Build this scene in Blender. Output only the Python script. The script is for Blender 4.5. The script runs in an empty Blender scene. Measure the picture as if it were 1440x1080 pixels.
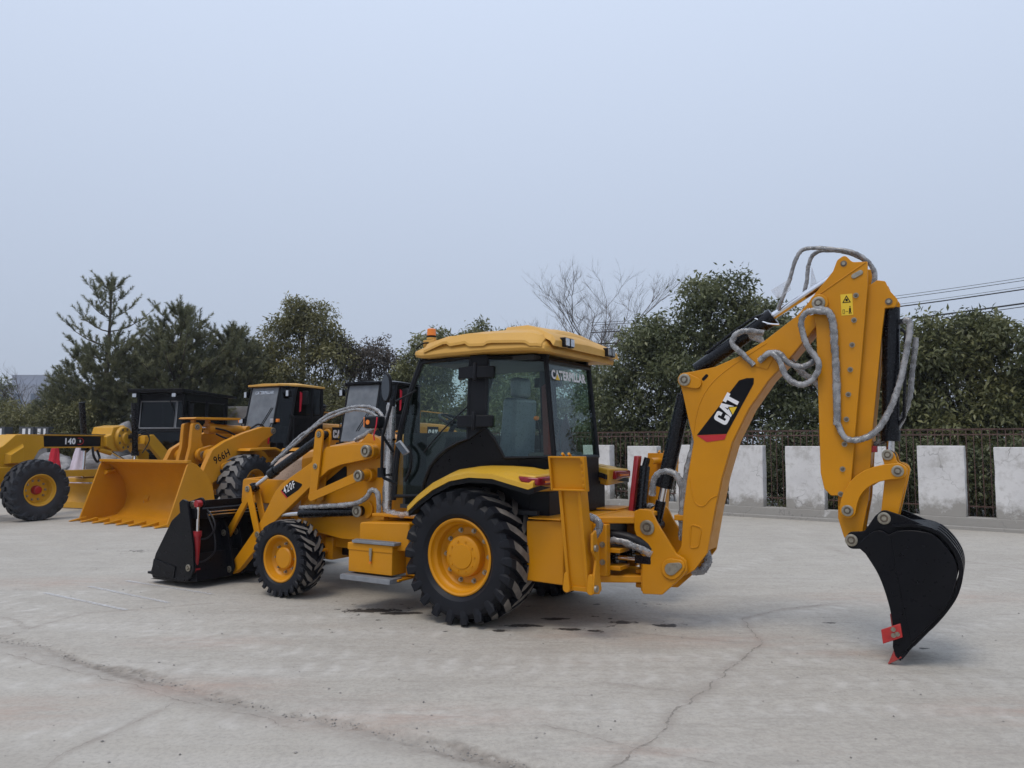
import bpy, bmesh, math, random
import numpy as np
from mathutils import Vector, Matrix

# ------------------------------------------------------------------ scene, camera, sky, sun, exposure
SC = bpy.context.scene
COL = SC.collection
R = math.radians
cam_data = bpy.data.cameras.new('camera')
cam_data.sensor_width = 36.0
cam_data.lens = 27.0
cam_data.clip_start = 0.05
cam_data.clip_end = 2000.0
cam = bpy.data.objects.new('camera', cam_data)
COL.objects.link(cam)
cam.location = (0.0, 0.0, 1.7)
cam.rotation_euler = (R(90.0 + 4.342), 0.0, 0.0)
SC.camera = cam

SUN_EL, SUN_AZ = 62.0, 215.0          # elevation, compass-like azimuth (0 = +Y, clockwise)
world = bpy.data.worlds.new('World')
SC.world = world
world.use_nodes = True
wn = world.node_tree.nodes
wl = world.node_tree.links
wn.clear()
w_out = wn.new('ShaderNodeOutputWorld')
w_bg = wn.new('ShaderNodeBackground')
w_sky = wn.new('ShaderNodeTexSky')
w_sky.sky_type = 'NISHITA'
w_sky.sun_disc = False
w_sky.sun_elevation = R(SUN_EL)
w_sky.sun_rotation = R(SUN_AZ)
w_sky.dust_density = 4.0
w_sky.air_density = 1.0
w_mix = wn.new('ShaderNodeMix')
w_mix.data_type = 'RGBA'
w_mix.inputs[0].default_value = 0.9   # overcast veil over the clear sky
# overcast veil: brighter towards the zenith, all the way round
w_tc = wn.new('ShaderNodeTexCoord')
w_sep = wn.new('ShaderNodeSeparateXYZ')
wl.new(w_tc.outputs['Generated'], w_sep.inputs[0])
w_up = wn.new('ShaderNodeMapRange')
w_up.inputs['From Min'].default_value = 0.0
w_up.inputs['From Max'].default_value = 1.0
w_up.inputs['To Min'].default_value = 1.0
w_up.inputs['To Max'].default_value = 2.1
wl.new(w_sep.outputs[2], w_up.inputs[0])
w_col = wn.new('ShaderNodeVectorMath')
w_col.operation = 'SCALE'
w_col.inputs[0].default_value = (4.48, 5.12, 6.30)
wl.new(w_up.outputs[0], w_col.inputs['Scale'])
wl.new(w_col.outputs[0], w_mix.inputs[7])
wl.new(w_sky.outputs[0], w_mix.inputs[6])
wl.new(w_mix.outputs[2], w_bg.inputs[0])
w_bg.inputs[1].default_value = 0.1
wl.new(w_bg.outputs[0], w_out.inputs[0])

sun_d = bpy.data.lights.new('sun', 'SUN')
sun_d.energy = 1.4
sun_d.angle = R(25.0)
sun_d.color = (1.0, 0.91, 0.78)
sun = bpy.data.objects.new('sun', sun_d)
COL.objects.link(sun)
_az, _el = R(SUN_AZ), R(SUN_EL)
_dir = Vector((math.sin(_az) * math.cos(_el), math.cos(_az) * math.cos(_el), math.sin(_el)))
sun.rotation_euler = _dir.to_track_quat('Z', 'Y').to_euler()

SC.view_settings.view_transform = 'Standard'
SC.view_settings.look = 'None'
SC.view_settings.exposure = 0.0
SC.view_settings.gamma = 1.0
SC.view_settings.use_curve_mapping = False
SC.cycles.use_denoising = True
SC.cycles.max_bounces = 8
SC.cycles.transparent_max_bounces = 16

random.seed(7)
RNG = np.random.default_rng(11)

# ------------------------------------------------------------------ materials
MATS = {}

def new_mat(name):
    m = bpy.data.materials.new(name)
    m.use_nodes = True
    nt = m.node_tree
    b = nt.nodes['Principled BSDF']
    MATS[name] = m
    return m, nt, b

def ramp(nt, fac, stops):
    r = nt.nodes.new('ShaderNodeValToRGB')
    el = r.color_ramp.elements
    while len(el) < len(stops):
        el.new(0.5)
    for e, (p, c) in zip(el, stops):
        e.position = p
        e.color = (c[0], c[1], c[2], 1.0) if hasattr(c, '__len__') else (c, c, c, 1.0)
    nt.links.new(fac, r.inputs[0])
    return r.outputs[0]

def noise(nt, scale, detail=4.0, rough=0.55, coord='Object', vec=None, stretch=None):
    n = nt.nodes.new('ShaderNodeTexNoise')
    n.inputs['Scale'].default_value = scale
    n.inputs['Detail'].default_value = detail
    n.inputs['Roughness'].default_value = rough
    if vec is None:
        tc = nt.nodes.new('ShaderNodeTexCoord')
        vec = tc.outputs[coord]
    if stretch:
        mp = nt.nodes.new('ShaderNodeMapping')
        mp.inputs['Scale'].default_value = stretch
        nt.links.new(vec, mp.inputs[0])
        vec = mp.outputs[0]
    nt.links.new(vec, n.inputs['Vector'])
    return n.outputs['Fac']

def mixc(nt, fac, a, b, mode='MIX'):
    m = nt.nodes.new('ShaderNodeMix')
    m.data_type = 'RGBA'
    m.blend_type = mode
    for sock, val in ((m.inputs[0], fac), (m.inputs[6], a), (m.inputs[7], b)):
        if hasattr(val, 'is_linked'):
            nt.links.new(val, sock)
        elif hasattr(val, '__len__'):
            sock.default_value = (val[0], val[1], val[2], 1.0)
        elif sock is m.inputs[0] or sock == m.inputs[0]:
            sock.default_value = val
        else:
            sock.default_value = (val, val, val, 1.0)
    return m.outputs[2]

def math_n(nt, op, a, b=None, clamp=False):
    m = nt.nodes.new('ShaderNodeMath')
    m.operation = op
    m.use_clamp = clamp
    for i, val in enumerate((a, b)):
        if val is None:
            continue
        if hasattr(val, 'is_linked'):
            nt.links.new(val, m.inputs[i])
        else:
            m.inputs[i].default_value = val
    return m.outputs[0]

def bump(nt, b, h, strength=0.2, dist=0.01):
    n = nt.nodes.new('ShaderNodeBump')
    n.inputs['Strength'].default_value = strength
    n.inputs['Distance'].default_value = dist
    nt.links.new(h, n.inputs['Height'])
    nt.links.new(n.outputs[0], b.inputs['Normal'])

def simple(name, col, rough=0.5, metal=0.0, var=0.12, scale=6.0, coat=0.0, bmp=0.0, dust=0.0, dustcol=(0.32, 0.28, 0.24), spec=0.5):
    """painted / rubber / metal surface with uneven colour, gloss and a film of dust"""
    m, nt, b = new_mat(name)
    n1 = noise(nt, scale, 5.0)
    n2 = noise(nt, scale * 9.0, 3.0)
    dark = tuple(c * (1.0 - var) for c in col)
    lite = tuple(min(1.0, c * (1.0 + var)) for c in col)
    c = mixc(nt, ramp(nt, n1, [(0.3, 0.0), (0.7, 1.0)]), dark, lite)
    if dust > 0:
        d = ramp(nt, noise(nt, scale * 0.6, 8.0, 0.7), [(0.45, 0.0), (0.75, dust)])
        c = mixc(nt, d, c, dustcol)
    nt.links.new(c, b.inputs['Base Color'])
    rr = ramp(nt, n2, [(0.25, max(0.02, rough - 0.08)), (0.75, min(1.0, rough + 0.1))])
    nt.links.new(rr, b.inputs['Roughness'])
    b.inputs['Metallic'].default_value = metal
    b.inputs['Specular IOR Level'].default_value = spec
    if coat:
        b.inputs['Coat Weight'].default_value = coat
        b.inputs['Coat Roughness'].default_value = 0.12
    if bmp:
        bump(nt, b, noise(nt, scale * 14.0, 3.0), bmp, 0.004)
    return m

simple('yellow_paint', (0.53, 0.218, 0.0030), 0.36, var=0.08, scale=2.0, bmp=0.05, dust=0.04, spec=0.28)
simple('yellow_loader', (0.50, 0.212, 0.008), 0.38, var=0.09, scale=1.6, bmp=0.03, dust=0.04, spec=0.28)
simple('yellow_grader', (0.52, 0.265, 0.010), 0.40, var=0.09, scale=1.6, bmp=0.03, dust=0.08, spec=0.35)
simple('yellow_fender', (0.52, 0.295, 0.022), 0.36, var=0.03, scale=1.0, spec=0.4)
simple('roof_plastic', (0.56, 0.312, 0.065), 0.5, var=0.05, scale=2.0, dust=0.06, spec=0.3)
simple('black_paint', (0.0035, 0.0038, 0.006), 0.32, var=0.2, scale=3.0, bmp=0.03, dust=0.012, spec=0.16)
simple('black_plastic', (0.006, 0.0065, 0.009), 0.42, var=0.2, scale=4.0, spec=0.2)
simple('black_cylinder', (0.004, 0.0045, 0.007), 0.26, var=0.2, scale=3.0, spec=0.3)
simple('decal_black', (0.004, 0.004, 0.006), 0.45, var=0.1, spec=0.15)
simple('decal_white', (0.72, 0.72, 0.74), 0.5, var=0.04)
simple('decal_red', (0.45, 0.015, 0.02), 0.45, var=0.06)
simple('decal_yellow', (0.72, 0.48, 0.02), 0.45, var=0.04)
simple('red_paint', (0.30, 0.008, 0.014), 0.35, var=0.1, coat=0.2)
simple('tooth_red', (0.40, 0.02, 0.018), 0.55, var=0.25, scale=12.0, dust=0.25)
simple('rubber', (0.007, 0.008, 0.012), 0.5, var=0.25, scale=3.0, bmp=0.06, dust=0.04, dustcol=(0.12, 0.11, 0.10), spec=0.22)
simple('rubber_dusty', (0.17, 0.155, 0.138), 0.85, var=0.3, scale=9.0, dust=0.75, dustcol=(0.03, 0.03, 0.034))
simple('loader_tread', (0.16, 0.155, 0.15), 0.85, var=0.15, scale=5.0, dust=0.12, dustcol=(0.08, 0.08, 0.08))
simple('amber_lens', (0.62, 0.17, 0.01), 0.25, var=0.1, spec=0.4)
simple('zinc_dark', (0.16, 0.13, 0.10), 0.5, 0.8, var=0.3, scale=30.0)
simple('rubber_grey', (0.020, 0.022, 0.028), 0.6, var=0.2, scale=3.0, dust=0.12, dustcol=(0.12, 0.115, 0.11), spec=0.3)
simple('chrome', (0.75, 0.75, 0.77), 0.16, 1.0, var=0.05)
simple('zinc', (0.34, 0.31, 0.25), 0.45, 0.9, var=0.25, scale=30.0)
simple('step_grey', (0.22, 0.23, 0.25), 0.55, 0.3, var=0.15, scale=10.0)
simple('hose_rubber', (0.008, 0.008, 0.011), 0.45, var=0.2, spec=0.25)
simple('iron_rust', (0.075, 0.042, 0.034), 0.8, var=0.45, scale=14.0)
simple('seat_film', (0.19, 0.22, 0.27), 0.30, var=0.15, scale=5.0, coat=0.3)
simple('trim_brown', (0.05, 0.014, 0.012), 0.6, var=0.2)
simple('cab_lining', (0.03, 0.032, 0.036), 0.7, var=0.2)
simple('orange_plastic', (0.75, 0.20, 0.01), 0.35, var=0.08, coat=0.3)
simple('white_plastic', (0.6, 0.6, 0.62), 0.4, var=0.06)
simple('lamp_glass', (0.55, 0.57, 0.6), 0.12, 0.7, var=0.2, scale=40.0)
simple('red_lens', (0.20, 0.004, 0.012), 0.12, var=0.3, scale=30.0, spec=0.4)
simple('bark', (0.075, 0.062, 0.052), 0.9, var=0.35, scale=8.0, bmp=0.5)
simple('twig', (0.085, 0.068, 0.06), 0.9, var=0.25, scale=8.0)
simple('shed_roof', (0.38, 0.42, 0.45), 0.6, var=0.1)
simple('shed_wall', (0.06, 0.065, 0.075), 0.8, var=0.2)
simple('haze_blue_wall', (0.30, 0.33, 0.40), 0.9, var=0.08, scale=0.3)  # blue-grey tint puts the distance haze into the wall colour
simple('far_window', (0.12, 0.15, 0.2), 0.5, var=0.1)
simple('grey_post', (0.16, 0.155, 0.155), 0.9, var=0.25, scale=4.0)
simple('flag_red', (0.45, 0.012, 0.03), 0.85, var=0.12, scale=5.0)
simple('flag_white', (0.62, 0.56, 0.66), 0.85, var=0.1, scale=5.0)
simple('wire_black', (0.02, 0.02, 0.024), 0.6, var=0.1)
simple('soil', (0.085, 0.075, 0.06), 0.95, var=0.4, scale=1.3, bmp=0.6)
simple('pebble', (0.23, 0.215, 0.2), 0.9, var=0.5, scale=20.0)
simple('ribbon_red', (0.55, 0.01, 0.03), 0.6, var=0.1)

def glass_mat(name, tint, gloss_rough=0.02, fres=1.45, film=0.0):
    m, nt, b = new_mat(name)
    nt.nodes.remove(b)
    out = nt.nodes['Material Output']
    tr = nt.nodes.new('ShaderNodeBsdfTransparent')
    tr.inputs[0].default_value = (tint[0], tint[1], tint[2], 1)
    gl = nt.nodes.new('ShaderNodeBsdfGlossy')
    gl.inputs['Roughness'].default_value = gloss_rough
    gl.inputs[0].default_value = (0.9, 0.95, 1.0, 1)
    lw = nt.nodes.new('ShaderNodeLayerWeight')
    lw.inputs[0].default_value = 0.5
    f0 = ((fres - 1) / (fres + 1)) ** 2
    p5 = math_n(nt, 'POWER', lw.outputs['Facing'], 5.0)
    fr = math_n(nt, 'ADD', math_n(nt, 'MULTIPLY', p5, 1.0 - f0), f0, True)
    mx = nt.nodes.new('ShaderNodeMixShader')
    nt.links.new(fr, mx.inputs[0])
    nt.links.new(tr.outputs[0], mx.inputs[1])
    nt.links.new(gl.outputs[0], mx.inputs[2])
    last = mx.outputs[0]
    if film > 0:
        df = nt.nodes.new('ShaderNodeBsdfDiffuse')
        df.inputs[0].default_value = (0.35, 0.38, 0.42, 1)
        mx2 = nt.nodes.new('ShaderNodeMixShader')
        f = ramp(nt, noise(nt, 3.0, 6.0), [(0.3, film * 0.5), (0.8, film)])
        nt.links.new(f, mx2.inputs[0])
        nt.links.new(last, mx2.inputs[1])
        nt.links.new(df.outputs[0], mx2.inputs[2])
        last = mx2.outputs[0]
    nt.links.new(last, out.inputs[0])
    return m

glass_mat('cab_glass', (0.84, 0.91, 0.88), 0.0, 1.34, 0.0)
glass_mat('dark_glass', (0.22, 0.25, 0.28), 0.03, 1.35, 0.0)
glass_mat('grey_glass', (0.25, 0.28, 0.32), 0.06, 1.6, 0.55)
glass_mat('mirror_glass', (0.06, 0.07, 0.08), 0.02, 2.1)

def wrap_mat():
    m, nt, b = new_mat('clear_wrap')
    nt.nodes.remove(b)
    out = nt.nodes['Material Output']
    tr = nt.nodes.new('ShaderNodeBsdfTransparent')
    tr.inputs[0].default_value = (0.92, 0.93, 0.95, 1)
    gl = nt.nodes.new('ShaderNodeBsdfGlossy')
    gl.inputs['Roughness'].default_value = 0.14
    df = nt.nodes.new('ShaderNodeBsdfDiffuse')
    df.inputs[0].default_value = (0.78, 0.78, 0.80, 1)
    tl = nt.nodes.new('ShaderNodeBsdfTranslucent')
    tl.inputs[0].default_value = (0.6, 0.6, 0.64, 1)
    a1 = nt.nodes.new('ShaderNodeAddShader')
    nt.links.new(df.outputs[0], a1.inputs[0])
    nt.links.new(tl.outputs[0], a1.inputs[1])
    n = noise(nt, 16.0, 3.0, 0.5)
    m1 = nt.nodes.new('ShaderNodeMixShader')
    nt.links.new(ramp(nt, n, [(0.38, 0.20), (0.66, 0.40)]), m1.inputs[0])
    nt.links.new(tr.outputs[0], m1.inputs[1])
    nt.links.new(df.outputs[0], m1.inputs[2])
    fr = nt.nodes.new('ShaderNodeLayerWeight')
    fr.inputs[0].default_value = 0.35
    m2 = nt.nodes.new('ShaderNodeMixShader')
    nt.links.new(fr.outputs['Fresnel'], m2.inputs[0])
    nt.links.new(m1.outputs[0], m2.inputs[1])
    nt.links.new(gl.outputs[0], m2.inputs[2])
    bp = nt.nodes.new('ShaderNodeBump')
    bp.inputs['Strength'].default_value = 0.5
    bp.inputs['Distance'].default_value = 0.02
    nt.links.new(noise(nt, 22.0, 2.0, 0.5), bp.inputs['Height'])
    nt.links.new(bp.outputs[0], gl.inputs['Normal'])
    nt.links.new(bp.outputs[0], df.inputs['Normal'])
    nt.links.new(m2.outputs[0], out.inputs[0])
wrap_mat()

def grille_mat():
    m, nt, b = new_mat('dusty_grille')
    v = nt.nodes.new('ShaderNodeTexVoronoi')
    v.inputs['Scale'].default_value = 55.0
    tc = nt.nodes.new('ShaderNodeTexCoord')
    nt.links.new(tc.outputs['Object'], v.inputs['Vector'])
    c1 = ramp(nt, v.outputs['Distance'], [(0.12, (0.20, 0.14, 0.10)), (0.4, (0.42, 0.31, 0.235))])
    c2 = mixc(nt, ramp(nt, noise(nt, 7.0, 6.0), [(0.35, 0.0), (0.7, 0.6)]), c1, (0.46, 0.35, 0.27))
    nt.links.new(c2, b.inputs['Base Color'])
    b.inputs['Roughness'].default_value = 0.75
    bump(nt, b, v.outputs['Distance'], 0.4, 0.004)
grille_mat()

def leaf_mat(name, c_dark, c_mid, c_lite, rough=0.5, trans=0.25):
    m, nt, b = new_mat(name)
    at = nt.nodes.new('ShaderNodeAttribute')
    at.attribute_name = 'tone'
    c = ramp(nt, at.outputs['Fac'], [(0.0, c_dark), (0.5, c_mid), (1.0, c_lite)])
    nt.links.new(c, b.inputs['Base Color'])
    b.inputs['Roughness'].default_value = rough
    b.inputs['Specular IOR Level'].default_value = 0.4
    out = nt.nodes['Material Output']
    tl = nt.nodes.new('ShaderNodeBsdfTranslucent')
    nt.links.new(c, tl.inputs[0])
    mx = nt.nodes.new('ShaderNodeMixShader')
    mx.inputs[0].default_value = trans
    nt.links.new(b.outputs[0], mx.inputs[1])
    nt.links.new(tl.outputs[0], mx.inputs[2])
    nt.links.new(mx.outputs[0], out.inputs[0])

leaf_mat('leaf_evergreen', (0.042, 0.055, 0.026), (0.135, 0.152, 0.073), (0.30, 0.305, 0.16), 0.42, 0.35)
leaf_mat('leaf_olive', (0.06, 0.062, 0.026), (0.14, 0.138, 0.058), (0.26, 0.245, 0.11), 0.5, 0.32)
leaf_mat('leaf_green', (0.05, 0.06, 0.026), (0.14, 0.15, 0.066), (0.29, 0.285, 0.13), 0.45, 0.35)
leaf_mat('leaf_brown', (0.045, 0.038, 0.032), (0.09, 0.075, 0.062), (0.15, 0.125, 0.10), 0.7)
leaf_mat('needle', (0.075, 0.088, 0.055), (0.17, 0.178, 0.10), (0.28, 0.275, 0.15), 0.65, 0.38)

def wall_mat():
    m, nt, b = new_mat('whitewash')
    n1 = noise(nt, 1.6, 6.0, 0.65)
    n2 = noise(nt, 7.0, 8.0, 0.7)
    c = mixc(nt, ramp(nt, n1, [(0.3, 0.0), (0.75, 1.0)]), (0.56, 0.55, 0.55), (0.68, 0.67, 0.665))
    c = mixc(nt, ramp(nt, n2, [(0.50, 0.0), (0.70, 0.6)]), c, (0.40, 0.385, 0.365))
    # peeling stains rising from the base
    tc = nt.nodes.new('ShaderNodeTexCoord')
    sep = nt.nodes.new('ShaderNodeSeparateXYZ')
    nt.links.new(tc.outputs['Object'], sep.inputs[0])
    low = math_n(nt, 'SUBTRACT', 1.10, sep.outputs[2])
    st = math_n(nt, 'MULTIPLY', low, noise(nt, 2.6, 7.0, 0.7), True)
    c = mixc(nt, ramp(nt, st, [(0.25, 0.0), (0.36, 0.85)]), c, (0.25, 0.235, 0.21))
    hi = math_n(nt, 'MULTIPLY', math_n(nt, 'GREATER_THAN', sep.outputs[2], 1.2), noise(nt, 3.4, 6.0, 0.7))
    c = mixc(nt, ramp(nt, hi, [(0.50, 0.0), (0.62, 0.6)]), c, (0.38, 0.365, 0.345))
    # hairline cracks
    vo = nt.nodes.new('ShaderNodeTexVoronoi')
    vo.feature = 'DISTANCE_TO_EDGE'
    vo.inputs['Scale'].default_value = 1.5
    wob = nt.nodes.new('ShaderNodeVectorMath')
    wob.operation = 'ADD'
    nz = nt.nodes.new('ShaderNodeTexNoise')
    nz.inputs['Scale'].default_value = 5.0
    nt.links.new(tc.outputs['Object'], nz.inputs['Vector'])
    nt.links.new(tc.outputs['Object'], wob.inputs[0])
    sc = nt.nodes.new('ShaderNodeVectorMath')
    sc.operation = 'SCALE'
    sc.inputs['Scale'].default_value = 0.35
    nt.links.new(nz.outputs['Color'], sc.inputs[0])
    nt.links.new(sc.outputs[0], wob.inputs[1])
    nt.links.new(wob.outputs[0], vo.inputs['Vector'])
    crack = ramp(nt, vo.outputs['Distance'], [(0.004, 0.7), (0.016, 0.0)])
    gate = math_n(nt, 'MULTIPLY', crack, ramp(nt, noise(nt, 1.1, 2.0), [(0.48, 0.0), (0.6, 1.0)]))
    c = mixc(nt, gate, c, (0.2, 0.19, 0.18))
    nt.links.new(c, b.inputs['Base Color'])
    b.inputs['Roughness'].default_value = 0.85
    bump(nt, b, n2, 0.4, 0.012)
wall_mat()

def rock_mat():
    m, nt, b = new_mat('rock')
    n1 = noise(nt, 1.2, 8.0, 0.7, stretch=(1, 1, 2.6))
    c = ramp(nt, n1, [(0.3, (0.08, 0.075, 0.075)), (0.5, (0.20, 0.195, 0.20)), (0.62, (0.36, 0.35, 0.35)), (0.75, (0.14, 0.135, 0.13))])
    nt.links.new(c, b.inputs['Base Color'])
    b.inputs['Roughness'].default_value = 0.9
    bump(nt, b, n1, 0.8, 0.05)
rock_mat()

def concrete_mat():
    m, nt, b = new_mat('concrete')
    def attr(n):
        a = nt.nodes.new('ShaderNodeAttribute')
        a.attribute_name = n
        return a.outputs['Fac']
    n_big = noise(nt, 0.35, 6.0, 0.6)
    n_mid = noise(nt, 2.2, 7.0, 0.65)
    n_fin = noise(nt, 30.0, 6.0, 0.7)
    n_str = noise(nt, 1.0, 7.0, 0.65, stretch=(0.7, 3.2, 1))
    c = mixc(nt, ramp(nt, n_big, [(0.3, 0.0), (0.7, 1.0)]), (0.37, 0.34, 0.295), (0.455, 0.424, 0.372))
    c = mixc(nt, ramp(nt, n_mid, [(0.35, 0.0), (0.75, 0.5)]), c, (0.305, 0.28, 0.248))
    c = mixc(nt, ramp(nt, n_str, [(0.48, 0.0), (0.72, 0.55)]), c, (0.475, 0.45, 0.41))
    c = mixc(nt, ramp(nt, n_fin, [(0.32, 0.48), (0.56, 0.0)]), c, (0.22, 0.205, 0.185))
    # rusty / reddish washes
    n_r = noise(nt, 0.8, 6.0, 0.7, stretch=(0.5, 1.6, 1))
    c = mixc(nt, ramp(nt, n_r, [(0.60, 0.0), (0.80, 0.28)]), c, (0.30, 0.19, 0.14))
    # pale tyre prints and dust
    tr = math_n(nt, 'MULTIPLY', attr('track'), ramp(nt, noise(nt, 5.0, 5.0, 0.6), [(0.35, 0.15), (0.62, 1.0)]), True)
    c = mixc(nt, tr, c, (0.50, 0.475, 0.435))
    # dry soil packed along the joint
    d = math_n(nt, 'ADD', attr('dirt'), math_n(nt, 'MULTIPLY', math_n(nt, 'SUBTRACT', noise(nt, 9.0, 8.0, 0.75), 0.5), 1.1))
    dm = ramp(nt, d, [(0.28, 0.0), (0.72, 0.92)])
    soil = mixc(nt, ramp(nt, noise(nt, 14.0, 6.0), [(0.35, 0.0), (0.65, 1.0)]), (0.13, 0.11, 0.09), (0.30, 0.265, 0.225))
    c = mixc(nt, dm, c, soil)
    # grey-brown bloom along the cracks, reddish rust wash
    c = mixc(nt, math_n(nt, 'MULTIPLY', attr('bloom'), ramp(nt, noise(nt, 6.0, 7.0, 0.7), [(0.32, 0.1), (0.62, 0.75)])), c, (0.255, 0.222, 0.192))
    c = mixc(nt, math_n(nt, 'MULTIPLY', attr('rust'), ramp(nt, noise(nt, 3.2, 7.0, 0.7, stretch=(0.6, 2.4, 1)), [(0.36, 0.0), (0.68, 0.6)])), c, (0.36, 0.235, 0.18))
    # worn scuffs: short directional scratches and grit
    n_sc = noise(nt, 3.0, 9.0, 0.8, stretch=(0.8, 5.0, 1))
    c = mixc(nt, math_n(nt, 'MULTIPLY', attr('worn'), ramp(nt, n_sc, [(0.50, 0.0), (0.66, 0.5)])), c, (0.25, 0.228, 0.20))
    n_m2 = noise(nt, 11.0, 9.0, 0.78)
    c = mixc(nt, math_n(nt, 'MULTIPLY', attr('worn'), ramp(nt, n_m2, [(0.50, 0.0), (0.64, 0.45)])), c, (0.265, 0.242, 0.215))
    c = mixc(nt, math_n(nt, 'MULTIPLY', attr('worn'), ramp(nt, n_m2, [(0.34, 0.3), (0.45, 0.0)])), c, (0.49, 0.465, 0.43))
    n_sp = noise(nt, 75.0, 3.0, 0.6)
    c = mixc(nt, ramp(nt, n_sp, [(0.64, 0.0), (0.72, 0.65)]), c, (0.14, 0.125, 0.11))
    # oil and water spots
    wv = math_n(nt, 'ADD', attr('wet'), math_n(nt, 'MULTIPLY', math_n(nt, 'SUBTRACT', noise(nt, 13.0, 7.0, 0.75, stretch=(1.0, 1.0, 1)), 0.5), 1.5))
    wm = ramp(nt, wv, [(0.52, 0.0), (0.58, 1.0)])
    c = mixc(nt, math_n(nt, 'MULTIPLY', wm, 0.93), c, (0.032, 0.026, 0.023))
    nt.links.new(c, b.inputs['Base Color'])
    rr = mixc(nt, wm, 0.82, 0.62)
    nt.links.new(rr, b.inputs['Roughness'])
    b.inputs['Specular IOR Level'].default_value = 0.35
    h = math_n(nt, 'ADD', math_n(nt, 'MULTIPLY', n_fin, 0.5), n_mid)
    bump(nt, b, h, 0.35, 0.012)
concrete_mat()

def line_mat():
    m, nt, b = new_mat('worn_line')
    nt.links.new(mixc(nt, 0.5, (0.62, 0.62, 0.64), (0.5, 0.5, 0.5)), b.inputs['Base Color'])
    b.inputs['Roughness'].default_value = 0.8
    a = ramp(nt, noise(nt, 18.0, 6.0, 0.75), [(0.34, 0.1), (0.62, 0.75)])
    nt.links.new(a, b.inputs['Alpha'])
line_mat()

def crack_mat():
    m, nt, b = new_mat('crack_fill')
    c = ramp(nt, noise(nt, 12.0, 5.0), [(0.3, (0.13, 0.112, 0.095)), (0.7, (0.26, 0.232, 0.20))])
    nt.links.new(c, b.inputs['Base Color'])
    b.inputs['Roughness'].default_value = 0.95
    nt.links.new(ramp(nt, noise(nt, 7.0, 6.0, 0.7), [(0.38, 0.0), (0.62, 0.5)]), b.inputs['Alpha'])
crack_mat()

# ------------------------------------------------------------------ mesh helpers
def vec(p):
    return Vector(p)

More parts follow.
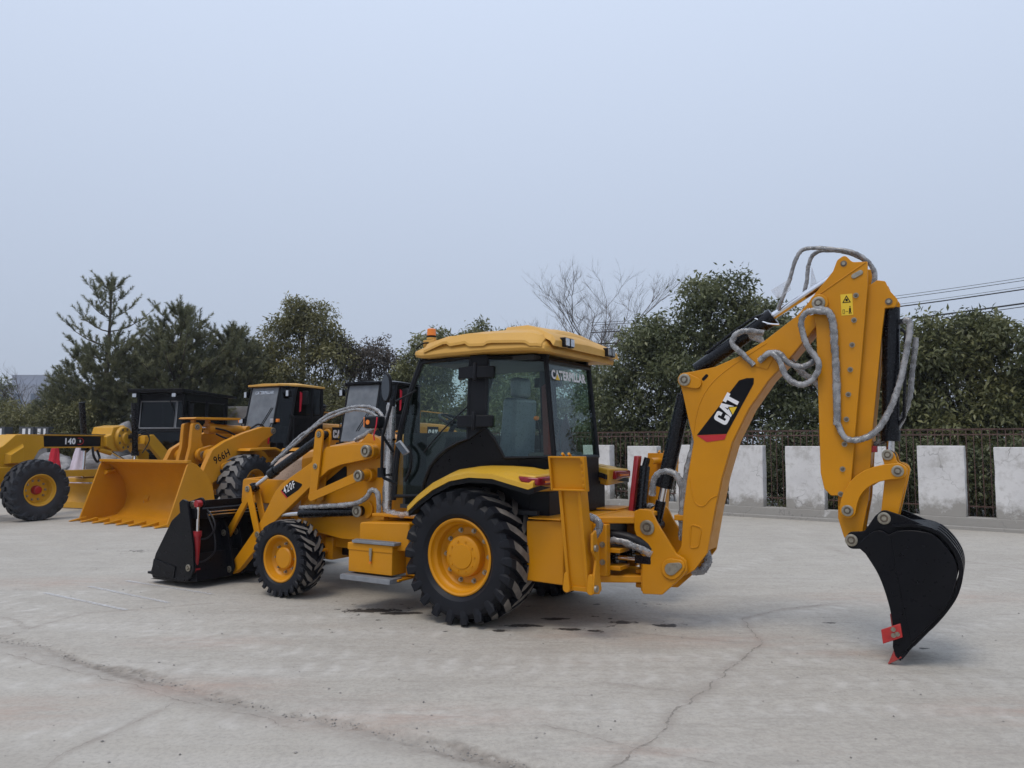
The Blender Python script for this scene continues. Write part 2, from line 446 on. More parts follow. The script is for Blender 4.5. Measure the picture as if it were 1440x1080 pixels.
class MB:
    """collects polygons; build() links them as ONE mesh object"""
    def __init__(self):
        self.v, self.f, self.mi = [], [], []
        self.cur = 0
        self.T = None
    def add(self, vs, fs):
        o = len(self.v)
        if self.T is not None:
            vs = [tuple(self.T @ Vector(p)) for p in vs]
        self.v.extend([tuple(p) for p in vs])
        for f in fs:
            self.f.append(tuple(i + o for i in f))
            self.mi.append(self.cur)
        return self
    def box(self, x0, x1, y0, y1, z0, z1):
        vs = [(x, y, z) for z in (z0, z1) for y in (y0, y1) for x in (x0, x1)]
        return self.add(vs, [(0, 2, 3, 1), (4, 5, 7, 6), (0, 1, 5, 4), (2, 6, 7, 3), (0, 4, 6, 2), (1, 3, 7, 5)])
    def hexa(self, b4, t4):
        return self.add(list(b4) + list(t4), [(3, 2, 1, 0), (4, 5, 6, 7), (0, 1, 5, 4), (1, 2, 6, 5), (2, 3, 7, 6), (3, 0, 4, 7)])
    def prism(self, poly, y0, y1):
        """polygon in x,z extruded along y"""
        n = len(poly)
        a = sum(poly[i][0] * poly[(i + 1) % n][1] - poly[(i + 1) % n][0] * poly[i][1] for i in range(n))
        if a > 0:
            poly = poly[::-1]
        vs = [(p[0], y0, p[1]) for p in poly] + [(p[0], y1, p[1]) for p in poly]
        lo, hi = (0, n) if y1 > y0 else (n, 0)
        fs = [tuple(hi + i for i in range(n)), tuple(lo + i for i in reversed(range(n)))]
        for i in range(n):
            j = (i + 1) % n
            fs.append((lo + i, lo + j, hi + j, hi + i))
        return self.add(vs, fs)
    def slab(self, pts, nrm):
        """any planar 3-D polygon given a thickness vector"""
        n = len(pts)
        nv = Vector(nrm)
        vs = [tuple(p) for p in pts] + [tuple(Vector(p) + nv) for p in pts]
        fs = [tuple(reversed(range(n))), tuple(n + i for i in range(n))]
        for i in range(n):
            j = (i + 1) % n
            fs.append((i, j, n + j, n + i))
        return self.add(vs, fs)
    def cyl(self, p0, p1, r0, r1=None, n=20, caps=True):
        r1 = r0 if r1 is None else r1
        p0, p1 = Vector(p0), Vector(p1)
        d = (p1 - p0).normalized()
        a = d.orthogonal().normalized()
        b = d.cross(a)
        vs, fs = [], []
        for p, r in ((p0, r0), (p1, r1)):
            for i in range(n):
                t = 2 * math.pi * i / n
                vs.append(tuple(p + (a * math.cos(t) + b * math.sin(t)) * r))
        for i in range(n):
            j = (i + 1) % n
            fs.append((i, j, n + j, n + i))
        if caps:
            fs.append(tuple(reversed(range(n))))
            fs.append(tuple(n + i for i in range(n)))
        return self.add(vs, fs)
    def tube(self, pts, r, n=8, smooth=0, jitter=0.0, caps=True):
        pts = [Vector(p) for p in pts]
        if smooth:
            pts = catmull(pts, smooth)
        m = len(pts)
        rad = r if hasattr(r, '__len__') else None
        vs, fs = [], []
        a = None
        for k, p in enumerate(pts):
            d = (pts[min(k + 1, m - 1)] - pts[max(k - 1, 0)]).normalized()
            if a is None:
                a = d.orthogonal().normalized()
            a = (a - d * a.dot(d))
            a = a.normalized() if a.length > 1e-6 else d.orthogonal().normalized()
            b = d.cross(a)
            rr = r
            if rad is not None:
                q = k / (m - 1) * (len(rad) - 1)
                i0 = min(int(q), len(rad) - 2)
                rr = rad[i0] + (rad[i0 + 1] - rad[i0]) * (q - i0)
            for i in range(n):
                t = 2 * math.pi * i / n
                q = rr * (1.0 + (random.uniform(-jitter, jitter) if jitter else 0.0))
                vs.append(tuple(p + (a * math.cos(t) + b * math.sin(t)) * q))
        for k in range(m - 1):
            for i in range(n):
                j = (i + 1) % n
                fs.append((k * n + i, k * n + j, (k + 1) * n + j, (k + 1) * n + i))
        if caps:
            fs.append(tuple(reversed(range(n))))
            fs.append(tuple((m - 1) * n + i for i in range(n)))
        return self.add(vs, fs)
    def lathe(self, prof, c=(0, 0, 0), n=48, flip=False):
        """profile of (radius, y) turned round the y axis through c"""
        vs, fs = [], []
        m = len(prof)
        for i in range(n):
            t = 2 * math.pi * i / n
            for r, y in prof:
                vs.append((c[0] + r * math.cos(t), c[1] + y, c[2] + r * math.sin(t)))
        for i in range(n):
            j = (i + 1) % n
            for k in range(m - 1):
                q = (i * m + k, i * m + k + 1, j * m + k + 1, j * m + k)
                fs.append(q[::-1] if flip else q)
        return self.add(vs, fs)
    def loft(self, rings, caps=True, closed=True):
        n = len(rings[0])
        vs = [tuple(p) for r in rings for p in r]
        fs = []
        for k in range(len(rings) - 1):
            for i in range(n if closed else n - 1):
                j = (i + 1) % n
                fs.append((k * n + i, k * n + j, (k + 1) * n + j, (k + 1) * n + i))
        if caps:
            fs.append(tuple(reversed(range(n))))
            fs.append(tuple((len(rings) - 1) * n + i for i in range(n)))
        return self.add(vs, fs)
    def build(self, name, mat, parent=None, bevel=0.0, angle=32.0, seg=2):
        me = bpy.data.meshes.new(name)
        me.from_pydata(self.v, [], self.f)
        ml = mat if isinstance(mat, (list, tuple)) else [mat]
        for x in ml:
            me.materials.append(MATS[x])
        if len(ml) > 1:
            me.polygons.foreach_set('material_index', self.mi)
        bm = bmesh.new()
        bm.from_mesh(me)
        bmesh.ops.recalc_face_normals(bm, faces=bm.faces)
        bm.to_mesh(me)
        bm.free()
        me.polygons.foreach_set('use_smooth', [True] * len(me.polygons))
        me.set_sharp_from_angle(angle=R(angle))
        me.update()
        o = bpy.data.objects.new(name, me)
        COL.objects.link(o)
        if parent is not None:
            o.parent = parent
        if bevel > 0:
            b = o.modifiers.new('bevel', 'BEVEL')
            b.width = bevel
            b.segments = seg
            b.limit_method = 'ANGLE'
            b.angle_limit = R(35)
            b.harden_normals = False
        return o

def catmull(pts, k):
    out = []
    n = len(pts)
    for i in range(n - 1):
        p0, p1, p2, p3 = pts[max(i - 1, 0)], pts[i], pts[i + 1], pts[min(i + 2, n - 1)]
        for j in range(k):
            t = j / k
            out.append(0.5 * ((2 * p1) + (p2 - p0) * t + (2 * p0 - 5 * p1 + 4 * p2 - p3) * t * t + (3 * p1 - p0 - 3 * p2 + p3) * t ** 3))
    out.append(pts[-1])
    return out

def rnd_poly(pts, seg=5):
    """polygon of (x, z[, radius]) with its corners filleted"""
    out = []
    n = len(pts)
    for i, p in enumerate(pts):
        r = p[2] if len(p) > 2 else 0.0
        P = Vector((p[0], p[1]))
        if r <= 0:
            out.append((p[0], p[1]))
            continue
        A = Vector(pts[i - 1][:2])
        B = Vector(pts[(i + 1) % n][:2])
        da, db = (A - P), (B - P)
        la, lb = da.length, db.length
        da, db = da / la, db / lb
        ang = max(0.05, math.acos(max(-1, min(1, da.dot(db)))))
        t = min(r / math.tan(ang / 2), la * 0.48, lb * 0.48)
        q0, q1 = P + da * t, P + db * t
        for k in range(seg + 1):
            s = k / seg
            q = (1 - s) ** 2 * q0 + 2 * s * (1 - s) * P + s * s * q1
            out.append((q.x, q.y))
    return out

def link_poly(a, b, ra, rb, n=9):
    """outline round two pin holes"""
    a, b = Vector(a), Vector(b)
    d = (b - a)
    th = math.atan2(d.y, d.x)
    k = math.acos(max(-1, min(1, (ra - rb) / d.length)))
    out = []
    for i in range(n):
        t = th + k + (2 * math.pi - 2 * k) * i / (n - 1)
        out.append((a.x + ra * math.cos(t), a.y + ra * math.sin(t)))
    for i in range(n):
        t = th - k + 2 * k * i / (n - 1)
        out.append((b.x + rb * math.cos(t), b.y + rb * math.sin(t)))
    return out

def thing(name, label, cat, loc=(0, 0, 0), rz=0.0, group=None):
    o = bpy.data.objects.new(name, None)
    COL.objects.link(o)
    o.location = loc
    o.rotation_euler = (0, 0, rz)
    o['label'] = label
    o['category'] = cat
    if group:
        o['group'] = group
    return o

def holder(name, parent, loc=(0, 0, 0)):
    o = bpy.data.objects.new(name, None)
    COL.objects.link(o)
    o.parent = parent
    o.location = loc
    return o

def tag(o, label, cat, group=None):
    o['label'] = label
    o['category'] = cat
    if group:
        o['group'] = group
    return o

def like(src, parent, loc=None, name=None):
    """a copy of one mesh object that shares its mesh"""
    c = src.copy()
    if name:
        c.name = name
    COL.objects.link(c)
    c.parent = parent
    if loc is not None:
        c.location = loc
    return c

def text_part(body, parent, mat, org, ex, ey, height, bold=0.0, xs=1.0, lift=0.0, name='lettering', shear=0.0, space=1.0):
    """flat lettering laid on a surface; org = lower left corner"""
    cu = bpy.data.curves.new('tmp', 'FONT')
    cu.body = body
    cu.size = 1.0
    cu.offset = bold
    cu.resolution_u = 4
    cu.shear = shear
    cu.space_character = space
    ob = bpy.data.objects.new('tmp', cu)
    COL.objects.link(ob)
    me = bpy.data.meshes.new_from_object(ob)
    bpy.data.objects.remove(ob)
    bpy.data.curves.remove(cu)
    n = len(me.vertices)
    co = np.zeros(n * 3)
    me.vertices.foreach_get('co', co)
    co = co.reshape(-1, 3)
    mn, mx = co.min(0), co.max(0)
    s = height / (mx[1] - mn[1])
    ex, ey = np.array(Vector(ex).normalized()), np.array(Vector(ey).normalized())
    nz = np.cross(ex, ey)
    q = np.array(org)[None] + np.outer((co[:, 0] - mn[0]) * s * xs, ex) + np.outer((co[:, 1] - mn[1]) * s, ey) + nz * lift
    me.vertices.foreach_set('co', q.ravel())
    me.materials.clear()
    me.materials.append(MATS[mat])
    me.name = name
    me.update()
    o = bpy.data.objects.new(name, me)
    COL.objects.link(o)
    o.parent = parent
    return o, (mx[0] - mn[0]) * s * xs

def block_cat(parent, org, ex, ey, h, lift=0.002):
    """heavy condensed three-letter logo with its yellow triangle"""
    ex, ey = Vector(ex).normalized(), Vector(ey).normalized()
    nz = ex.cross(ey)
    o = Vector(org)
    def lay(poly, x0, z):
        return [tuple(o + ex * ((x + x0) * h) + ey * (y * h) + nz * z) for x, y in poly]
    C = rnd_poly([(0.66, 0.62), (0.66, 1.0, 0.24), (0.0, 1.0, 0.24), (0.0, 0.0, 0.24), (0.66, 0.0, 0.24), (0.66, 0.38), (0.42, 0.38), (0.42, 0.21, 0.04), (0.25, 0.21, 0.04), (0.25, 0.79, 0.04), (0.42, 0.79, 0.04), (0.42, 0.62)])
    A1 = [(0.0, 0.0), (0.25, 1.0), (0.40, 1.0), (0.40, 0.68), (0.34, 0.40), (0.40, 0.40), (0.40, 0.20), (0.31, 0.20), (0.26, 0.0)]
    A2 = [(0.80 - x, y) for x, y in A1]
    T = [(0.0, 1.0), (0.66, 1.0), (0.66, 0.76), (0.46, 0.76), (0.46, 0.0), (0.20, 0.0), (0.20, 0.76), (0.0, 0.76)]
    for poly, x0 in ((C, 0.0), (A1, 0.66), (A2, 0.66), (T, 1.38)):
        MB().slab(lay(poly, x0, lift), nz * 0.0008).build('letter', 'decal_white', parent)
    MB().slab(lay([(0.80, -0.06), (1.56, -0.06), (1.18, 0.50)], 0, lift + 0.0012), nz * 0.0008).build('logo_edge', 'decal_black', parent)
    MB().slab(lay([(0.88, -0.04), (1.48, -0.04), (1.18, 0.40)], 0, lift + 0.0026), nz * 0.0008).build('logo_triangle', 'decal_yellow', parent)

def wrapped_hose(parent, pts, r=0.016, wrap=True, wr=1.7, name='hose', loose=0.28):
    h = MB().tube(pts, r, 8, 6).build(name, 'hose_rubber', parent)
    if wrap:
        MB().tube(pts, r * (1.0 + (wr - 1.0) * 0.55), 9, 9, jitter=loose * 0.55, caps=False).build('plastic_wrap', 'clear_wrap', h, angle=60)
    return h

def bolt_proto(r=0.022, h=0.02):
    m = MB()
    m.cyl((0, 0, 0), (0, h * 0.25, 0), r * 1.35, n=14)
    m.cur = 1
    m.cyl((0, h * 0.25, 0), (0, h, 0), r * 0.92, r * 0.86, n=6)
    m.cur = 0
    return m
# ------------------------------------------------------------------ the yard
JOINT = [(-9.5, 9.4), (-6.03, 7.64), (-4.46, 6.84), (-3.93, 6.59), (-3.3, 6.09), (-2.7, 5.76), (-2.01, 5.32), (-1.44, 5.01), (-0.94, 4.77), (-0.4, 4.44), (0.15, 4.13), (0.62, 3.84), (1.6, 3.2)]
CRACKS = [
    ([(-4.15, 6.37), (-3.49, 5.99), (-2.85, 5.64), (-2.21, 5.22), (-1.65, 4.95), (-1.3, 4.72)], 0.022),
    ([(-2.21, 5.22), (-2.22, 5.08), (-2.33, 4.71), (-2.44, 4.39), (-2.46, 4.3), (-2.44, 4.16)], 0.012),
    ([(3.47, 8.3), (2.71, 7.95), (2.23, 7.57), (2.17, 7.15), (2.12, 6.65)], 0.022),
    ([(2.12, 6.65), (1.58, 5.85), (1.49, 5.67), (1.28, 5.36), (1.0, 4.95), (0.92, 4.71), (0.81, 4.53), (0.67, 4.39), (0.52, 4.16), (0.43, 3.99)], 0.035),
    ([(-4.99, 7.64), (-4.77, 7.52), (-4.41, 7.15), (-4.45, 6.9)], 0.014),
    ([(-4.41, 7.15), (-4.39, 7.29), (-4.26, 7.82), (-3.9, 7.95), (-3.17, 8.3)], 0.010),
    ([(0.17, 4.79), (0.45, 4.6), (0.66, 4.44), (1.1, 4.2)], 0.016),
    ([(2.12, 6.65), (1.6, 6.8), (1.1, 7.02)], 0.014),
    ([(6.9, 10.5), (6.18, 11.67), (5.13, 12.2), (3.6, 12.9)], 0.02),
    ([(1.28, 5.36), (0.9, 5.48), (0.6, 5.62)], 0.01),
]

def seg_dist(X, Y, pts):
    d = np.full(X.shape, 1e9)
    for (x0, y0), (x1, y1) in zip(pts[:-1], pts[1:]):
        dx, dy = x1 - x0, y1 - y0
        t = np.clip(((X - x0) * dx + (Y - y0) * dy) / (dx * dx + dy * dy), 0, 1)
        d = np.minimum(d, np.hypot(X - x0 - t * dx, Y - y0 - t * dy))
    return d

def np_mesh(name, co, quads, mats, attrs=None, parent=None, smooth=False):
    co = np.asarray(co, np.float32)
    quads = np.asarray(quads, np.int32)
    k = quads.shape[1]
    me = bpy.data.meshes.new(name)
    me.vertices.add(len(co))
    me.vertices.foreach_set('co', co.ravel())
    me.loops.add(quads.size)
    me.loops.foreach_set('vertex_index', quads.ravel())
    me.polygons.add(len(quads))
    me.polygons.foreach_set('loop_start', np.arange(0, quads.size, k, dtype=np.int32))
    if smooth:
        me.polygons.foreach_set('use_smooth', np.ones(len(quads), bool))
    for m in (mats if isinstance(mats, (list, tuple)) else [mats]):
        me.materials.append(MATS[m])
    me.update(calc_edges=True)
    for an, (dom, val) in (attrs or {}).items():
        a = me.attributes.new(an, 'FLOAT', dom)
        a.data.foreach_set('value', np.asarray(val, np.float32))
    o = bpy.data.objects.new(name, me)
    COL.objects.link(o)
    if parent is not None:
        o.parent = parent
    return o

def make_yard():
    xs = np.concatenate([np.array([-60, -45, -33, -24, -18, -14, -11.5, -10]), np.arange(-9, 7.01, 0.04), np.array([8, 9.5, 12, 16, 22, 30])])
    ys = np.concatenate([np.array([-12, -6, -2, 0, 1.2, 2.2]), np.arange(3.0, 11.51, 0.04), np.array([12.2, 13, 14, 15.5, 17, 19, 22, 26, 30])])
    X, Y = np.meshgrid(xs, ys)
    dj = seg_dist(X, Y, JOINT)
    # joint: a shallow worn trench between two pours
    wob = 0.05 * np.sin(X * 3.1) + 0.04 * np.sin(X * 7.7 + 1.0)
    along = 0.62 + 0.30 * np.sin(X * 1.9 + 0.6) + 0.22 * np.sin(X * 5.3 + Y * 2.0)
    dirt = np.clip(1.0 - np.abs(dj + wob * 0.5 - 0.02) / 0.11, 0, 1) * np.clip(along, 0.5, 1.0)
    bloom = np.zeros_like(X)
    for pts, w in CRACKS:
        bloom = np.maximum(bloom, np.clip(1.0 - seg_dist(X, Y, pts) / (0.03 + 1.6 * w), 0, 1))
    # signed side of the joint: the near pour is smoother, with a soft dusty apron along the joint
    jx, jy = np.array([p[0] for p in JOINT]), np.array([p[1] for p in JOINT])
    near = (Y < np.interp(X, jx, jy)).astype(float)
    apron = np.clip(1.0 - dj / (0.30 + 0.06 * np.sin(X * 2.3) + 0.04 * np.sin(X * 6.1)), 0, 1) * (0.25 + 0.75 * near)
    bloom = np.maximum(bloom, np.clip(apron * 1.6, 0, 0.8))
    far = 1.0 - near * np.clip(dj / 0.25, 0, 1)
    rust = np.zeros_like(X)
    for cx, cy, rx, ry in [(1.7, 6.75, 1.1, 0.28), (0.6, 6.95, 0.5, 0.2), (2.7, 6.35, 0.6, 0.16), (-2.2, 5.5, 0.9, 0.3), (-3.2, 5.0, 0.7, 0.35), (-0.6, 4.9, 0.9, 0.3), (0.7, 4.4, 0.4, 0.12), (-5.5, 9.5, 1.4, 0.5), (4.4, 8.6, 1.5, 0.5), (3.4, 5.0, 1.0, 0.3), (-2.6, 6.7, 0.8, 0.25)]:
        rust = np.maximum(rust, np.clip(1.15 - np.sqrt(((X - cx) / rx) ** 2 + ((Y - cy) / ry) ** 2), 0, 1))
    rgn = np.random.default_rng(3)
    Z = -0.022 * np.clip(1 - dj / 0.13, 0, 1) + 0.006 * rgn.standard_normal(X.shape) * np.clip(1 - dj / 0.18, 0, 1)
    # oil and water spots
    wet = np.zeros_like(X)
    spots = [(-1.40, 7.93, 0.34, 0.10), (-1.15, 7.80, 0.20, 0.07), (-0.98, 7.83, 0.13, 0.05), (1.42, 7.29, 0.13, 0.07), (0.52, 7.15, 0.16, 0.05), (0.10, 7.29, 0.22, 0.06),
             (0.41, 7.57, 0.15, 0.06), (1.05, 7.42, 0.16, 0.06), (-0.1, 7.1, 0.10, 0.05), (0.75, 7.1, 0.10, 0.04),
             (-9.0, 14.7, 0.8, 0.22), (-7.5, 13.7, 0.45, 0.14), (-5.9, 12.1, 0.45, 0.12), (4.6, 6.3, 0.10, 0.04), (3.4, 6.5, 0.06, 0.03), (-7.0, 12.6, 0.5, 0.1), (3.0, 7.4, 0.07, 0.03)]
    for cx, cy, rx, ry in spots:
        d = np.sqrt(((X - cx) / rx) ** 2 + ((Y - cy) / ry) ** 2)
        wet = np.maximum(wet, np.clip(1.02 - 0.55 * d, 0, 0.9))
    # a sprinkle of small drips below the machine
    for _ in range(70):
        cx, cy = rgn.uniform(-1.9, 1.7), rgn.uniform(6.95, 8.4)
        d = np.hypot(X - cx, (Y - cy) * 1.4)
        wet = np.maximum(wet, np.clip(0.85 - d / rgn.uniform(0.06, 0.14), 0, 1) * rgn.uniform(0.7, 1.0))
    # curved tyre prints with chevron bars
    track = np.zeros_like(X)
    for cx, cy, rad, w in [(-1.5, 19.0, 13.1, 0.20), (-1.5, 19.0, 12.0, 0.20), (-4.5, 17.5, 10.2, 0.17), (3.0, 20.0, 14.4, 0.2), (-6.5, 17.0, 8.3, 0.18), (1.0, -9.0, 14.1, 0.16), (1.0, -9.0, 15.2, 0.16)]:
        dx, dy = X - cx, Y - cy
        rr = np.hypot(dx, dy)
        off = rr - rad
        arc = np.arctan2(dy, dx) * rad
        band = np.clip(1.2 - np.abs(off) / w, 0, 1)
        bars = 0.5 + 0.5 * np.sin(arc * 2 * math.pi / 0.22 + np.abs(off) * 14.0)
        track = np.maximum(track, band * (0.18 + 0.72 * bars ** 3) * 0.95)
    for cx, cy, ang, L in [(-3.3, 4.9, 0.9, 1.0), (-2.6, 4.7, 0.95, 1.1), (-1.6, 4.5, 0.9, 0.9), (-0.9, 4.35, 2.3, 0.9), (-0.6, 4.2, 2.35, 1.0), (-3.6, 5.2, 1.5, 0.8)]:
        ca, sa = math.cos(ang), math.sin(ang)
        a = (X - cx) * ca + (Y - cy) * sa
        b = -(X - cx) * sa + (Y - cy) * ca
        track = np.maximum(track, 0.32 * np.clip(1 - np.abs(a) / L, 0, 1) ** 0.6 * np.clip(1 - np.abs(b) / 0.12, 0, 1) * (0.5 + 0.5 * np.sin(b * 150)))
    ny, nx = X.shape
    idx = np.arange(nx * ny).reshape(ny, nx)
    q = np.stack([idx[:-1, :-1], idx[:-1, 1:], idx[1:, 1:], idx[1:, :-1]], -1).reshape(-1, 4)
    co = np.stack([X, Y, Z], -1).reshape(-1, 3)
    o = np_mesh('concrete_yard', co, q, 'concrete', {'wet': ('POINT', wet.ravel()), 'dirt': ('POINT', dirt.ravel()), 'track': ('POINT', track.ravel()), 'bloom': ('POINT', bloom.ravel()), 'rust': ('POINT', rust.ravel()), 'worn': ('POINT', far.ravel())}, smooth=True)
    o['kind'] = 'structure'
    return o

yard = make_yard()

gr = MB().add([(-600, -200, -0.06), (600, -200, -0.06), (600, 900, -0.06), (-600, 900, -0.06)], [(0, 1, 2, 3)]).build('ground', 'soil')
gr['kind'] = 'structure'

def wander(pts, z, seed):
    rr = random.Random(seed + 90)
    out = []
    for (x0, y0), (x1, y1) in zip(pts[:-1], pts[1:]):
        L = math.hypot(x1 - x0, y1 - y0)
        n = max(1, int(L / 0.10))
        for k in range(n):
            t = k / n
            j = 0.0 if k == 0 else 0.022
            out.append(Vector((x0 + (x1 - x0) * t + rr.uniform(-j, j), y0 + (y1 - y0) * t + rr.uniform(-j, j), z)))
    out.append(Vector((pts[-1][0], pts[-1][1], z)))
    return out

def strip(pts, width, z, seed):
    rr = random.Random(seed)
    P = catmull(wander(pts, z, seed), 6)
    vs, fs = [], []
    for i, p in enumerate(P):
        d = (P[min(i + 1, len(P) - 1)] - P[max(i - 1, 0)])
        n = Vector((-d.y, d.x, 0)).normalized()
        ease = min(1.0, i / 4.0, (len(P) - 1 - i) / 4.0)
        w = width * (0.35 + rr.random() * 0.9) * max(0.15, ease)
        off = n * rr.uniform(-0.007, 0.007)
        vs += [tuple(p + off + n * w / 2), tuple(p + off - n * w / 2)]
        if i:
            fs.append((2 * i - 2, 2 * i - 1, 2 * i + 1, 2 * i))
    m = MB()
    m.add(vs, fs)
    return m

for i, (pts, w) in enumerate(CRACKS):
    strip(pts, w * 0.42, 0.004, i).build('pavement_crack', 'crack_fill', yard)

for (x0, y0, x1, y1) in [(-5.29, 8.84, -3.92, 7.95), (-5.0, 9.23, -3.64, 8.3), (-4.74, 9.6, -3.35, 8.76)]:
    d = Vector((x1 - x0, y1 - y0, 0)).normalized()
    n = Vector((-d.y, d.x, 0)) * 0.026
    a, b = Vector((x0, y0, 0.005)), Vector((x1, y1, 0.005))
    MB().add([tuple(a - n), tuple(b - n), tuple(b + n), tuple(a + n)], [(0, 1, 2, 3)]).build('painted_line', 'worn_line', yard)

def make_pebbles():
    rr = random.Random(5)
    m = MB()
    cs = []
    P = catmull([Vector((x, y, 0)) for x, y in JOINT], 12)
    for _ in range(900):
        p = rr.choice(P)
        cs.append((p.x + rr.gauss(0, 0.10), p.y + rr.gauss(0, 0.07), -0.016, rr.uniform(0.003, 0.010)))
    for _ in range(420):
        y = rr.uniform(3.6, 14)
        cs.append((rr.uniform(-0.75, 0.75) * y, y, 0.001, rr.uniform(0.003, 0.012)))
    for x, y, z, s in cs:
        k = [rr.uniform(0.6, 1.3) for _ in range(6)]
        m.add([(x + s * k[0], y, z + s * 0.3), (x, y + s * k[1], z + s * 0.3), (x - s * k[2], y, z + s * 0.3), (x, y - s * k[3], z + s * 0.3), (x, y, z + s * k[4] * 0.8)],
              [(0, 1, 4), (1, 2, 4), (2, 3, 4), (3, 0, 4)])
    o = m.build('gravel', 'pebble', angle=5)
    o['kind'] = 'stuff'
    o['label'] = 'loose grey pebbles and crumbs along the broken pavement joint'
    # a leaf-sized flake and two bigger stones that can be told apart
make_pebbles()

# ------------------------------------------------------------------ boundary wall with pillars, iron fence behind it
WA = Vector((5.297, 18.057, 0))
WD = Vector((0.7964, -0.6047, 0))
WN = Vector((-0.6047, -0.7964, 0))            # towards the yard
WROT = math.atan2(WD.y, WD.x)
wall = thing('boundary_wall', 'whitewashed low wall with cracked stained pillars along the back of the yard', 'wall', WA, WROT)
S0, S1 = -11.5, 8.6
mb = MB()
mb.box(S0, S1, -0.168, 0.14, -0.05, 0.24)
mb.box(S0, S1, -0.24, -0.168, -0.05, 0.07)
mb.build('plinth', 'whitewash', wall, 0.012)
rw = random.Random(9)
k = 0
s = -0.19 - 1.325 * 8
while s < S1 - 0.8:
    h = 1.62 + rw.uniform(-0.015, 0.02)
    w = 0.82 + rw.uniform(-0.02, 0.02)
    pm = MB()
    n = 7
    # slightly uneven plaster block
    ring = []
    for z in np.linspace(0.235, h, n):
        j = lambda: rw.uniform(-0.006, 0.006)
        ring.append([(s + j(), -0.16 + j(), z), (s + w * 0.5, -0.16 + j(), z), (s + w + j(), -0.16 + j(), z), (s + w + j(), 0.10 + j(), z), (s + w * 0.5, 0.10, z), (s + j(), 0.10 + j(), z)])
    pm.loft(ring)
    pm.build('pillar', 'whitewash', wall, 0.012)
    s += 1.325
fence = thing('iron_fence', 'rusty brown iron railing standing behind the whitewashed wall pillars', 'fence', WA, WROT)
for z in (0.42, 1.84, 1.94):
    MB().box(S0, S1, 0.17, 0.195, z, z + 0.028).build('rail', 'iron_rust', fence)
MB().box(S0, S1, 0.165, 0.20, 1.955, 1.975).build('rail', 'iron_rust', fence)
bar0 = MB().box(-0.008, 0.008, 0.172, 0.188, 0.0, 1.955).build('bar', 'iron_rust', fence)
bar0.location = (S0 + 0.05, 0, 0)
x = S0 + 0.185
while x < S1:
    like(bar0, fence, (x + rw.uniform(-0.008, 0.008), 0, 0))
    x += 0.135

# ------------------------------------------------------------------ overhead cables and their pole
def cable(pts, r, name, label):
    o = MB().tube(pts, r, 6, 10).build(name, 'wire_black')
    tag(o, label, 'cable', 'overhead cables at the right')
for i, (y0, y1, r, txt) in enumerate([
        (7.74, 6.36, 0.0088, 'topmost thin overhead cable crossing the sky at the right'),
        (7.64, 6.26, 0.0110, 'second thin overhead cable from the top at the right'),
        (7.41, 6.03, 0.0077, 'thin cable just above the first thick bundle at the right'),
        (7.32, 5.94, 0.0220, 'thick black cable bundle above the hedge at the right'),
        (6.81, 5.43, 0.0303, 'lowest thick black cable bundle brushing the hedge tops'),
        (6.69, 5.31, 0.0143, 'lowest thin cable just under the bottom bundle')]):
    a, b = Vector((19.5, 27.0, y0)), Vector((3.4, 33.0, y1 + 0.5))
    mid = (a + b) / 2 - Vector((0, 0, 0.28))
    cable([a, a.lerp(mid, 0.5) - Vector((0, 0, 0.06)), mid, b.lerp(mid, 0.5) - Vector((0, 0, 0.06)), b], r, 'overhead_cable', txt)
pole = thing('utility_pole', 'grey utility pole carrying the overhead cables at the right edge', 'pole', (19.5, 27.05, 0))
MB().cyl((0, 0, -0.1), (0, 0, 8.4), 0.16, 0.11, 16).build('shaft', 'grey_post', pole)
for z in (7.78, 8.2):
    MB().box(-0.5, 0.5, -0.05, 0.05, z, z + 0.09).build('crossarm', 'grey_post', pole)

# ------------------------------------------------------------------ rocks, shed, posts, flags behind the grader
def boulder(loc, size, seed, label):
    rr = np.random.default_rng(seed)
    bm = bmesh.new()
    bmesh.ops.create_icosphere(bm, subdivisions=4, radius=1.0)
    dirs = rr.normal(size=(14, 3))
    dirs /= np.linalg.norm(dirs, axis=1)[:, None]
    cut = rr.uniform(0.55, 0.95, 14)
    for v in bm.verts:
        p = np.array(v.co)
        for d, c in zip(dirs, cut):
            e = p.dot(d) - c
            if e > 0:
                p = p - d * e * 0.85
        p = p * (1 + 0.05 * math.sin(7 * p[0] + 3 * p[2]) * math.sin(5 * p[1] + seed) + 0.03 * math.sin(17 * p[2] + 9 * p[0]))
        v.co = Vector(p * np.array(size))
    me = bpy.data.meshes.new('boulder')
    bm.to_mesh(me)
    bm.free()
    me.materials.append(MATS['rock'])
    me.polygons.foreach_set('use_smooth', [True] * len(me.polygons))
    me.set_sharp_from_angle(angle=R(38))
    o = bpy.data.objects.new('boulder', me)
    COL.objects.link(o)
    o.location = loc
    o.rotation_euler = (0, 0, seed * 1.3)
    tag(o, label, 'rock', 'landscape boulders behind the grader')
boulder((-12.6, 23.2, 0.65), (1.1, 0.8, 1.05), 2, 'large grey streaked boulder just under the grader beam')
boulder((-11.2, 22.9, 0.55), (0.9, 0.7, 0.95), 4, 'grey boulder between grader circle and bucket, behind the small upright flag')
boulder((-10.2, 23.6, 0.6), (1.1, 0.8, 0.9), 6, 'grey boulder half hidden behind the yellow loader bucket edge')
boulder((-12.9, 25.2, 0.9), (0.65, 0.6, 1.85), 9, 'tall brown boulder standing upright left of the black lift cylinder')
boulder((-14.3, 24.0, 0.45), (0.8, 0.6, 0.95), 12, 'low grey boulder behind the grader front wheel')

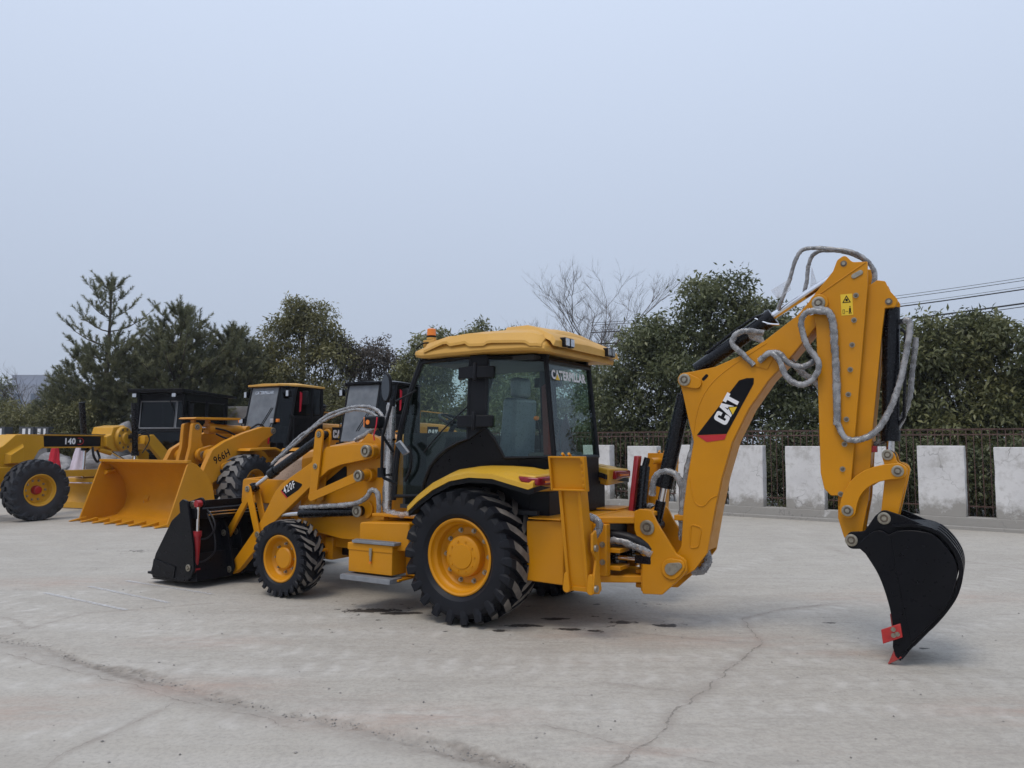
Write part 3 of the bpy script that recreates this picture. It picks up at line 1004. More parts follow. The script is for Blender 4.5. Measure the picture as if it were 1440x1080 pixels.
sh = thing('shed', 'small dark shed with pale grey sloping roof behind the pines', 'shed', (-15.6, 31.5, 0))
MB().box(-2.2, 2.4, -1.5, 1.5, 0, 2.45).build('wall', 'shed_wall', sh)
MB().hexa([(-2.6, -1.9, 2.42), (2.8, -1.9, 2.42), (2.8, 1.9, 3.2), (-2.6, 1.9, 3.2)], [(-2.6, -1.9, 2.50), (2.8, -1.9, 2.50), (2.8, 1.9, 3.28), (-2.6, 1.9, 3.28)]).build('roof', 'shed_roof', sh)

o = MB().box(-1.0, 1.0, -0.12, 0.12, 0, 3.0).build('concrete_wall', 'grey_post', bevel=0.02)
o.location = (-9.6, 28.0, 0)
tag(o, 'plain grey concrete wall slab between the two black cabs', 'wall')

for i, (x, y, txt) in enumerate([(-17.25, 26.0, 'leftmost grey post with dark banded cap by the left edge'), (-16.35, 26.1, 'middle grey post with dark banded cap above the grader beam'), (-15.9, 26.2, 'rightmost grey post with dark banded cap above the grader beam')]):
    p = thing('gate_post', txt, 'post', (x, y, 0), group='grey posts at the left')
    MB().box(-0.22, 0.22, -0.2, 0.2, 0, 1.85).build('shaft', 'grey_post', p, 0.01)
    c = MB().box(-0.24, 0.24, -0.22, 0.22, 1.852, 2.22).build('cap', 'shed_wall', p, 0.01)
    MB().box(-0.12, -0.02, -0.226, -0.22, 1.9, 2.16).build('band', 'decal_white', c)
    MB().box(0.08, 0.15, -0.226, -0.22, 1.9, 2.16).build('band', 'decal_white', c)

def furled_flag(loc, h, r, mat, label):
    t = thing('furled_flag', label, 'flag', loc, group='furled flags behind the grader wheel')
    MB().cyl((0, 0, 0), (0, 0, h + 0.15), 0.018, n=8).build('pole', 'zinc', t)
    rings = []
    for k in range(9):
        s = k / 8.0
        z = h - s * (h - 0.25)
        rr = 0.04 + (r - 0.04) * s ** 0.8
        rings.append([(0.03 + rr * (1 + 0.22 * math.sin(5 * a + k)) * math.cos(a), 0.6 * rr * (1 + 0.22 * math.sin(5 * a + k)) * math.sin(a), z) for a in np.linspace(0, 2 * math.pi, 24, endpoint=False)])
    MB().loft(rings).build('cloth', mat, t, angle=60)
furled_flag((-12.6, 21.2, 0), 1.75, 0.26, 'flag_red', 'red furled flag standing behind the grader front wheel')
furled_flag((-12.0, 21.3, 0), 1.68, 0.30, 'flag_white', 'white furled flag standing beside the red one')
furled_flag((-10.3, 21.0, 0), 1.45, 0.13, 'decal_yellow', 'small yellow flag in front of the boulders')

# ------------------------------------------------------------------ far building at the left edge
fb = thing('distant_building', 'pale building tinted haze blue far away at the left edge', 'building', (-78, 128, -1.6))
MB().box(-11, 9, -5, 5, 0, 12.6).build('wall', 'haze_blue_wall', fb)
MB().box(-3, 4, -4, 4, 12.6, 14.2).build('roof_room', 'haze_blue_wall', fb)
for i in range(7):
    for z in (2.5, 6.0, 9.5):
        MB().box(-10 + i * 2.7, -8.6 + i * 2.7, -5.06, -5.0, z, z + 1.6).build('window', 'far_window', fb)
# ------------------------------------------------------------------ wheels
def tyre_mesh(Rt, W, rim, n, lug=0.036, sweep=0.30, hw=0.055, stub=False, zig=0.0):
    """carcass turned round y plus moulded lugs; slot 0 rubber, slot 1 dusty tread faces"""
    m = MB()
    Rc = Rt - lug
    half = [(rim - 0.012, 0.36), (rim + 0.02, 0.42), (rim + 0.24 * (Rc - rim), 0.485), (rim + 0.5 * (Rc - rim), 0.50), (rim + 0.75 * (Rc - rim), 0.485), (Rc - 0.022, 0.42), (Rc - 0.004, 0.22), (Rc, 0.0)]
    prof = [(r, y * W) for r, y in half] + [(r, -y * W) for r, y in reversed(half[:-1])]
    m.lathe(prof, n=64)
    for side in (1, -1):
        for k in range(n):
            t0 = 2 * math.pi * (k + (0.5 if side < 0 else 0.0)) / n
            short = stub and k % 2
            st = [(-0.05, Rc - 0.012, -0.05, Rt, 1.0, 0.75), (0.07, Rc - 0.012, 0.07, Rt, 0.82, 1.0), (0.22, Rc - 0.012, 0.22, Rt - 0.002, 0.5 + zig, 1.05), (0.40, Rc - 0.02, 0.41, Rt - 0.012, 0.12, 1.0),
                  (0.465, Rc - 0.06 * Rt, 0.512, Rt - 0.05 * Rt, 0.0, 0.95), (0.485, Rc - 0.15 * Rt, 0.512, Rt - 0.15 * Rt, -0.02, 0.75), (0.487, Rc - 0.20 * Rt, 0.497, Rt - 0.235 * Rt, -0.03, 0.45)]
            if short:
                st = [(0.16, Rc - 0.012, 0.16, Rt, 0.62, 0.8)] + st[3:]
            vs = []
            for yb, rb, yt, rt, sw, h in st:
                tc = t0 + sweep * sw
                for (y, r, dt) in ((yb, rb, -hw * h * 1.15), (yt, rt, -hw * h * 0.8), (yt, rt, hw * h * 0.8), (yb, rb, hw * h * 1.15)):
                    vs.append((r * math.cos(tc + dt), side * y * W, r * math.sin(tc + dt)))
            nst = len(st)
            for q in range(nst - 1):
                a, b = q * 4, q * 4 + 4
                fr = []
                top = (a + 1, a + 2, b + 2, b + 1)
                base = vs[a:a + 4] + vs[b:b + 4]
                m.cur = 0
                m.add(base, [(0, 1, 5, 4), (2, 3, 7, 6)])
                m.cur = 1 if st[q + 1][0] < 0.45 else 0
                m.add(base, [(1, 2, 6, 5)])
            m.cur = 0
            m.add(vs[:4], [(0, 1, 2, 3)])
            m.add(vs[-4:], [(3, 2, 1, 0)])
    return m

def rim_mesh(rim, W, depth, disc_r):
    m = MB()
    yo = 0.43 * W
    m.lathe([(rim + 0.012, yo - 0.03), (rim + 0.016, yo), (rim + 0.004, yo + 0.006), (rim - 0.012, yo - 0.004), (rim - 0.018, yo - 0.03), (rim - 0.03, yo - 0.05), (rim * 0.87, yo - 0.065), (rim * 0.84, yo - depth * 0.8), (disc_r, yo - depth), (0.02, yo - depth), (0.0, yo - depth)], n=56)
    m.lathe([(rim * 0.88, yo - 0.06), (rim * 0.9, -0.40 * W), (rim + 0.01, -0.43 * W), (rim + 0.016, -0.42 * W)], n=40)
    return m

def add_wheel(root, name, x, y, z, side, Rt, W, rim, n, style, steer=0.0, paint='yellow_paint', rubber=('rubber', 'rubber_dusty')):
    w = holder(name, root, (x, y, z))
    w.rotation_euler = (0, 0, (0 if side > 0 else math.pi) + steer)
    if style == 'rear':
        tyre_mesh(Rt, W, rim, n, 0.052, 0.30 * side, 0.080).build('tyre', rubber, w, angle=30)
        rim_mesh(rim, W, 0.15, 0.26).build('rim', paint, w, angle=30)
        hub = MB().lathe([(0.20, 0.02), (0.198, 0.10), (0.19, 0.145), (0.175, 0.155), (0.165, 0.16), (0.118, 0.163), (0.112, 0.172), (0.0, 0.175)], n=48).build('hub', paint, w)
        hb = bolt_proto(0.009, 0.012).build('hub_bolt', paint, hub)
        hb.location = (0.142, 0.16, 0)
        for k in range(1, 10):
            a = 2 * math.pi * k / 10
            like(hb, hub, (0.142 * math.cos(a), 0.16, 0.142 * math.sin(a)))
        nr, ny, nn, ns = 0.245, 0.43 * W - 0.15, 10, 0.018
    elif style == 'front':
        tyre_mesh(Rt, W, rim, n, 0.030, 0.34 * side, 0.075, stub=True, zig=0.12).build('tyre', rubber, w, angle=30)
        rim_mesh(rim, W, 0.10, 0.18).build('rim', paint, w, angle=30)
        MB().lathe([(0.125, 0.02), (0.122, 0.075), (0.112, 0.085), (0.105, 0.09), (0.0, 0.092)], n=40).build('hub', paint, w)
        nr, ny, nn, ns = 0.155, 0.43 * W - 0.10, 8, 0.013
    elif style == 'loader':
        tyre_mesh(Rt, W, rim, n, 0.055, 0.26 * side, 0.115, zig=0.34).build('tyre', rubber, w, angle=30)
        rim_mesh(rim, W, 0.17, 0.28).build('rim', paint, w, angle=30)
        MB().lathe([(0.20, 0.0), (0.19, 0.14), (0.15, 0.17), (0.0, 0.175)], n=32).build('hub', paint, w)
        nr, ny, nn, ns = 0.26, 0.43 * W - 0.17, 12, 0.02
    else:
        tyre_mesh(Rt, W, rim, n, 0.045, 0.30 * side, 0.10, zig=0.25).build('tyre', rubber, w, angle=30)
        rim_mesh(rim, W, 0.19, 0.27).build('rim', paint, w, angle=30)
        MB().lathe([(0.10, -0.05), (0.10, 0.03), (0.085, 0.05), (0.085, 0.09), (0.07, 0.10), (0.0, 0.10)], n=28).build('hub', 'red_paint', w)
        nr, ny, nn, ns = 0.21, 0.43 * W - 0.19, 10, 0.02
    nut = bolt_proto(ns, 0.03).build('wheel_nut', 'zinc', w)
    nut.location = (nr, ny, 0)
    for k in range(1, nn):
        a = 2 * math.pi * k / nn
        like(nut, w, (nr * math.cos(a), ny, nr * math.sin(a)))
    return w

# ------------------------------------------------------------------ the backhoe loader
BH = thing('backhoe_loader', 'yellow backhoe loader with black buckets parked across the middle of the yard', 'backhoe loader', (0.058, 8.126, 0), R(148.416))
YP = 'yellow_paint'
add_wheel(BH, 'rear_wheel', 0.03, 0.80, 0.63, 1, 0.64, 0.50, 0.345, 22, 'rear')
add_wheel(BH, 'rear_wheel', 0.03, -0.80, 0.63, -1, 0.64, 0.50, 0.345, 22, 'rear')
add_wheel(BH, 'front_wheel', 2.475, 0.845, 0.42, 1, 0.425, 0.31, 0.245, 26, 'front')
add_wheel(BH, 'front_wheel', 2.475, -0.845, 0.42, -1, 0.425, 0.31, 0.245, 26, 'front')

# chassis
m = MB()
m.box(-0.6, 2.95, 0.22, 0.40, 0.50, 0.86)
m.box(-0.6, 2.95, -0.40, -0.22, 0.50, 0.86)
m.box(-0.5, 2.9, -0.22, 0.22, 0.52, 0.60)
m.build('chassis', YP, BH, 0.008)
MB().cyl((2.475, -0.72, 0.42), (2.475, 0.72, 0.42), 0.075, n=18).build('front_axle', YP, BH)
MB().cyl((0.03, -0.65, 0.63), (0.03, 0.65, 0.63), 0.13, n=20).cyl((0.03, -0.25, 0.63), (0.03, 0.25, 0.63), 0.24, n=20).build('rear_axle', YP, BH)
MB().box(2.2, 2.32, -0.3, 0.45, 0.36, 0.62).build('axle_bracket', YP, BH, 0.01)
MB().cyl((2.30, 0.1, 0.46), (2.30, 0.62, 0.46), 0.03, n=12).build('steering_rod', YP, BH)
MB().box(1.2, 2.2, -0.3, 0.3, 0.40, 0.52).build('belly_plate', 'black_plastic', BH, 0.01)

# hood, dusty side grille and nose frame
def hood_sec(x, w, z1, z0=0.88, rr=0.10):
    return [(x, -w, z0), (x, -w, z1 - rr), (x, -w + rr * 0.35, z1 - rr * 0.3), (x, -w + rr, z1), (x, 0, z1 + 0.03), (x, w - rr, z1), (x, w - rr * 0.35, z1 - rr * 0.3), (x, w, z1 - rr), (x, w, z0)]
MB().loft([hood_sec(1.12, 0.43, 1.77), hood_sec(1.7, 0.43, 1.76), hood_sec(2.2, 0.42, 1.69), hood_sec(2.76, 0.415, 1.60)]).build('hood', YP, BH, 0.0, 25)
def nose_sec(x, z1):
    return hood_sec(x, 0.395, z1, 0.88, 0.09)
MB().loft([nose_sec(2.762, 1.575), nose_sec(2.95, 1.58), nose_sec(3.08, 1.57), nose_sec(3.18, 1.53), nose_sec(3.28, 1.46), nose_sec(3.36, 1.37), nose_sec(3.42, 1.26), nose_sec(3.45, 1.0)]).build('nose_grille', 'dusty_grille', BH, 0.0, 25)
m = MB()
pts = rnd_poly([(2.85, 1.25), (3.70, 1.25, 0.05), (3.72, 0.96), (2.9, 0.96)])
m.prism(pts, 0.46, 0.50)
m.prism(pts, -0.50, -0.46)
m.box(3.69, 3.72, -0.46, 0.46, 0.96, 1.235)
m.hexa([(3.3, -0.46, 1.262), (3.69, -0.46, 1.225), (3.69, 0.46, 1.225), (3.3, 0.46, 1.262)], [(3.3, -0.46, 1.292), (3.69, -0.46, 1.25), (3.69, 0.46, 1.25), (3.3, 0.46, 1.292)])
m.build('nose_frame', YP, BH, 0.008)

# loader towers
for sy in (1, -1):
    tw = rnd_poly([(1.36, 0.62), (1.42, 1.70), (1.47, 1.745), (1.62, 1.80, 0.02), (1.78, 1.66), (2.24, 1.60), (2.28, 1.25), (2.62, 0.98), (2.62, 0.70), (2.0, 0.62)])
    t = MB().prism(tw, sy * 0.44, sy * 0.52).build('loader_tower', YP, BH, 0.006)
    MB().prism(rnd_poly([(1.93, 1.45, 0.03), (1.93, 1.27, 0.03), (2.26, 1.12, 0.03), (2.26, 1.24, 0.03)]), sy * 0.521, sy * 0.525).build('painted_opening', 'decal_black', t)  # black plate painted on for the shade inside an opening
    arc = [(1.50 + 0.36 * math.cos(a), sy * 0.524, 1.25 + 0.36 * math.sin(a)) for a in np.linspace(-1.3, 0.9, 12)]
    # pivot bosses
    MB().cyl((1.50, sy * 0.52, 1.60), (1.50, sy * 0.57, 1.60), 0.085, n=24).build('pivot_boss', YP, t, 0.006)
    MB().cyl((1.56, sy * 0.52, 1.34), (1.56, sy * 0.60, 1.34), 0.075, n=24).build('pivot_boss', YP, t, 0.006)
    MB().cyl((1.62, sy * 0.52, 0.965), (1.62, sy * 0.55, 0.965), 0.10, n=24).build('pivot_boss', YP, t, 0.006)

def pin(parent, x, y, z, sy, r=0.045, h=0.02, ring=True, name='pin'):
    m = MB()
    if ring:
        m.lathe([(r * 1.32, 0), (r * 1.32, sy * h * 0.6), (r * 1.22, sy * h * 0.7), (r * 0.86, sy * h * 0.7), (r * 0.86, sy * h * 0.2)], (x, y, z), 24)
    m.cur = 1
    m.cyl((x, y, z), (x, y + sy * h * 0.55, z), r * 0.85, n=20)
    m.cur = 0
    m.cyl((x, y + sy * h * 0.55, z), (x, y + sy * (h * 0.55 + 0.010), z), r * 0.50, n=6)
    return m.build(name, ['zinc', 'zinc_dark'], parent, 0.0)

# loader arms
arm_poly = rnd_poly([(1.42, 1.66, 0.05), (1.52, 1.69, 0.04), (2.12, 1.65, 0.06), (2.30, 1.50, 0.2), (2.82, 1.225, 0.05), (2.93, 1.13, 0.1), (3.20, 0.74), (3.66, 0.25, 0.03), (3.70, 0.16, 0.04), (3.64, 0.10, 0.03), (3.52, 0.18), (3.24, 0.44), (3.05, 0.68, 0.1), (2.80, 0.875), (2.49, 1.10), (2.28, 1.255), (2.08, 1.39, 0.08), (1.90, 1.45, 0.1), (1.52, 1.515, 0.04), (1.42, 1.545, 0.05)])
for sy in (1, -1):
    a = MB().prism(arm_poly, sy * 0.575, sy * 0.655).build('loader_arm', YP, BH, 0.006)
    pin(a, 1.50, sy * 0.655, 1.605, sy, 0.05, 0.07)
    # tilt linkage on the outside of the arm
    lv = MB().prism(link_poly((2.205, 1.79), (2.29, 1.08), 0.062, 0.058), sy * 0.665, sy * 0.69)
    lv.prism(link_poly((2.205, 1.79), (2.29, 1.08), 0.062, 0.058), sy * 0.555, sy * 0.572)
    lvo = lv.build('tilt_lever', YP, a, 0.004)
    MB().cyl((2.205, sy * 0.53, 1.79), (2.205, sy * 0.69, 1.79), 0.04, n=16).build('lever_pin', 'black_plastic', a)
    for px, pz in ((2.205, 1.79), (2.25, 1.43), (2.29, 1.09)):
        pin(a, px, sy * 0.69, pz, sy, 0.024, 0.014)
    MB().prism(link_poly((2.29, 1.085), (1.58, 1.335), 0.045, 0.05), sy * 0.60 if 0 else sy * 0.692, sy * 0.712).build('tie_link', YP, a, 0.003)
    pin(a, 1.565, sy * 0.70, 1.34, sy, 0.048, 0.06)
    MB().cyl((1.565, sy * 0.59, 1.34), (1.565, sy * 0.72, 1.34), 0.055, n=18).build('link_boss', YP, a)
    # tilt cylinder
    c = MB().cyl((2.22, sy * 0.615, 1.77), (3.02, sy * 0.615, 1.345), 0.05, n=20).cyl((2.98, sy * 0.615, 1.366), (3.07, sy * 0.615, 1.318), 0.06, n=20).build('tilt_cylinder', 'black_cylinder', a)
    MB().cyl((3.05, sy * 0.615, 1.33), (3.36, sy * 0.615, 1.155), 0.024, n=14).build('rod', 'chrome', c)
    MB().box(-0.06, 0.06, -0.05, 0.05, -0.045, 0.045).build('clevis', 'black_cylinder', c, 0.01).matrix_local = Matrix.Translation((3.37, sy * 0.615, 1.15)) @ Matrix.Rotation(R(28), 4, 'Y')
    # front lever and bucket link
    fl = MB().prism(link_poly((3.385, 1.14), (3.19, 0.60), 0.05, 0.045), sy * 0.665, sy * 0.685)
    fl.prism(link_poly((3.385, 1.14), (3.19, 0.60), 0.05, 0.045), sy * 0.54, sy * 0.56)
    fl.build('front_lever', YP, a, 0.004)
    pin(a, 3.385, sy * 0.685, 1.14, sy, 0.028, 0.014)
    pin(a, 3.19, sy * 0.685, 0.61, sy, 0.028, 0.014)
    MB().prism(link_poly((3.40, 1.10), (3.80, 0.58), 0.035, 0.045), sy * 0.59, sy * 0.63).build('bucket_link', YP, a, 0.004)
    # lift cylinder
    lc = MB().cyl((1.62, sy * 0.61, 0.955), (2.55, sy * 0.61, 0.885), 0.055, n=20).build('lift_cylinder', 'black_cylinder', BH)
    MB().cyl((2.55, sy * 0.61, 0.885), (3.0, sy * 0.61, 0.845), 0.03, n=14).build('rod', 'chrome', lc)
    pin(lc, 1.63, sy * 0.66, 0.955, sy, 0.05, 0.03)
MB().cyl((3.05, -0.58, 0.78), (3.05, 0.58, 0.78), 0.06, n=16).build('cross_tube', YP, BH)
dec = MB().prism(rnd_poly([(2.84, 1.13), (2.68, 1.255, 0.02), (2.64, 1.262), (2.475, 1.22, 0.02), (2.55, 1.155), (2.74, 1.055, 0.01)]), 0.6552, 0.6575).build('model_decal', 'decal_black', BH)
MB().prism([(2.843, 1.132), (2.74, 1.05), (2.725, 1.06), (2.826, 1.14)], 0.6578, 0.6585).build('decal_edge', 'decal_red', dec)
text_part('420F', dec, 'decal_white', (2.775, 0.6592, 1.098), (-0.9, 0, 0.42), (0.36, 0, 0.93), 0.085, 0.010, 0.74, space=1.22)

# 4-in-1 loader bucket, dull black
bk = holder('loader_bucket', BH)
side_b = rnd_poly([(3.96, 0.99, 0.03), (3.90, 1.03, 0.03), (3.82, 1.01, 0.02), (3.78, 0.90), (3.68, 0.50), (3.65, 0.24), (3.70, 0.14, 0.03), (3.80, 0.075), (4.42, 0.07), (4.46, 0.15), (4.38, 0.36), (4.09, 0.77), (3.94, 0.87)])
for sy in (1, -1):
    sp = MB().prism(side_b, sy * 1.17, sy * 1.20).build('side_plate', 'black_paint', bk, 0.004)
    MB().prism([(4.40, 0.30), (3.98, 0.24), (4.0, 0.10), (4.44, 0.11)], sy * 1.20, sy * 1.212).build('wear_plate', 'black_paint', sp, 0.003)
    pin(sp, 3.745, sy * 1.20, 0.245, sy, 0.03, 0.018)
    pin(sp, 3.80, sy * 1.12, 0.965, sy, 0.035, 0.02)
    # red clam cylinder
    cy = MB().cyl((3.72, sy * 1.12, 0.24), (3.715, sy * 1.12, 0.64), 0.028, 0.045, 18).cyl((3.715, sy * 1.12, 0.60), (3.714, sy * 1.12, 0.66), 0.052, n=18).build('clam_cylinder', 'red_paint', bk)
    MB().cyl((3.714, sy * 1.12, 0.66), (3.71, sy * 1.12, 0.95), 0.02, n=12).build('rod', 'chrome', cy)
    MB().cyl((3.71, sy * 1.09, 0.98), (3.71, sy * 1.15, 0.98), 0.042, n=16).build('cylinder_eye', 'red_paint', cy)
    MB().cyl((3.72, sy * 1.09, 0.215), (3.72, sy * 1.15, 0.215), 0.042, n=16).build('cylinder_eye', 'red_paint', cy)
    MB().prism(link_poly((3.72, 0.99), (3.90, 0.90), 0.06, 0.10), sy * 1.06, sy * 1.085).build('ear', 'black_paint', bk, 0.004)
    wrapped_hose(bk, [(3.70, sy * 1.10, 0.57), (3.62, sy * 1.05, 0.58), (3.50, sy * 1.04, 0.70), (3.56, sy * 1.03, 0.82), (3.68, sy * 1.02, 0.90)], 0.010, False)
    wrapped_hose(bk, [(3.70, sy * 1.10, 0.30), (3.62, sy * 1.05, 0.33), (3.50, sy * 1.03, 0.45), (3.55, sy * 1.02, 0.66), (3.68, sy * 1.02, 0.86)], 0.010, False)
# shell: back, floor and the clam joint
back = [(3.90, 1.00), (3.86, 0.80), (3.84, 0.55), (3.82, 0.34), (3.88, 0.16), (4.02, 0.09), (4.46, 0.055)]
out_ = [(x - 0.028, z - 0.0) for x, z in back[:4]] + [(3.86, 0.135), (4.01, 0.06), (4.52, 0.045)]
MB().prism(back + out_[::-1], -1.17, 1.17).build('bucket_shell', 'black_paint', bk, 0.003)
MB().box(3.70, 3.84, -1.15, 1.15, 0.80, 0.92).build('top_beam', 'black_paint', bk, 0.01)
MB().prism([(3.65, 0.09), (3.85, 0.06), (3.85, 0.36), (3.72, 0.40)], -1.15, 1.15).build('heel', 'black_paint', bk, 0.01)
for y in np.linspace(-1.12, 1.12, 6):
    MB().box(4.40, 4.56, y - 0.06, y + 0.06, 0.105, 0.135).build('tooth', 'black_paint', bk, 0.006)
for y in (0.52, 0.70, -0.52, -0.70):
    e = MB().prism(rnd_poly([(3.62, 0.10, 0.03), (3.56, 0.20, 0.05), (3.70, 0.64), (3.78, 0.78), (3.86, 0.78), (3.86, 0.1)]), y - 0.013, y + 0.013).build('bucket_ear', 'black_paint', bk, 0.003)
    pin(e, 3.64, y + math.copysign(0.013, y), 0.17, math.copysign(1, y), 0.03, 0.012)
    pin(e, 3.76, y + math.copysign(0.013, y), 0.60, math.copysign(1, y), 0.03, 0.012)
for z in (0.84, 0.875):
    MB().cyl((3.685, 0.1, z), (3.685, 1.0, z), 0.009, n=8).build('hydraulic_pipe', 'chrome', bk)

# tank, tool box and steps
MB().prism(rnd_poly([(0.70, 0.62), (0.70, 0.90, 0.03), (1.36, 0.875, 0.04), (1.36, 0.60)]), 0.45, 0.92).build('tank', YP, BH, 0.012)
tb = holder('tool_box', BH)
MB().box(0.85, 1.43, 0.72, 1.0, 0.38, 0.645).build('box_body', YP, tb, 0.006)
MB().prism([(0.84, 0.60), (0.84, 0.672), (1.44, 0.672), (1.44, 0.60)], 0.985, 1.008).box(0.84, 1.44, 0.71, 1.006, 0.648, 0.674).build('lid', YP, tb, 0.006)
MB().box(1.10, 1.135, 1.008, 1.022, 0.56, 0.635).cyl((1.117, 1.015, 0.50), (1.117, 1.015, 0.57), 0.012, n=8).build('latch', 'zinc', tb, 0.003)
MB().cyl((1.117, 1.018, 0.485), (1.117, 1.018, 0.505), 0.014, n=8).build('latch_tag', 'orange_plastic', tb)
for nm, x0, x1, y0, y1, z in (('upper_step', 0.80, 1.36, 0.90, 1.03, 0.705), ('lower_step', 0.80, 1.46, 0.90, 1.09, 0.36)):
    st = holder(nm, BH)
    MB().box(x0, x1, y0, y1, z - (0.05 if 'lower' in nm else 0.028), z).build('tread_plate', 'step_grey', st, 0.004)
    n = 26
    t0 = MB().prism([(0, 0), (0.012, 0.012), (0.024, 0)], y1 - 0.05, y1 - 0.002).build('tread_tooth', 'step_grey', st)
    t0.location = (x0 + 0.01, 0, z)
    for k in range(1, int((x1 - x0 - 0.03) / 0.025)):
        like(t0, st, (x0 + 0.01 + k * 0.025, 0, z))
MB().box(0.78, 0.90, 0.5, 0.98, 0.325, 0.345).box(1.30, 1.42, 0.5, 1.0, 0.31, 0.33).build('step_bracket', YP, BH, 0.003)
MB().box(0.70, 0.84, 0.70, 0.80, 0.36, 0.72).build('box_mount', YP, BH, 0.004)
MB().box(0.62, 1.30, 0.40, 0.80, 0.93, 0.96).build('cab_support', YP, BH, 0.006)

# ------------------------------------------------------------------ cab
CY = 0.76
def sd(u, w, dy=0.0, side=1):
    """point on the cab side skin; the rear quarter tapers inwards"""
    if u >= 0:
        x, y = u, CY - 0.045 * u
    else:
        x, y = 0.81 * u, CY - 0.36 * (-u)
    y -= 0.045 * max(0.0, (w - 1.6))
    return (x, side * (y + dy), w)
def side_panel(poly, dy, th, side):
    a = [sd(u, w, dy, side) for u, w in poly]
    b = [sd(u, w, dy - th, side) for u, w in poly]
    m = MB()
    n = len(a)
    fs = [tuple(range(n)), tuple(reversed(range(n, 2 * n)))]
    for i in range(n):
        j = (i + 1) % n
        fs.append((i, n + i, n + j, j))
    m.add(a + b, fs)
    return m
def frame_tube(poly, dy, r, side, closed=True):
    P = [Vector(sd(u, w, dy, side)) for u, w in poly]
    if closed:
        P = P + [P[0]]
    return MB().tube(P, r, 6)
cab = holder('cab', BH)
BP = 'black_plastic'
arc_w = [(0.70, 1.16), (0.66, 1.30), (0.585, 1.455), (0.48, 1.56), (0.37, 1.635), (0.22, 1.70), (0.11, 1.73)]
door = [(1.06, 1.14), (1.04, 1.45), (0.985, 1.84), (0.90, 2.15), (0.735, 2.52), (0.40, 2.535), (0.11, 2.535), (0.11, 2.1)] + [(0.11, 1.73)] + arc_w[::-1][1:]
rearq = [(-0.09, 2.53), (-0.40, 2.52), (-0.74, 2.49), (-0.79, 2.0), (-0.83, 1.56), (-0.31, 1.55), (-0.19, 1.74), (-0.09, 1.84)]
for side in (1, -1):
    d = holder('door', cab)
    side_panel(door, 0.0, 0.008, side).build('glass', 'cab_glass', d, angle=20)
    frame_tube(door, 0.004, 0.020, side).build('frame', BP, d, angle=50)
    P = [sd(0.86, 1.66, 0.03, side), sd(0.80, 1.56, 0.05, side), sd(0.82, 1.42, 0.045, side), sd(0.90, 1.30, 0.03, side)]
    MB().tube(P, 0.016, 8, 5).build('handle', BP, d)
    q = side_panel(rearq, 0.0, 0.008, side).build('quarter_window', 'cab_glass', cab, angle=20)
    frame_tube(rearq, 0.004, 0.017, side).build('window_frame', BP, q, angle=50)
    # pillars and lower skin
    side_panel([(0.11, 2.56), (-0.09, 2.56), (-0.09, 1.84), (0.11, 1.72)], 0.012, 0.06, side).build('pillar', BP, cab, 0.004)
    low = [(0.70, 1.13)] + arc_w[1:] + [(0.11, 1.73), (-0.09, 1.84), (-0.19, 1.74), (-0.31, 1.545), (-0.86, 1.545), (-0.86, 1.30), (0.2, 1.30), (0.5, 1.13)]
    side_panel(low, -0.004, 0.03, side).build('lower_skin', 'black_paint', cab, 0.003)
    side_panel([(0.74, 2.60), (0.735, 2.525), (-0.75, 2.485), (-0.76, 2.56)], 0.010, 0.05, side).build('roof_rail', BP, cab, 0.003)
    # A pillar tube and hinges on the B pillar
    MB().tube([Vector(sd(1.085, 1.10, -0.005, side)), Vector(sd(1.06, 1.5, -0.005, side)), Vector(sd(1.005, 1.85, -0.005, side)), Vector(sd(0.92, 2.16, -0.005, side)), Vector(sd(0.75, 2.56, -0.005, side))], 0.028, 8).build('pillar', BP, cab)
    for zz in (2.385, 1.905):
        h = MB()
        a, b, c2, d2 = sd(0.22, zz + 0.055, 0.02, side), sd(-0.20, zz + 0.055, 0.03, side), sd(-0.20, zz - 0.055, 0.03, side), sd(0.22, zz - 0.055, 0.02, side)
        h.slab([a, sd(0.03, zz + 0.06, 0.02, side), sd(0.03, zz - 0.06, 0.02, side), d2], (0, side * 0.035, 0))
        h.slab([sd(-0.01, zz + 0.06, 0.03, side), b, c2, sd(-0.01, zz - 0.06, 0.03, side)], (0, side * 0.035, 0))
        h.cyl(sd(0.01, zz - 0.09, 0.06, side), sd(0.01, zz + 0.09, 0.06, side), 0.02, n=10)
        h.build('hinge', BP, cab, 0.012)
# front glass, rear glass, floor, lining
fz = [(1.10, 1.0), (1.04, 1.5), (0.985, 1.85), (0.90, 2.16), (0.74, 2.55)]
MB().loft([[(x, -0.69 + 0.0 * z, z), (x, 0.69, z)] for x, z in fz], caps=False, closed=False).build('windshield', 'cab_glass', cab, angle=60)
rg = [(-0.705, 1.56), (-0.61, 2.50)]
w = MB().slab([(-0.705, 0.46, 1.56), (-0.61, 0.455, 2.50), (-0.61, -0.455, 2.50), (-0.705, -0.46, 1.56)], (0.008, 0, 0)).build('rear_window', 'cab_glass', cab)
fr = MB()
for p0, p1 in (((-0.70, 0.48, 1.54), (-0.605, 0.47, 2.52)), ((-0.70, -0.48, 1.54), (-0.605, -0.47, 2.52))):
    fr.tube([p0, p1], 0.026, 8)
fr.tube([(-0.705, -0.47, 1.55), (-0.705, 0.47, 1.55)], 0.022, 8)
fr.tube([(-0.612, -0.46, 2.49), (-0.612, 0.46, 2.49)], 0.03, 8)
fr.build('window_frame', BP, w)
MB().box(-0.72, -0.66, -0.47, 0.47, 1.25, 1.54).build('rear_skirt', BP, cab, 0.004)
_, wd = text_part('CATERPILLAR', w, 'decal_white', (-0.637, 0.41, 2.315), (0, -1, 0), (0.1, 0, 0.995), 0.095, 0.045, 0.94, 0.004, space=1.08)
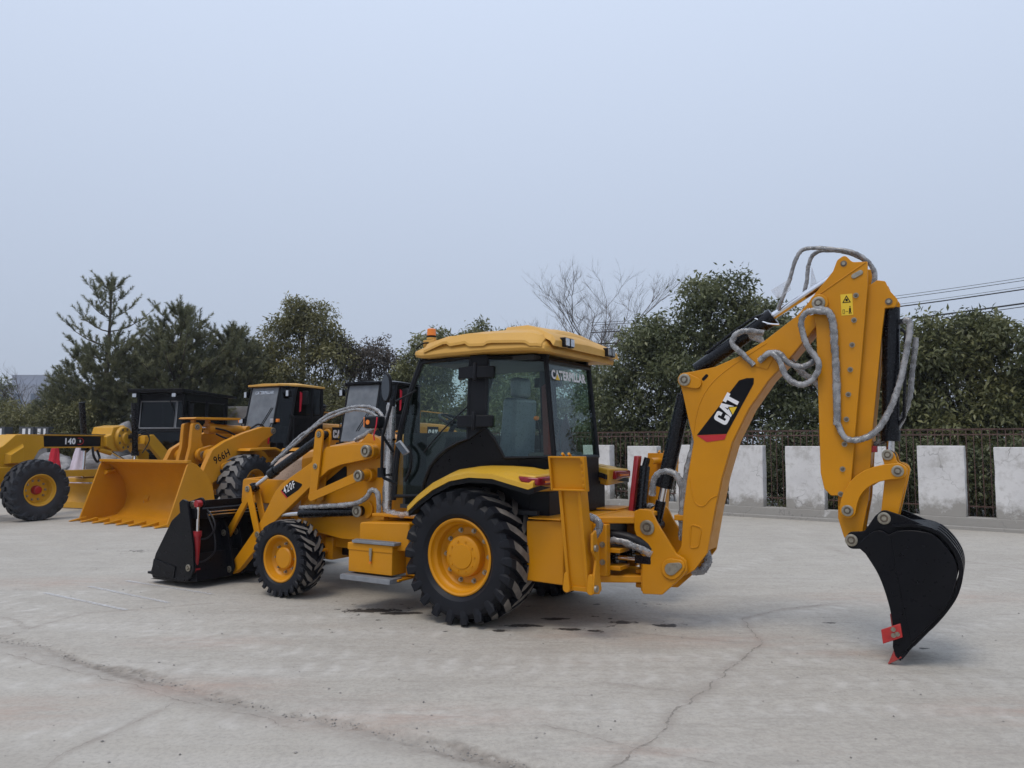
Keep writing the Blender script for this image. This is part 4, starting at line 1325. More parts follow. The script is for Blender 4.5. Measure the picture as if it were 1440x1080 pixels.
MB().slab([(-0.6445, 0.345, 2.311), (-0.6445, 0.255, 2.311), (-0.6405, 0.30, 2.366)], (-0.002, 0, 0)).build('logo_triangle', 'decal_yellow', w)
MB().box(-0.62, 1.02, -0.68, 0.68, 1.02, 1.06).build('floor', 'cab_lining', cab)
MB().box(-0.55, 0.72, -0.60, 0.60, 2.50, 2.54).build('headliner', 'cab_lining', cab)
MB().prism(rnd_poly([(1.0, 1.06), (0.98, 1.75), (0.80, 1.82, 0.04), (0.70, 1.75, 0.04), (0.80, 1.45), (0.72, 1.06)]), -0.28, 0.30).build('dashboard', 'cab_lining', cab, 0.01)
sw = holder('steering_wheel', cab)
ring = [(0.80 + 0.19 * math.cos(a) * 0.86, 0.02 + 0.19 * math.sin(a), 1.93 + 0.19 * math.cos(a) * 0.42) for a in np.linspace(0, 2 * math.pi, 25)]
MB().tube(ring, 0.017, 8).build('wheel_ring', BP, sw)
MB().cyl((0.80, 0.02, 1.93), (0.90, 0.02, 1.72), 0.03, n=12).tube([(0.80 + 0.16, 0.02, 2.0), (0.80, 0.02, 1.93), (0.64, 0.02, 1.855)], 0.012, 6).tube([(0.80, -0.15, 1.93), (0.80, 0.19, 1.93)], 0.012, 6).build('column', BP, sw)
seat = holder('seat', cab)
MB().box(-0.04, 0.50, -0.24, 0.24, 1.42, 1.56).build('cushion', 'seat_film', seat, 0.05, seg=3)
MB().prism(rnd_poly([(0.10, 1.55), (0.04, 2.16, 0.05), (-0.12, 2.16, 0.05), (-0.08, 1.50)]), -0.23, 0.23).build('backrest', 'seat_film', seat, 0.05, seg=3)
MB().box(-0.10, 0.02, -0.14, 0.14, 2.165, 2.38).build('headrest', 'seat_film', seat, 0.045, seg=3)
MB().box(0.03, 0.42, -0.20, 0.20, 1.06, 1.42).build('seat_base', 'cab_lining', seat, 0.01)
MB().box(-0.2, 0.35, -0.62, -0.36, 1.06, 1.62).build('console', 'cab_lining', cab, 0.03)
MB().box(-0.55, -0.35, -0.45, 0.40, 1.06, 1.60).build('rear_console', 'cab_lining', cab, 0.03)
for y in (-0.12, 0.12, 0.30):
    lv = MB().tube([(-0.45, y, 1.60), (-0.44, y, 1.80), (-0.40, y, 1.92)], 0.010, 6, 4).build('control_lever', BP, cab)
    MB().lathe([(0.0, -0.03), (0.022, -0.02), (0.026, 0.0), (0.02, 0.02), (0.0, 0.03)], (-0.40, y, 1.94), 12).build('knob', 'orange_plastic' if y == 0.30 else BP, lv)
MB().slab([(-0.665, 0.47, 1.58), (-0.615, 0.455, 2.28), (-0.56, 0.475, 2.24), (-0.59, 0.49, 1.58)], (0, -0.03, 0)).build('pillar_trim', 'trim_brown', cab)
MB().slab([(-0.45, -0.52, 1.56), (-0.30, -0.56, 2.0), (-0.05, -0.64, 1.60), (-0.05, -0.64, 1.5)], (0, 0.03, 0)).build('side_trim', 'trim_brown', cab)
MB().box(0.97, 1.0, -0.66, 0.66, 1.06, 1.80).build('firewall', 'cab_lining', cab)
MB().box(-0.1, 0.95, -0.68, -0.64, 1.06, 1.78).build('inner_panel', 'cab_lining', cab, 0.01)
for sy in (1, -1):
    MB().box(-0.62, 0.60, min(sy * 0.55, sy * 0.60), max(sy * 0.55, sy * 0.60), 0.90, 1.40).build('wheel_well', 'black_plastic', BH)
MB().cyl((0.35, 0.55, 2.36), (0.28, 0.60, 2.36), 0.03, n=10).build('inner_lamp', BP, cab)
# wiper on the near door glass
MB().tube([Vector(sd(0.12, 2.05, 0.02)), Vector(sd(0.42, 1.82, 0.025)), Vector(sd(0.66, 1.60, 0.02))], 0.008, 6).build('door_stay', BP, cab)

# roof
def roof_sec(x, hw, zb, zs, zc, lip=0.02):
    y = [hw, hw + lip, hw + lip * 0.6, hw - 0.06, hw * 0.72, hw * 0.35]
    z = [zb, zb + 0.025, zb + 0.06, zs, zs + (zc - zs) * 0.55, zc - 0.01]
    right = [(x, -a, b) for a, b in zip(y, z)]
    return right + [(x, 0, zc)] + [(x, a, b) for a, b in zip(reversed(y), reversed(z))]
secs = [(0.82, 0.62, 2.60, 2.625, 2.64), (0.77, 0.75, 2.575, 2.64, 2.67), (0.66, 0.79, 2.555, 2.68, 2.715), (0.50, 0.81, 2.555, 2.715, 2.76), (0.33, 0.82, 2.56, 2.745, 2.79), (0.27, 0.82, 2.56, 2.742, 2.795), (0.20, 0.82, 2.56, 2.75, 2.80), (0.05, 0.82, 2.562, 2.755, 2.82), (-0.02, 0.82, 2.565, 2.735, 2.825), (-0.2, 0.82, 2.565, 2.735, 2.83), (-0.55, 0.80, 2.56, 2.72, 2.82), (-0.68, 0.79, 2.55, 2.705, 2.80), (-0.76, 0.76, 2.54, 2.63, 2.66), (-0.79, 0.70, 2.54, 2.57, 2.59)]
roof = MB().loft([roof_sec(*s_) for s_ in secs]).build('roof', 'roof_plastic', cab, 0.004, 28)
edge = [(0.62, 2.60), (0.36, 2.672), (0.31, 2.672), (0.27, 2.645), (0.13, 2.655), (0.09, 2.66), (0.04, 2.628), (-0.13, 2.622), (-0.17, 2.642), (-0.22, 2.645), (-0.54, 2.628), (-0.58, 2.622), (-0.63, 2.592), (-0.70, 2.59), (-0.74, 2.58)]
def roof_at(x):
    for s0, s1 in zip(secs[:-1], secs[1:]):
        if s0[0] >= x >= s1[0]:
            t = (s0[0] - x) / (s0[0] - s1[0])
            return [s0[k] + (s1[k] - s0[k]) * t for k in range(5)]
def shell_sec(x, zb):
    _, hw, b0, zs, zc = roof_at(x)
    g = 0.016
    k = [(hw + 0.006, zb + 0.012), (hw + 0.030, zb), (hw + 0.026, zb + 0.03), (hw - 0.04, zs + g), (hw * 0.72, zs + (zc - zs) * 0.55 + g), (hw * 0.35, zc - 0.01 + g)]
    return [(x, -a_, b_) for a_, b_ in k] + [(x, 0, zc + g)] + [(x, a_, b_) for a_, b_ in reversed(k)]
MB().loft([shell_sec(x, z) for x, z in edge]).build('roof_shell', 'roof_plastic', roof, 0.004, 24)
vis = MB().loft([[(x, -y, z - 0.06), (x, -y + 0.05, z), (x, 0, z + 0.02), (x, y - 0.05, z), (x, y, z - 0.06)] for x, y, z in ((-0.10, 0.40, 2.835), (-0.16, 0.52, 2.85), (-0.45, 0.60, 2.84), (-0.62, 0.68, 2.785), (-0.80, 0.74, 2.70), (-0.84, 0.75, 2.65))]).build('roof_visor', 'roof_plastic', roof, 0.004, 28)
for sy in (1, -1):
    for dy in (0.43, 0.53):
        wl_ = MB().box(-0.875, -0.78, sy * dy - 0.045, sy * dy + 0.045, 2.60, 2.69).build('work_light', BP, roof, 0.01)
        MB().box(-0.88, -0.874, sy * dy - 0.036, sy * dy + 0.036, 2.612, 2.68).build('lens', 'lamp_glass', wl_)
bc = holder('beacon', cab)
MB().box(0.58, 0.72, 0.60, 0.70, 2.68, 2.755).cyl((0.65, 0.65, 2.755), (0.65, 0.65, 2.785), 0.05, n=20).build('base', 'roof_plastic', bc, 0.006)
MB().cyl((0.65, 0.65, 2.786), (0.65, 0.65, 2.80), 0.052, n=20).build('collar', BP, bc)
MB().cyl((0.65, 0.65, 2.80), (0.65, 0.65, 2.875), 0.048, 0.044, 24).build('amber_dome', 'orange_plastic', bc, 0.006)
MB().tube([(0.62, 0.68, 2.72), (0.70, 0.72, 2.72), (0.78, 0.74, 2.66)], 0.008, 6, 4).build('cable', BP, bc)

# fenders
def fender(side):
    fz_ = [(0.73, 1.08), (0.60, 1.20), (0.40, 1.335), (0.15, 1.44), (-0.10, 1.475), (-0.35, 1.475), (-0.56, 1.465), (-0.72, 1.44), (-0.80, 1.415)]
    ez_ = [(0.60, 1.06), (0.47, 1.165), (0.30, 1.275), (0.10, 1.365), (-0.12, 1.405), (-0.38, 1.40), (-0.60, 1.35), (-0.76, 1.315), (-0.81, 1.335)]
    rings = []
    for (x0, z0), (x1, z1) in zip(fz_, ez_):
        rings.append([(x0, side * 0.64, z0), (x0 * 0.97 + x1 * 0.03, side * 0.84, z0 - 0.002), (x0 * 0.5 + x1 * 0.5, side * 1.0, z0 * 0.6 + z1 * 0.4), (x1, side * 1.075, z1 + 0.012), (x1, side * 1.08, z1 - 0.03), (x1, side * 1.06, z1 - 0.03), (x1 * 0.6 + x0 * 0.4, side * 0.98, z1 * 0.6 + z0 * 0.4 - 0.035), (x0, side * 0.64, z0 - 0.03)])
    f = MB().loft(rings).build('fender', 'yellow_fender', BH, 0.0, 35)
    il = []
    for (x0, z0), (x1, z1) in zip(fz_, ez_):
        il.append([(x0, side * 0.45, z0 - 0.05), (x1, side * 1.06, z1 - 0.034), (x1 - 0.0, side * 1.055, z1 - 0.075), (x0, side * 0.45, z0 - 0.10)])
    MB().loft(il).build('liner', BP, f, 0.0, 35)
    MB().hexa([(-0.64, side * 0.50, 1.28), (-0.80, side * 0.50, 1.24), (-0.80, side * 1.05, 1.26), (-0.64, side * 1.06, 1.31)], [(-0.64, side * 0.50, 1.45), (-0.82, side * 0.50, 1.425), (-0.82, side * 1.03, 1.405), (-0.64, side * 1.05, 1.42)]).build('fender_end', 'yellow_fender', f, 0.018)
    tl = MB().hexa([(-0.72, side * 0.62, 1.315), (-0.85, side * 0.62, 1.305), (-0.84, side * 1.04, 1.315), (-0.68, side * 1.078, 1.35)], [(-0.72, side * 0.62, 1.40), (-0.855, side * 0.62, 1.395), (-0.845, side * 1.03, 1.39), (-0.64, side * 1.07, 1.40)]).build('tail_light', 'red_lens', f, 0.016, 40)
    MB().box(-0.862, -0.852, side * 0.82 - 0.11, side * 0.82 + 0.11, 1.338, 1.356).build('reflector', 'orange_plastic', tl)
    return f
fender(1)
fender(-1)
MB().box(-0.72, -0.5, -0.62, 0.62, 1.0, 1.30).build('rear_bulkhead', BP, BH, 0.01)
MB().box(-0.5, 0.62, -0.60, 0.60, 0.86, 1.04).build('underfloor', BP, BH, 0.01)

# mirrors, lamps, exhaust, grab bars
mi = holder('mirror', cab)
el = [(1.045 + 0.065 * math.cos(a), 2.265 + 0.155 * math.sin(a) * (1 + 0.08 * math.cos(a))) for a in np.linspace(0, 2 * math.pi, 28, endpoint=False)]
MB().prism(el, 0.86, 0.90).build('housing', BP, mi, 0.012)
MB().prism([(1.045 + (x - 1.045) * 0.82, 2.265 + (z - 2.265) * 0.88) for x, z in el], 0.9005, 0.904).build('mirror_glass', 'mirror_glass', mi)
MB().tube([(1.02, 0.88, 2.14), (0.96, 0.88, 2.11), (0.90, 0.80, 2.16), (0.80, 0.70, 2.24)], 0.010, 8, 5).cyl((0.97, 0.88, 2.07), (0.97, 0.88, 2.14), 0.028, n=12).build('arm', BP, mi)
mi2 = holder('mirror', cab)
MB().prism([(x, z) for x, z in el], -0.90, -0.86).build('housing', BP, mi2, 0.012)
MB().tube([(1.02, -0.88, 2.14), (0.96, -0.88, 2.11), (0.90, -0.80, 2.16), (0.80, -0.70, 2.24)], 0.010, 8, 5).build('arm', BP, mi2)
MB().tube([(0.975, 0.88, 2.11), (1.06, 0.92, 1.77), (1.07, 0.92, 1.38), (1.05, 0.91, 1.34), (0.96, 0.80, 1.27)], 0.016, 8).build('grab_bar', BP, BH)
MB().box(1.06, 1.12, 0.86, 0.93, 1.34, 1.44).build('grab_bar_foot', BP, BH, 0.006)
sm = holder('lower_mirror', cab)
MB().slab([(0.935, 0.86, 1.69), (0.86, 0.86, 1.725), (0.72, 0.88, 1.60), (0.80, 0.88, 1.565)], (0, 0.03, 0)).build('housing', 'step_grey', sm, 0.014)
MB().slab([(0.915, 0.892, 1.68), (0.862, 0.892, 1.703), (0.742, 0.912, 1.60), (0.80, 0.912, 1.575)], (0, 0.003, 0)).build('mirror_glass', 'mirror_glass', sm)
fl_ = holder('front_lamp', BH)
MB().box(1.16, 1.36, 0.76, 0.88, 1.845, 1.975).build('housing', BP, fl_, 0.02)
MB().box(1.355, 1.372, 0.77, 0.87, 1.86, 1.965).build('lens', 'orange_plastic', fl_, 0.004)
MB().cyl((1.30, 0.88, 1.91), (1.30, 0.888, 1.91), 0.025, n=16).build('side_reflector', 'orange_plastic', fl_)
MB().tube([(1.20, 0.82, 1.84), (1.16, 0.76, 1.72), (1.10, 0.7, 1.60)], 0.016, 8).build('bracket', BP, fl_)
MB().tube([(1.17, 0.885, 1.96), (1.175, 0.89, 1.88), (1.21, 0.89, 1.77), (1.20, 0.89, 1.72)], 0.008, 5).build('ribbon', 'ribbon_red', fl_)
ex = MB().cyl((1.25, 0.62, 0.97), (1.17, 0.66, 2.12), 0.045, n=18).build('exhaust_pipe', 'chrome', BH)
MB().tube([(1.25, 0.62, 0.98), (1.225, 0.632, 1.3), (1.20, 0.645, 1.7), (1.175, 0.657, 2.1)], 0.054, 10, 8, jitter=0.10, caps=False).build('plastic_wrap', 'clear_wrap', ex, angle=60)
for z in (1.35, 1.72):
    x = 1.25 - 0.08 * (z - 0.97) / 1.15
    MB().cyl((x, 0.635, z), (x, 0.637, z + 0.02), 0.058, n=16).build('clamp', BP, ex)
wrapped_hose(BH, [(3.02, 0.60, 1.48), (2.97, 0.55, 1.55), (2.67, 0.55, 1.76), (2.54, 0.52, 1.84), (2.23, 0.50, 2.02), (1.80, 0.50, 2.10), (1.51, 0.52, 2.06), (1.35, 0.55, 1.90), (1.32, 0.55, 1.60), (1.34, 0.54, 1.2)], 0.014, True, 1.9)
wrapped_hose(BH, [(3.02, 0.64, 1.45), (2.86, 0.62, 1.56), (2.62, 0.60, 1.72), (2.30, 0.56, 1.93), (1.85, 0.55, 2.06), (1.50, 0.58, 2.01), (1.31, 0.60, 1.82), (1.30, 0.60, 1.4)], 0.012, True, 1.9)
wrapped_hose(BH, [(1.86, 0.46, 1.72), (1.55, 0.50, 1.85), (1.30, 0.55, 1.98), (1.22, 0.60, 1.9)], 0.020, True, 1.8)
wrapped_hose(BH, [(2.55, 0.62, 0.95), (2.2, 0.66, 0.98), (1.69, 0.70, 1.03), (1.47, 0.72, 1.10), (1.38, 0.72, 1.19), (1.30, 0.71, 1.15), (1.29, 0.70, 0.94)], 0.020, True, 1.7)
MB().tube([(1.26, 0.62, 0.97), (1.1, 0.72, 0.965), (0.9, 0.78, 0.96), (0.62, 0.74, 0.97)], 0.035, 8, 7, jitter=0.35).build('plastic_wrap', 'clear_wrap', BH, angle=60)

# ------------------------------------------------------------------ rear frame, stabilisers, kingpost
m = MB()
m.prism(rnd_poly([(-0.58, 0.44), (-0.58, 0.98), (-0.96, 1.0), (-0.96, 0.43)]), -0.80, 0.80)
m.build('rear_frame', YP, BH, 0.01)
for sy in (1, -1):
    MB().box(-0.95, -0.62, min(sy * 0.40, sy * 0.84), max(sy * 0.40, sy * 0.84), 1.002, 1.016).build('frame_cap', YP, BH, 0.004)
MB().box(-1.06, -0.962, -0.62, 0.62, 0.42, 0.98).build('slide_plate', YP, BH, 0.008)
cr = holder('side_shift_carriage', BH)
for zz, h in ((0.945, 0.065), (0.405, 0.065)):
    MB().hexa([(-1.05, -0.40, zz), (-1.50, -0.16, zz), (-1.50, 0.16, zz), (-1.05, 0.40, zz)], [(-1.05, -0.40, zz + h), (-1.50, -0.16, zz + h), (-1.50, 0.16, zz + h), (-1.05, 0.40, zz + h)]).build('carriage_plate', YP, cr, 0.01)
for y in (-0.36, 0.36):
    MB().box(-1.20, -1.062, y - 0.045, y + 0.045, 0.47, 0.945).build('carriage_post', YP, cr, 0.008)
    for z in (0.60, 0.76):
        bo = bolt_proto(0.02, 0.03).build('clamp_bolt', 'zinc', cr)
        bo.location = (-1.16, y + 0.045, z) if y > 0 else (-1.16, y + 0.0, z)
MB().box(-1.10, -1.064, -0.31, 0.31, 0.47, 0.945).build('carriage_back', 'black_plastic', cr)
MB().cyl((-1.42, 0, 0.37), (-1.42, 0, 1.06), 0.06, n=18).build('swing_pin', 'black_plastic', cr)
for y in (-0.2, 0.2):
    sc_ = MB().cyl((-1.06, y, 0.62), (-1.22, y, 0.622), 0.055, n=16).build('swing_cylinder', 'black_cylinder', cr)
    MB().cyl((-1.20, y, 0.622), (-1.42, y * 0.95, 0.622), 0.022, n=12).build('rod', 'chrome', sc_)
    MB().box(-1.56, -1.40, y - 0.03, y + 0.03, 0.585, 0.66).build('rod_eye', 'black_cylinder', sc_, 0.01)
for z in (0.54, 0.70):
    MB().box(-1.30, -1.06, 0.10, 0.33, z - 0.02, z + 0.02).build('cylinder_bracket', YP, cr, 0.006)
MB().tube([(-1.08, 0.24, 0.83), (-1.25, 0.24, 0.83), (-1.42, 0.22, 0.79), (-1.55, 0.18, 0.72)], 0.05, 12, 6, jitter=0.03).build('hose_bundle', 'hose_rubber', cr)
MB().tube([(-1.08, 0.25, 0.79), (-1.25, 0.26, 0.79), (-1.42, 0.24, 0.75), (-1.56, 0.2, 0.68)], 0.04, 10, 7, jitter=0.2, caps=False).build('plastic_wrap', 'clear_wrap', cr, angle=60)

kp = holder('swing_bracket', BH)
kpoly = rnd_poly([(-1.40, 1.05, 0.02), (-1.45, 1.085, 0.02), (-1.565, 1.08, 0.03), (-1.62, 0.97), (-1.80, 0.70, 0.04), (-1.89, 0.655, 0.05), (-1.90, 0.56, 0.06), (-1.83, 0.48), (-1.66, 0.325, 0.02), (-1.47, 0.315, 0.02), (-1.475, 0.70), (-1.40, 0.89)])
for sy in (1, -1):
    k_ = MB().prism(kpoly, sy * 0.19, sy * 0.225).build('bracket_plate', YP, kp, 0.005)
    pin(k_, -1.53, sy * 0.225, 0.92, sy, 0.052, 0.02)
    bs = MB().prism(link_poly((-1.755, 0.565), (-1.83, 0.60), 0.095, 0.055), sy * 0.225, sy * 0.245).build('boss', YP, k_, 0.006)
    MB().prism(link_poly((-1.755, 0.565), (-1.835, 0.602), 0.055, 0.028), sy * 0.245, sy * 0.256).build('pin_keeper', 'zinc', bs, 0.003)
MB().box(-1.52, -1.44, -0.188, 0.188, 0.33, 1.03).build('bracket_web', YP, kp, 0.01)
for z in (1.015, 0.475, 0.345):
    MB().prism([], 0, 0) if 0 else None
    MB().box(-1.56, -1.36, -0.12, 0.12, z, z + 0.045).build('bracket_lug', YP, kp, 0.012)

def stabiliser(side):
    st = holder('stabiliser', BH)
    ylow, yhigh = 0.90, 1.10
    def yy(z, d=0.0):
        return side * (ylow + (yhigh - ylow) * (z - 0.4) / 1.1 + d)
    def leg(x0, x1, d0, d1, z0=0.42, z1=1.29):
        return ([(x0, yy(z0, d0), z0), (x1, yy(z0, d0), z0), (x1, yy(z0, d1), z0), (x0, yy(z0, d1), z0)], [(x0, yy(z1, d0), z1), (x1, yy(z1, d0), z1), (x1, yy(z1, d1), z1), (x0, yy(z1, d1), z1)])
    MB().hexa(*leg(-1.25, -1.09, -0.10, 0.0)).build('leg_web', YP, st, 0.003)
    MB().hexa(*leg(-1.095, -1.065, -0.12, 0.025)).build('leg_flange', YP, st, 0.004)
    MB().hexa(*leg(-1.275, -1.245, -0.12, 0.025)).build('leg_flange', YP, st, 0.004)
    MB().hexa(*leg(-1.245, -1.095, 0.0, 0.012, 0.42, 0.46)).build('leg_foot', YP, st, 0.003)
    pad = holder('pad', st) if 0 else None
    y0, y1 = yy(1.30, -0.02), yy(1.56, 0.0)
    # upturned tray-shaped pad
    def tray(x0, x1, z0, z1, d0, d1):
        return ([(x0, yy(z0, d0), z0), (x1, yy(z0, d0), z0), (x1, yy(z0, d1), z0), (x0, yy(z0, d1), z0)], [(x0, yy(z1, d0), z1), (x1, yy(z1, d0), z1), (x1, yy(z1, d1), z1), (x0, yy(z1, d1), z1)])
    pd = MB().hexa(*tray(-1.345, -1.02, 1.295, 1.575, 0.0, 0.025)).build('pad', YP, st, 0.004)
    for a in ((-1.352, -1.335, 1.288, 1.582), (-1.03, -1.012, 1.288, 1.582), (-1.3349, -1.0301, 1.288, 1.305), (-1.3349, -1.0301, 1.565, 1.582)):
        MB().hexa(*tray(*a, 0.0, 0.06)).build('pad_rim', YP, pd, 0.005)
    for k in range(5):
        z = 1.32 + k * 0.055
        MB().hexa(*tray(-1.337, -1.318, z, z + 0.03, 0.02, 0.062)).build('pad_cleat', YP, pd, 0.004)
    for x in (-1.20, -1.14):
        MB().cyl((x, yy(1.585, 0.0), 1.585), (x, yy(1.60, 0.03), 1.605), 0.012, n=8).build('pad_bolt', YP, pd)
    # pivot lugs and side link at the foot
    for x in (-1.07, -1.30):
        lg = MB().prism(link_poly((x, 0.44), (x, 0.56), 0.035, 0.02), side * 0.80, side * 0.96).build('pivot_lug', YP, st, 0.006)
    MB().slab([(-1.31, side * 0.84, 0.40), (-1.31, side * 0.96, 0.42), (-1.31, side * 0.96, 0.50), (-1.31, side * 0.90, 0.70), (-1.31, side * 0.97, 0.78), (-1.31, side * 0.97, 0.92), (-1.31, side * 0.90, 0.95), (-1.31, side * 0.84, 0.72)], (-0.025, 0, 0)).build('side_link', YP, st, 0.006)
    for z in (0.46, 0.80):
        pn = MB().cyl((-1.335, side * 0.93, z), (-1.355, side * 0.93, z), 0.03, n=14).build('pin', 'zinc', st)
    # cylinder with red guard behind the leg
    ylo, yhi = 0.66, 0.84
    yc = lambda z: side * (ylo + (yhi - ylo) * (z - 0.95) / 0.6)
    cyl_ = MB().cyl((-1.10, yc(0.95), 0.95), (-1.10, yc(1.44), 1.44), 0.055, n=20).build('stabiliser_cylinder', 'black_cylinder', st)
    MB().cyl((-1.10, yc(1.44), 1.44), (-1.12, yc(1.53), 1.53), 0.035, n=12).build('cylinder_eye', 'black_cylinder', cyl_)
    gdm = MB()
    gdm.hexa([(-1.035, yc(0.97) - 0.05, 0.97), (-0.98, yc(0.97) - 0.05, 0.97), (-0.98, yc(0.97) + 0.05, 0.97), (-1.035, yc(0.97) + 0.05, 0.97)], [(-1.035, yc(1.555) - 0.05, 1.555), (-0.98, yc(1.555) - 0.05, 1.555), (-0.98, yc(1.555) + 0.05, 1.555), (-1.035, yc(1.555) + 0.05, 1.555)])
    gdm.build('cylinder_guard', 'red_paint', st, 0.01)
    MB().cyl((-1.16, yc(1.50), 1.50), (-1.16, yy(1.50, -0.02), 1.50), 0.035, n=14).build('cylinder_pin', YP, st)
    return st
stabiliser(1)
stabiliser(-1)
wrapped_hose(BH, [(-0.98, 0.62, 0.98), (-1.05, 0.66, 1.03), (-1.18, 0.70, 1.04), (-1.28, 0.72, 0.98), (-1.24, 0.74, 0.88), (-1.17, 0.75, 0.80)], 0.026, True, 1.5)
wrapped_hose(BH, [(-1.30, -0.55, 1.02), (-1.2, -0.7, 1.03), (-1.05, -0.85, 1.0)], 0.03, True, 1.5)

# ------------------------------------------------------------------ boom
boom = holder('boom', BH)
bl = rnd_poly([(-1.70, 0.56, 0.05), (-1.76, 0.66, 0.04), (-1.82, 0.76, 0.05), (-1.845, 1.07), (-1.89, 1.37), (-1.955, 1.70, 0.05), (-1.90, 1.94), (-1.86, 2.14), (-1.825, 2.27, 0.05), (-1.87, 2.335, 0.05), (-1.96, 2.345), (-2.16, 2.375), (-2.38, 2.46), (-2.60, 2.58), (-2.88, 2.78), (-3.01, 2.925, 0.05), (-3.12, 2.90, 0.06), (-3.14, 2.80, 0.06), (-2.98, 2.62), (-2.80, 2.41), (-2.63, 2.24), (-2.45, 1.99), (-2.30, 1.70), (-2.20, 1.38), (-2.13, 1.08), (-2.06, 0.72, 0.03), (-1.94, 0.56), (-1.85, 0.50, 0.04), (-1.74, 0.48, 0.05)], 6)
for sy in (1, -1):
    bp_ = MB().prism(bl, sy * 0.115, sy * 0.145).build('boom_side', YP, boom, 0.004)
    bs = MB().prism(link_poly((-1.885, 2.27), (-1.99, 2.235), 0.066, 0.05), sy * 0.145, sy * 0.165).build('boss', YP, bp_, 0.004)
    pin(bs, -1.885, sy * 0.165, 2.27, sy, 0.042, 0.016)
    MB().prism(link_poly((-2.055, 2.27), (-2.085, 2.30), 0.014, 0.014), sy * 0.146, sy * 0.148).build('slot', 'decal_black', bp_)
    # pressed panels: weld seam, recess near the foot, hose bracket
    MB().tube([(-1.91, sy * 0.146, 1.38), (-1.915, sy * 0.146, 1.35), (-1.95, sy * 0.146, 1.17), (-2.03, sy * 0.146, 1.13), (-2.10, sy * 0.146, 1.20), (-2.16, sy * 0.146, 1.23)], 0.006, 6, 3).build('weld_seam', YP, bp_)
    MB().tube([(-1.95, sy * 0.145, 1.74), (-1.985, sy * 0.145, 1.95), (-2.05, sy * 0.145, 2.12), (-2.16, sy * 0.145, 2.26), (-2.35, sy * 0.145, 2.40), (-2.62, sy * 0.145, 2.56)], 0.005, 6, 4).build('weld_seam', YP, bp_)
    P = rnd_poly([(-1.915, 0.965, 0.03), (-2.015, 0.94, 0.03), (-1.98, 0.77, 0.03), (-1.90, 0.745, 0.03)])
    MB().tube([(x, sy * 0.146, z) for x, z in P] + [(P[0][0], sy * 0.146, P[0][1])], 0.007, 6).build('recess_edge', YP, bp_)
    MB().slab([(-2.50, sy * 0.146, 2.37), (-2.59, sy * 0.146, 2.52), (-2.72, sy * 0.146, 2.50), (-2.62, sy * 0.146, 2.33)], (0, sy * 0.008, 0)).build('hose_bracket', YP, bp_, 0.002)
# top and underside skins between the side plates
upper = [(-1.845, 1.07), (-1.89, 1.37), (-1.955, 1.70), (-1.97, 1.95), (-2.03, 2.15), (-2.16, 2.31), (-2.38, 2.44), (-2.60, 2.56), (-2.88, 2.76), (-2.98, 2.86)]
lower = [(-2.06, 0.74), (-2.13, 1.08), (-2.20, 1.38), (-2.30, 1.70), (-2.45, 1.99), (-2.63, 2.24), (-2.80, 2.41), (-2.98, 2.62), (-3.02, 2.68)]
def skin(line, off, name):
    P = [Vector((x, 0, z)) for x, z in line]
    m = MB()
    rings = []
    for i, p in enumerate(P):
        d = (P[min(i + 1, len(P) - 1)] - P[max(i - 1, 0)]).normalized()
        n = Vector((-d.z, 0, d.x)) * off
        rings.append([(p.x, -0.114, p.z), (p.x, 0.114, p.z), (p.x + n.x, 0.114, p.z + n.z), (p.x + n.x, -0.114, p.z + n.z)])
    return m.loft(rings).build(name, YP, boom, 0, 40)
skin([(x + 0.012, z) for x, z in upper], 0.016, 'boom_top')
skin([(x - 0.004, z) for x, z in lower], -0.016, 'boom_underside')
MB().cyl((-1.755, -0.188, 0.565), (-1.755, 0.188, 0.565), 0.06, n=18).build('foot_tube', YP, boom)
MB().box(-1.86, -1.74, -0.02, 0.10, 0.985, 1.035).build('hose_stop', YP, boom, 0.006)
dcl = MB().prism(rnd_poly([(-1.985, 1.765), (-2.255, 1.775), (-2.50, 2.21, 0.02), (-2.505, 2.262, 0.01), (-2.44, 2.262, 0.02), (-2.375, 2.245, 0.02)]), 0.1455, 0.1485).build('logo_decal', 'decal_black', boom)
MB().prism([(-1.985, 1.762), (-2.255, 1.772), (-2.235, 1.724), (-2.075, 1.702)], 0.1457, 0.1487).build('decal_stripe', 'decal_red', dcl)
eX = Vector((-0.36, 0, 0.63)).normalized()
eY = Vector((0.63, 0, 0.36)).normalized()
block_cat(dcl, (-2.252, 0.1488, 1.845), tuple(eX), tuple(eY), 0.132)

# boom lift cylinder and dipper cylinder
bcy = MB().cyl((-1.83, 0, 2.14), (-1.61, 0, 1.28), 0.072, n=24).cyl((-1.64, 0, 1.40), (-1.61, 0, 1.28), 0.085, n=24).cyl((-1.885, -0.11, 2.27), (-1.885, 0.11, 2.27), 0.06, n=18).cyl((-1.885, 0, 2.27), (-1.83, 0, 2.14), 0.05, n=14).build('boom_cylinder', 'black_cylinder', boom)
MB().cyl((-1.61, 0, 1.28), (-1.575, 0, 1.12), 0.034, n=16).build('rod', 'chrome', bcy)
MB().cyl((-1.58, 0, 1.15), (-1.535, 0, 0.95), 0.048, n=16).cyl((-1.53, -0.10, 0.92), (-1.53, 0.10, 0.92), 0.05, n=16).build('rod_end', 'black_cylinder', bcy)
dcy = MB().cyl((-1.95, 0, 2.37), (-2.60, 0, 2.785), 0.066, n=24).cyl((-2.55, 0, 2.752), (-2.65, 0, 2.815), 0.078, n=24).build('dipper_cylinder', 'black_cylinder', boom)
MB().cyl((-2.65, 0, 2.815), (-3.22, 0, 3.15), 0.034, n=16).build('rod', 'chrome', dcy)
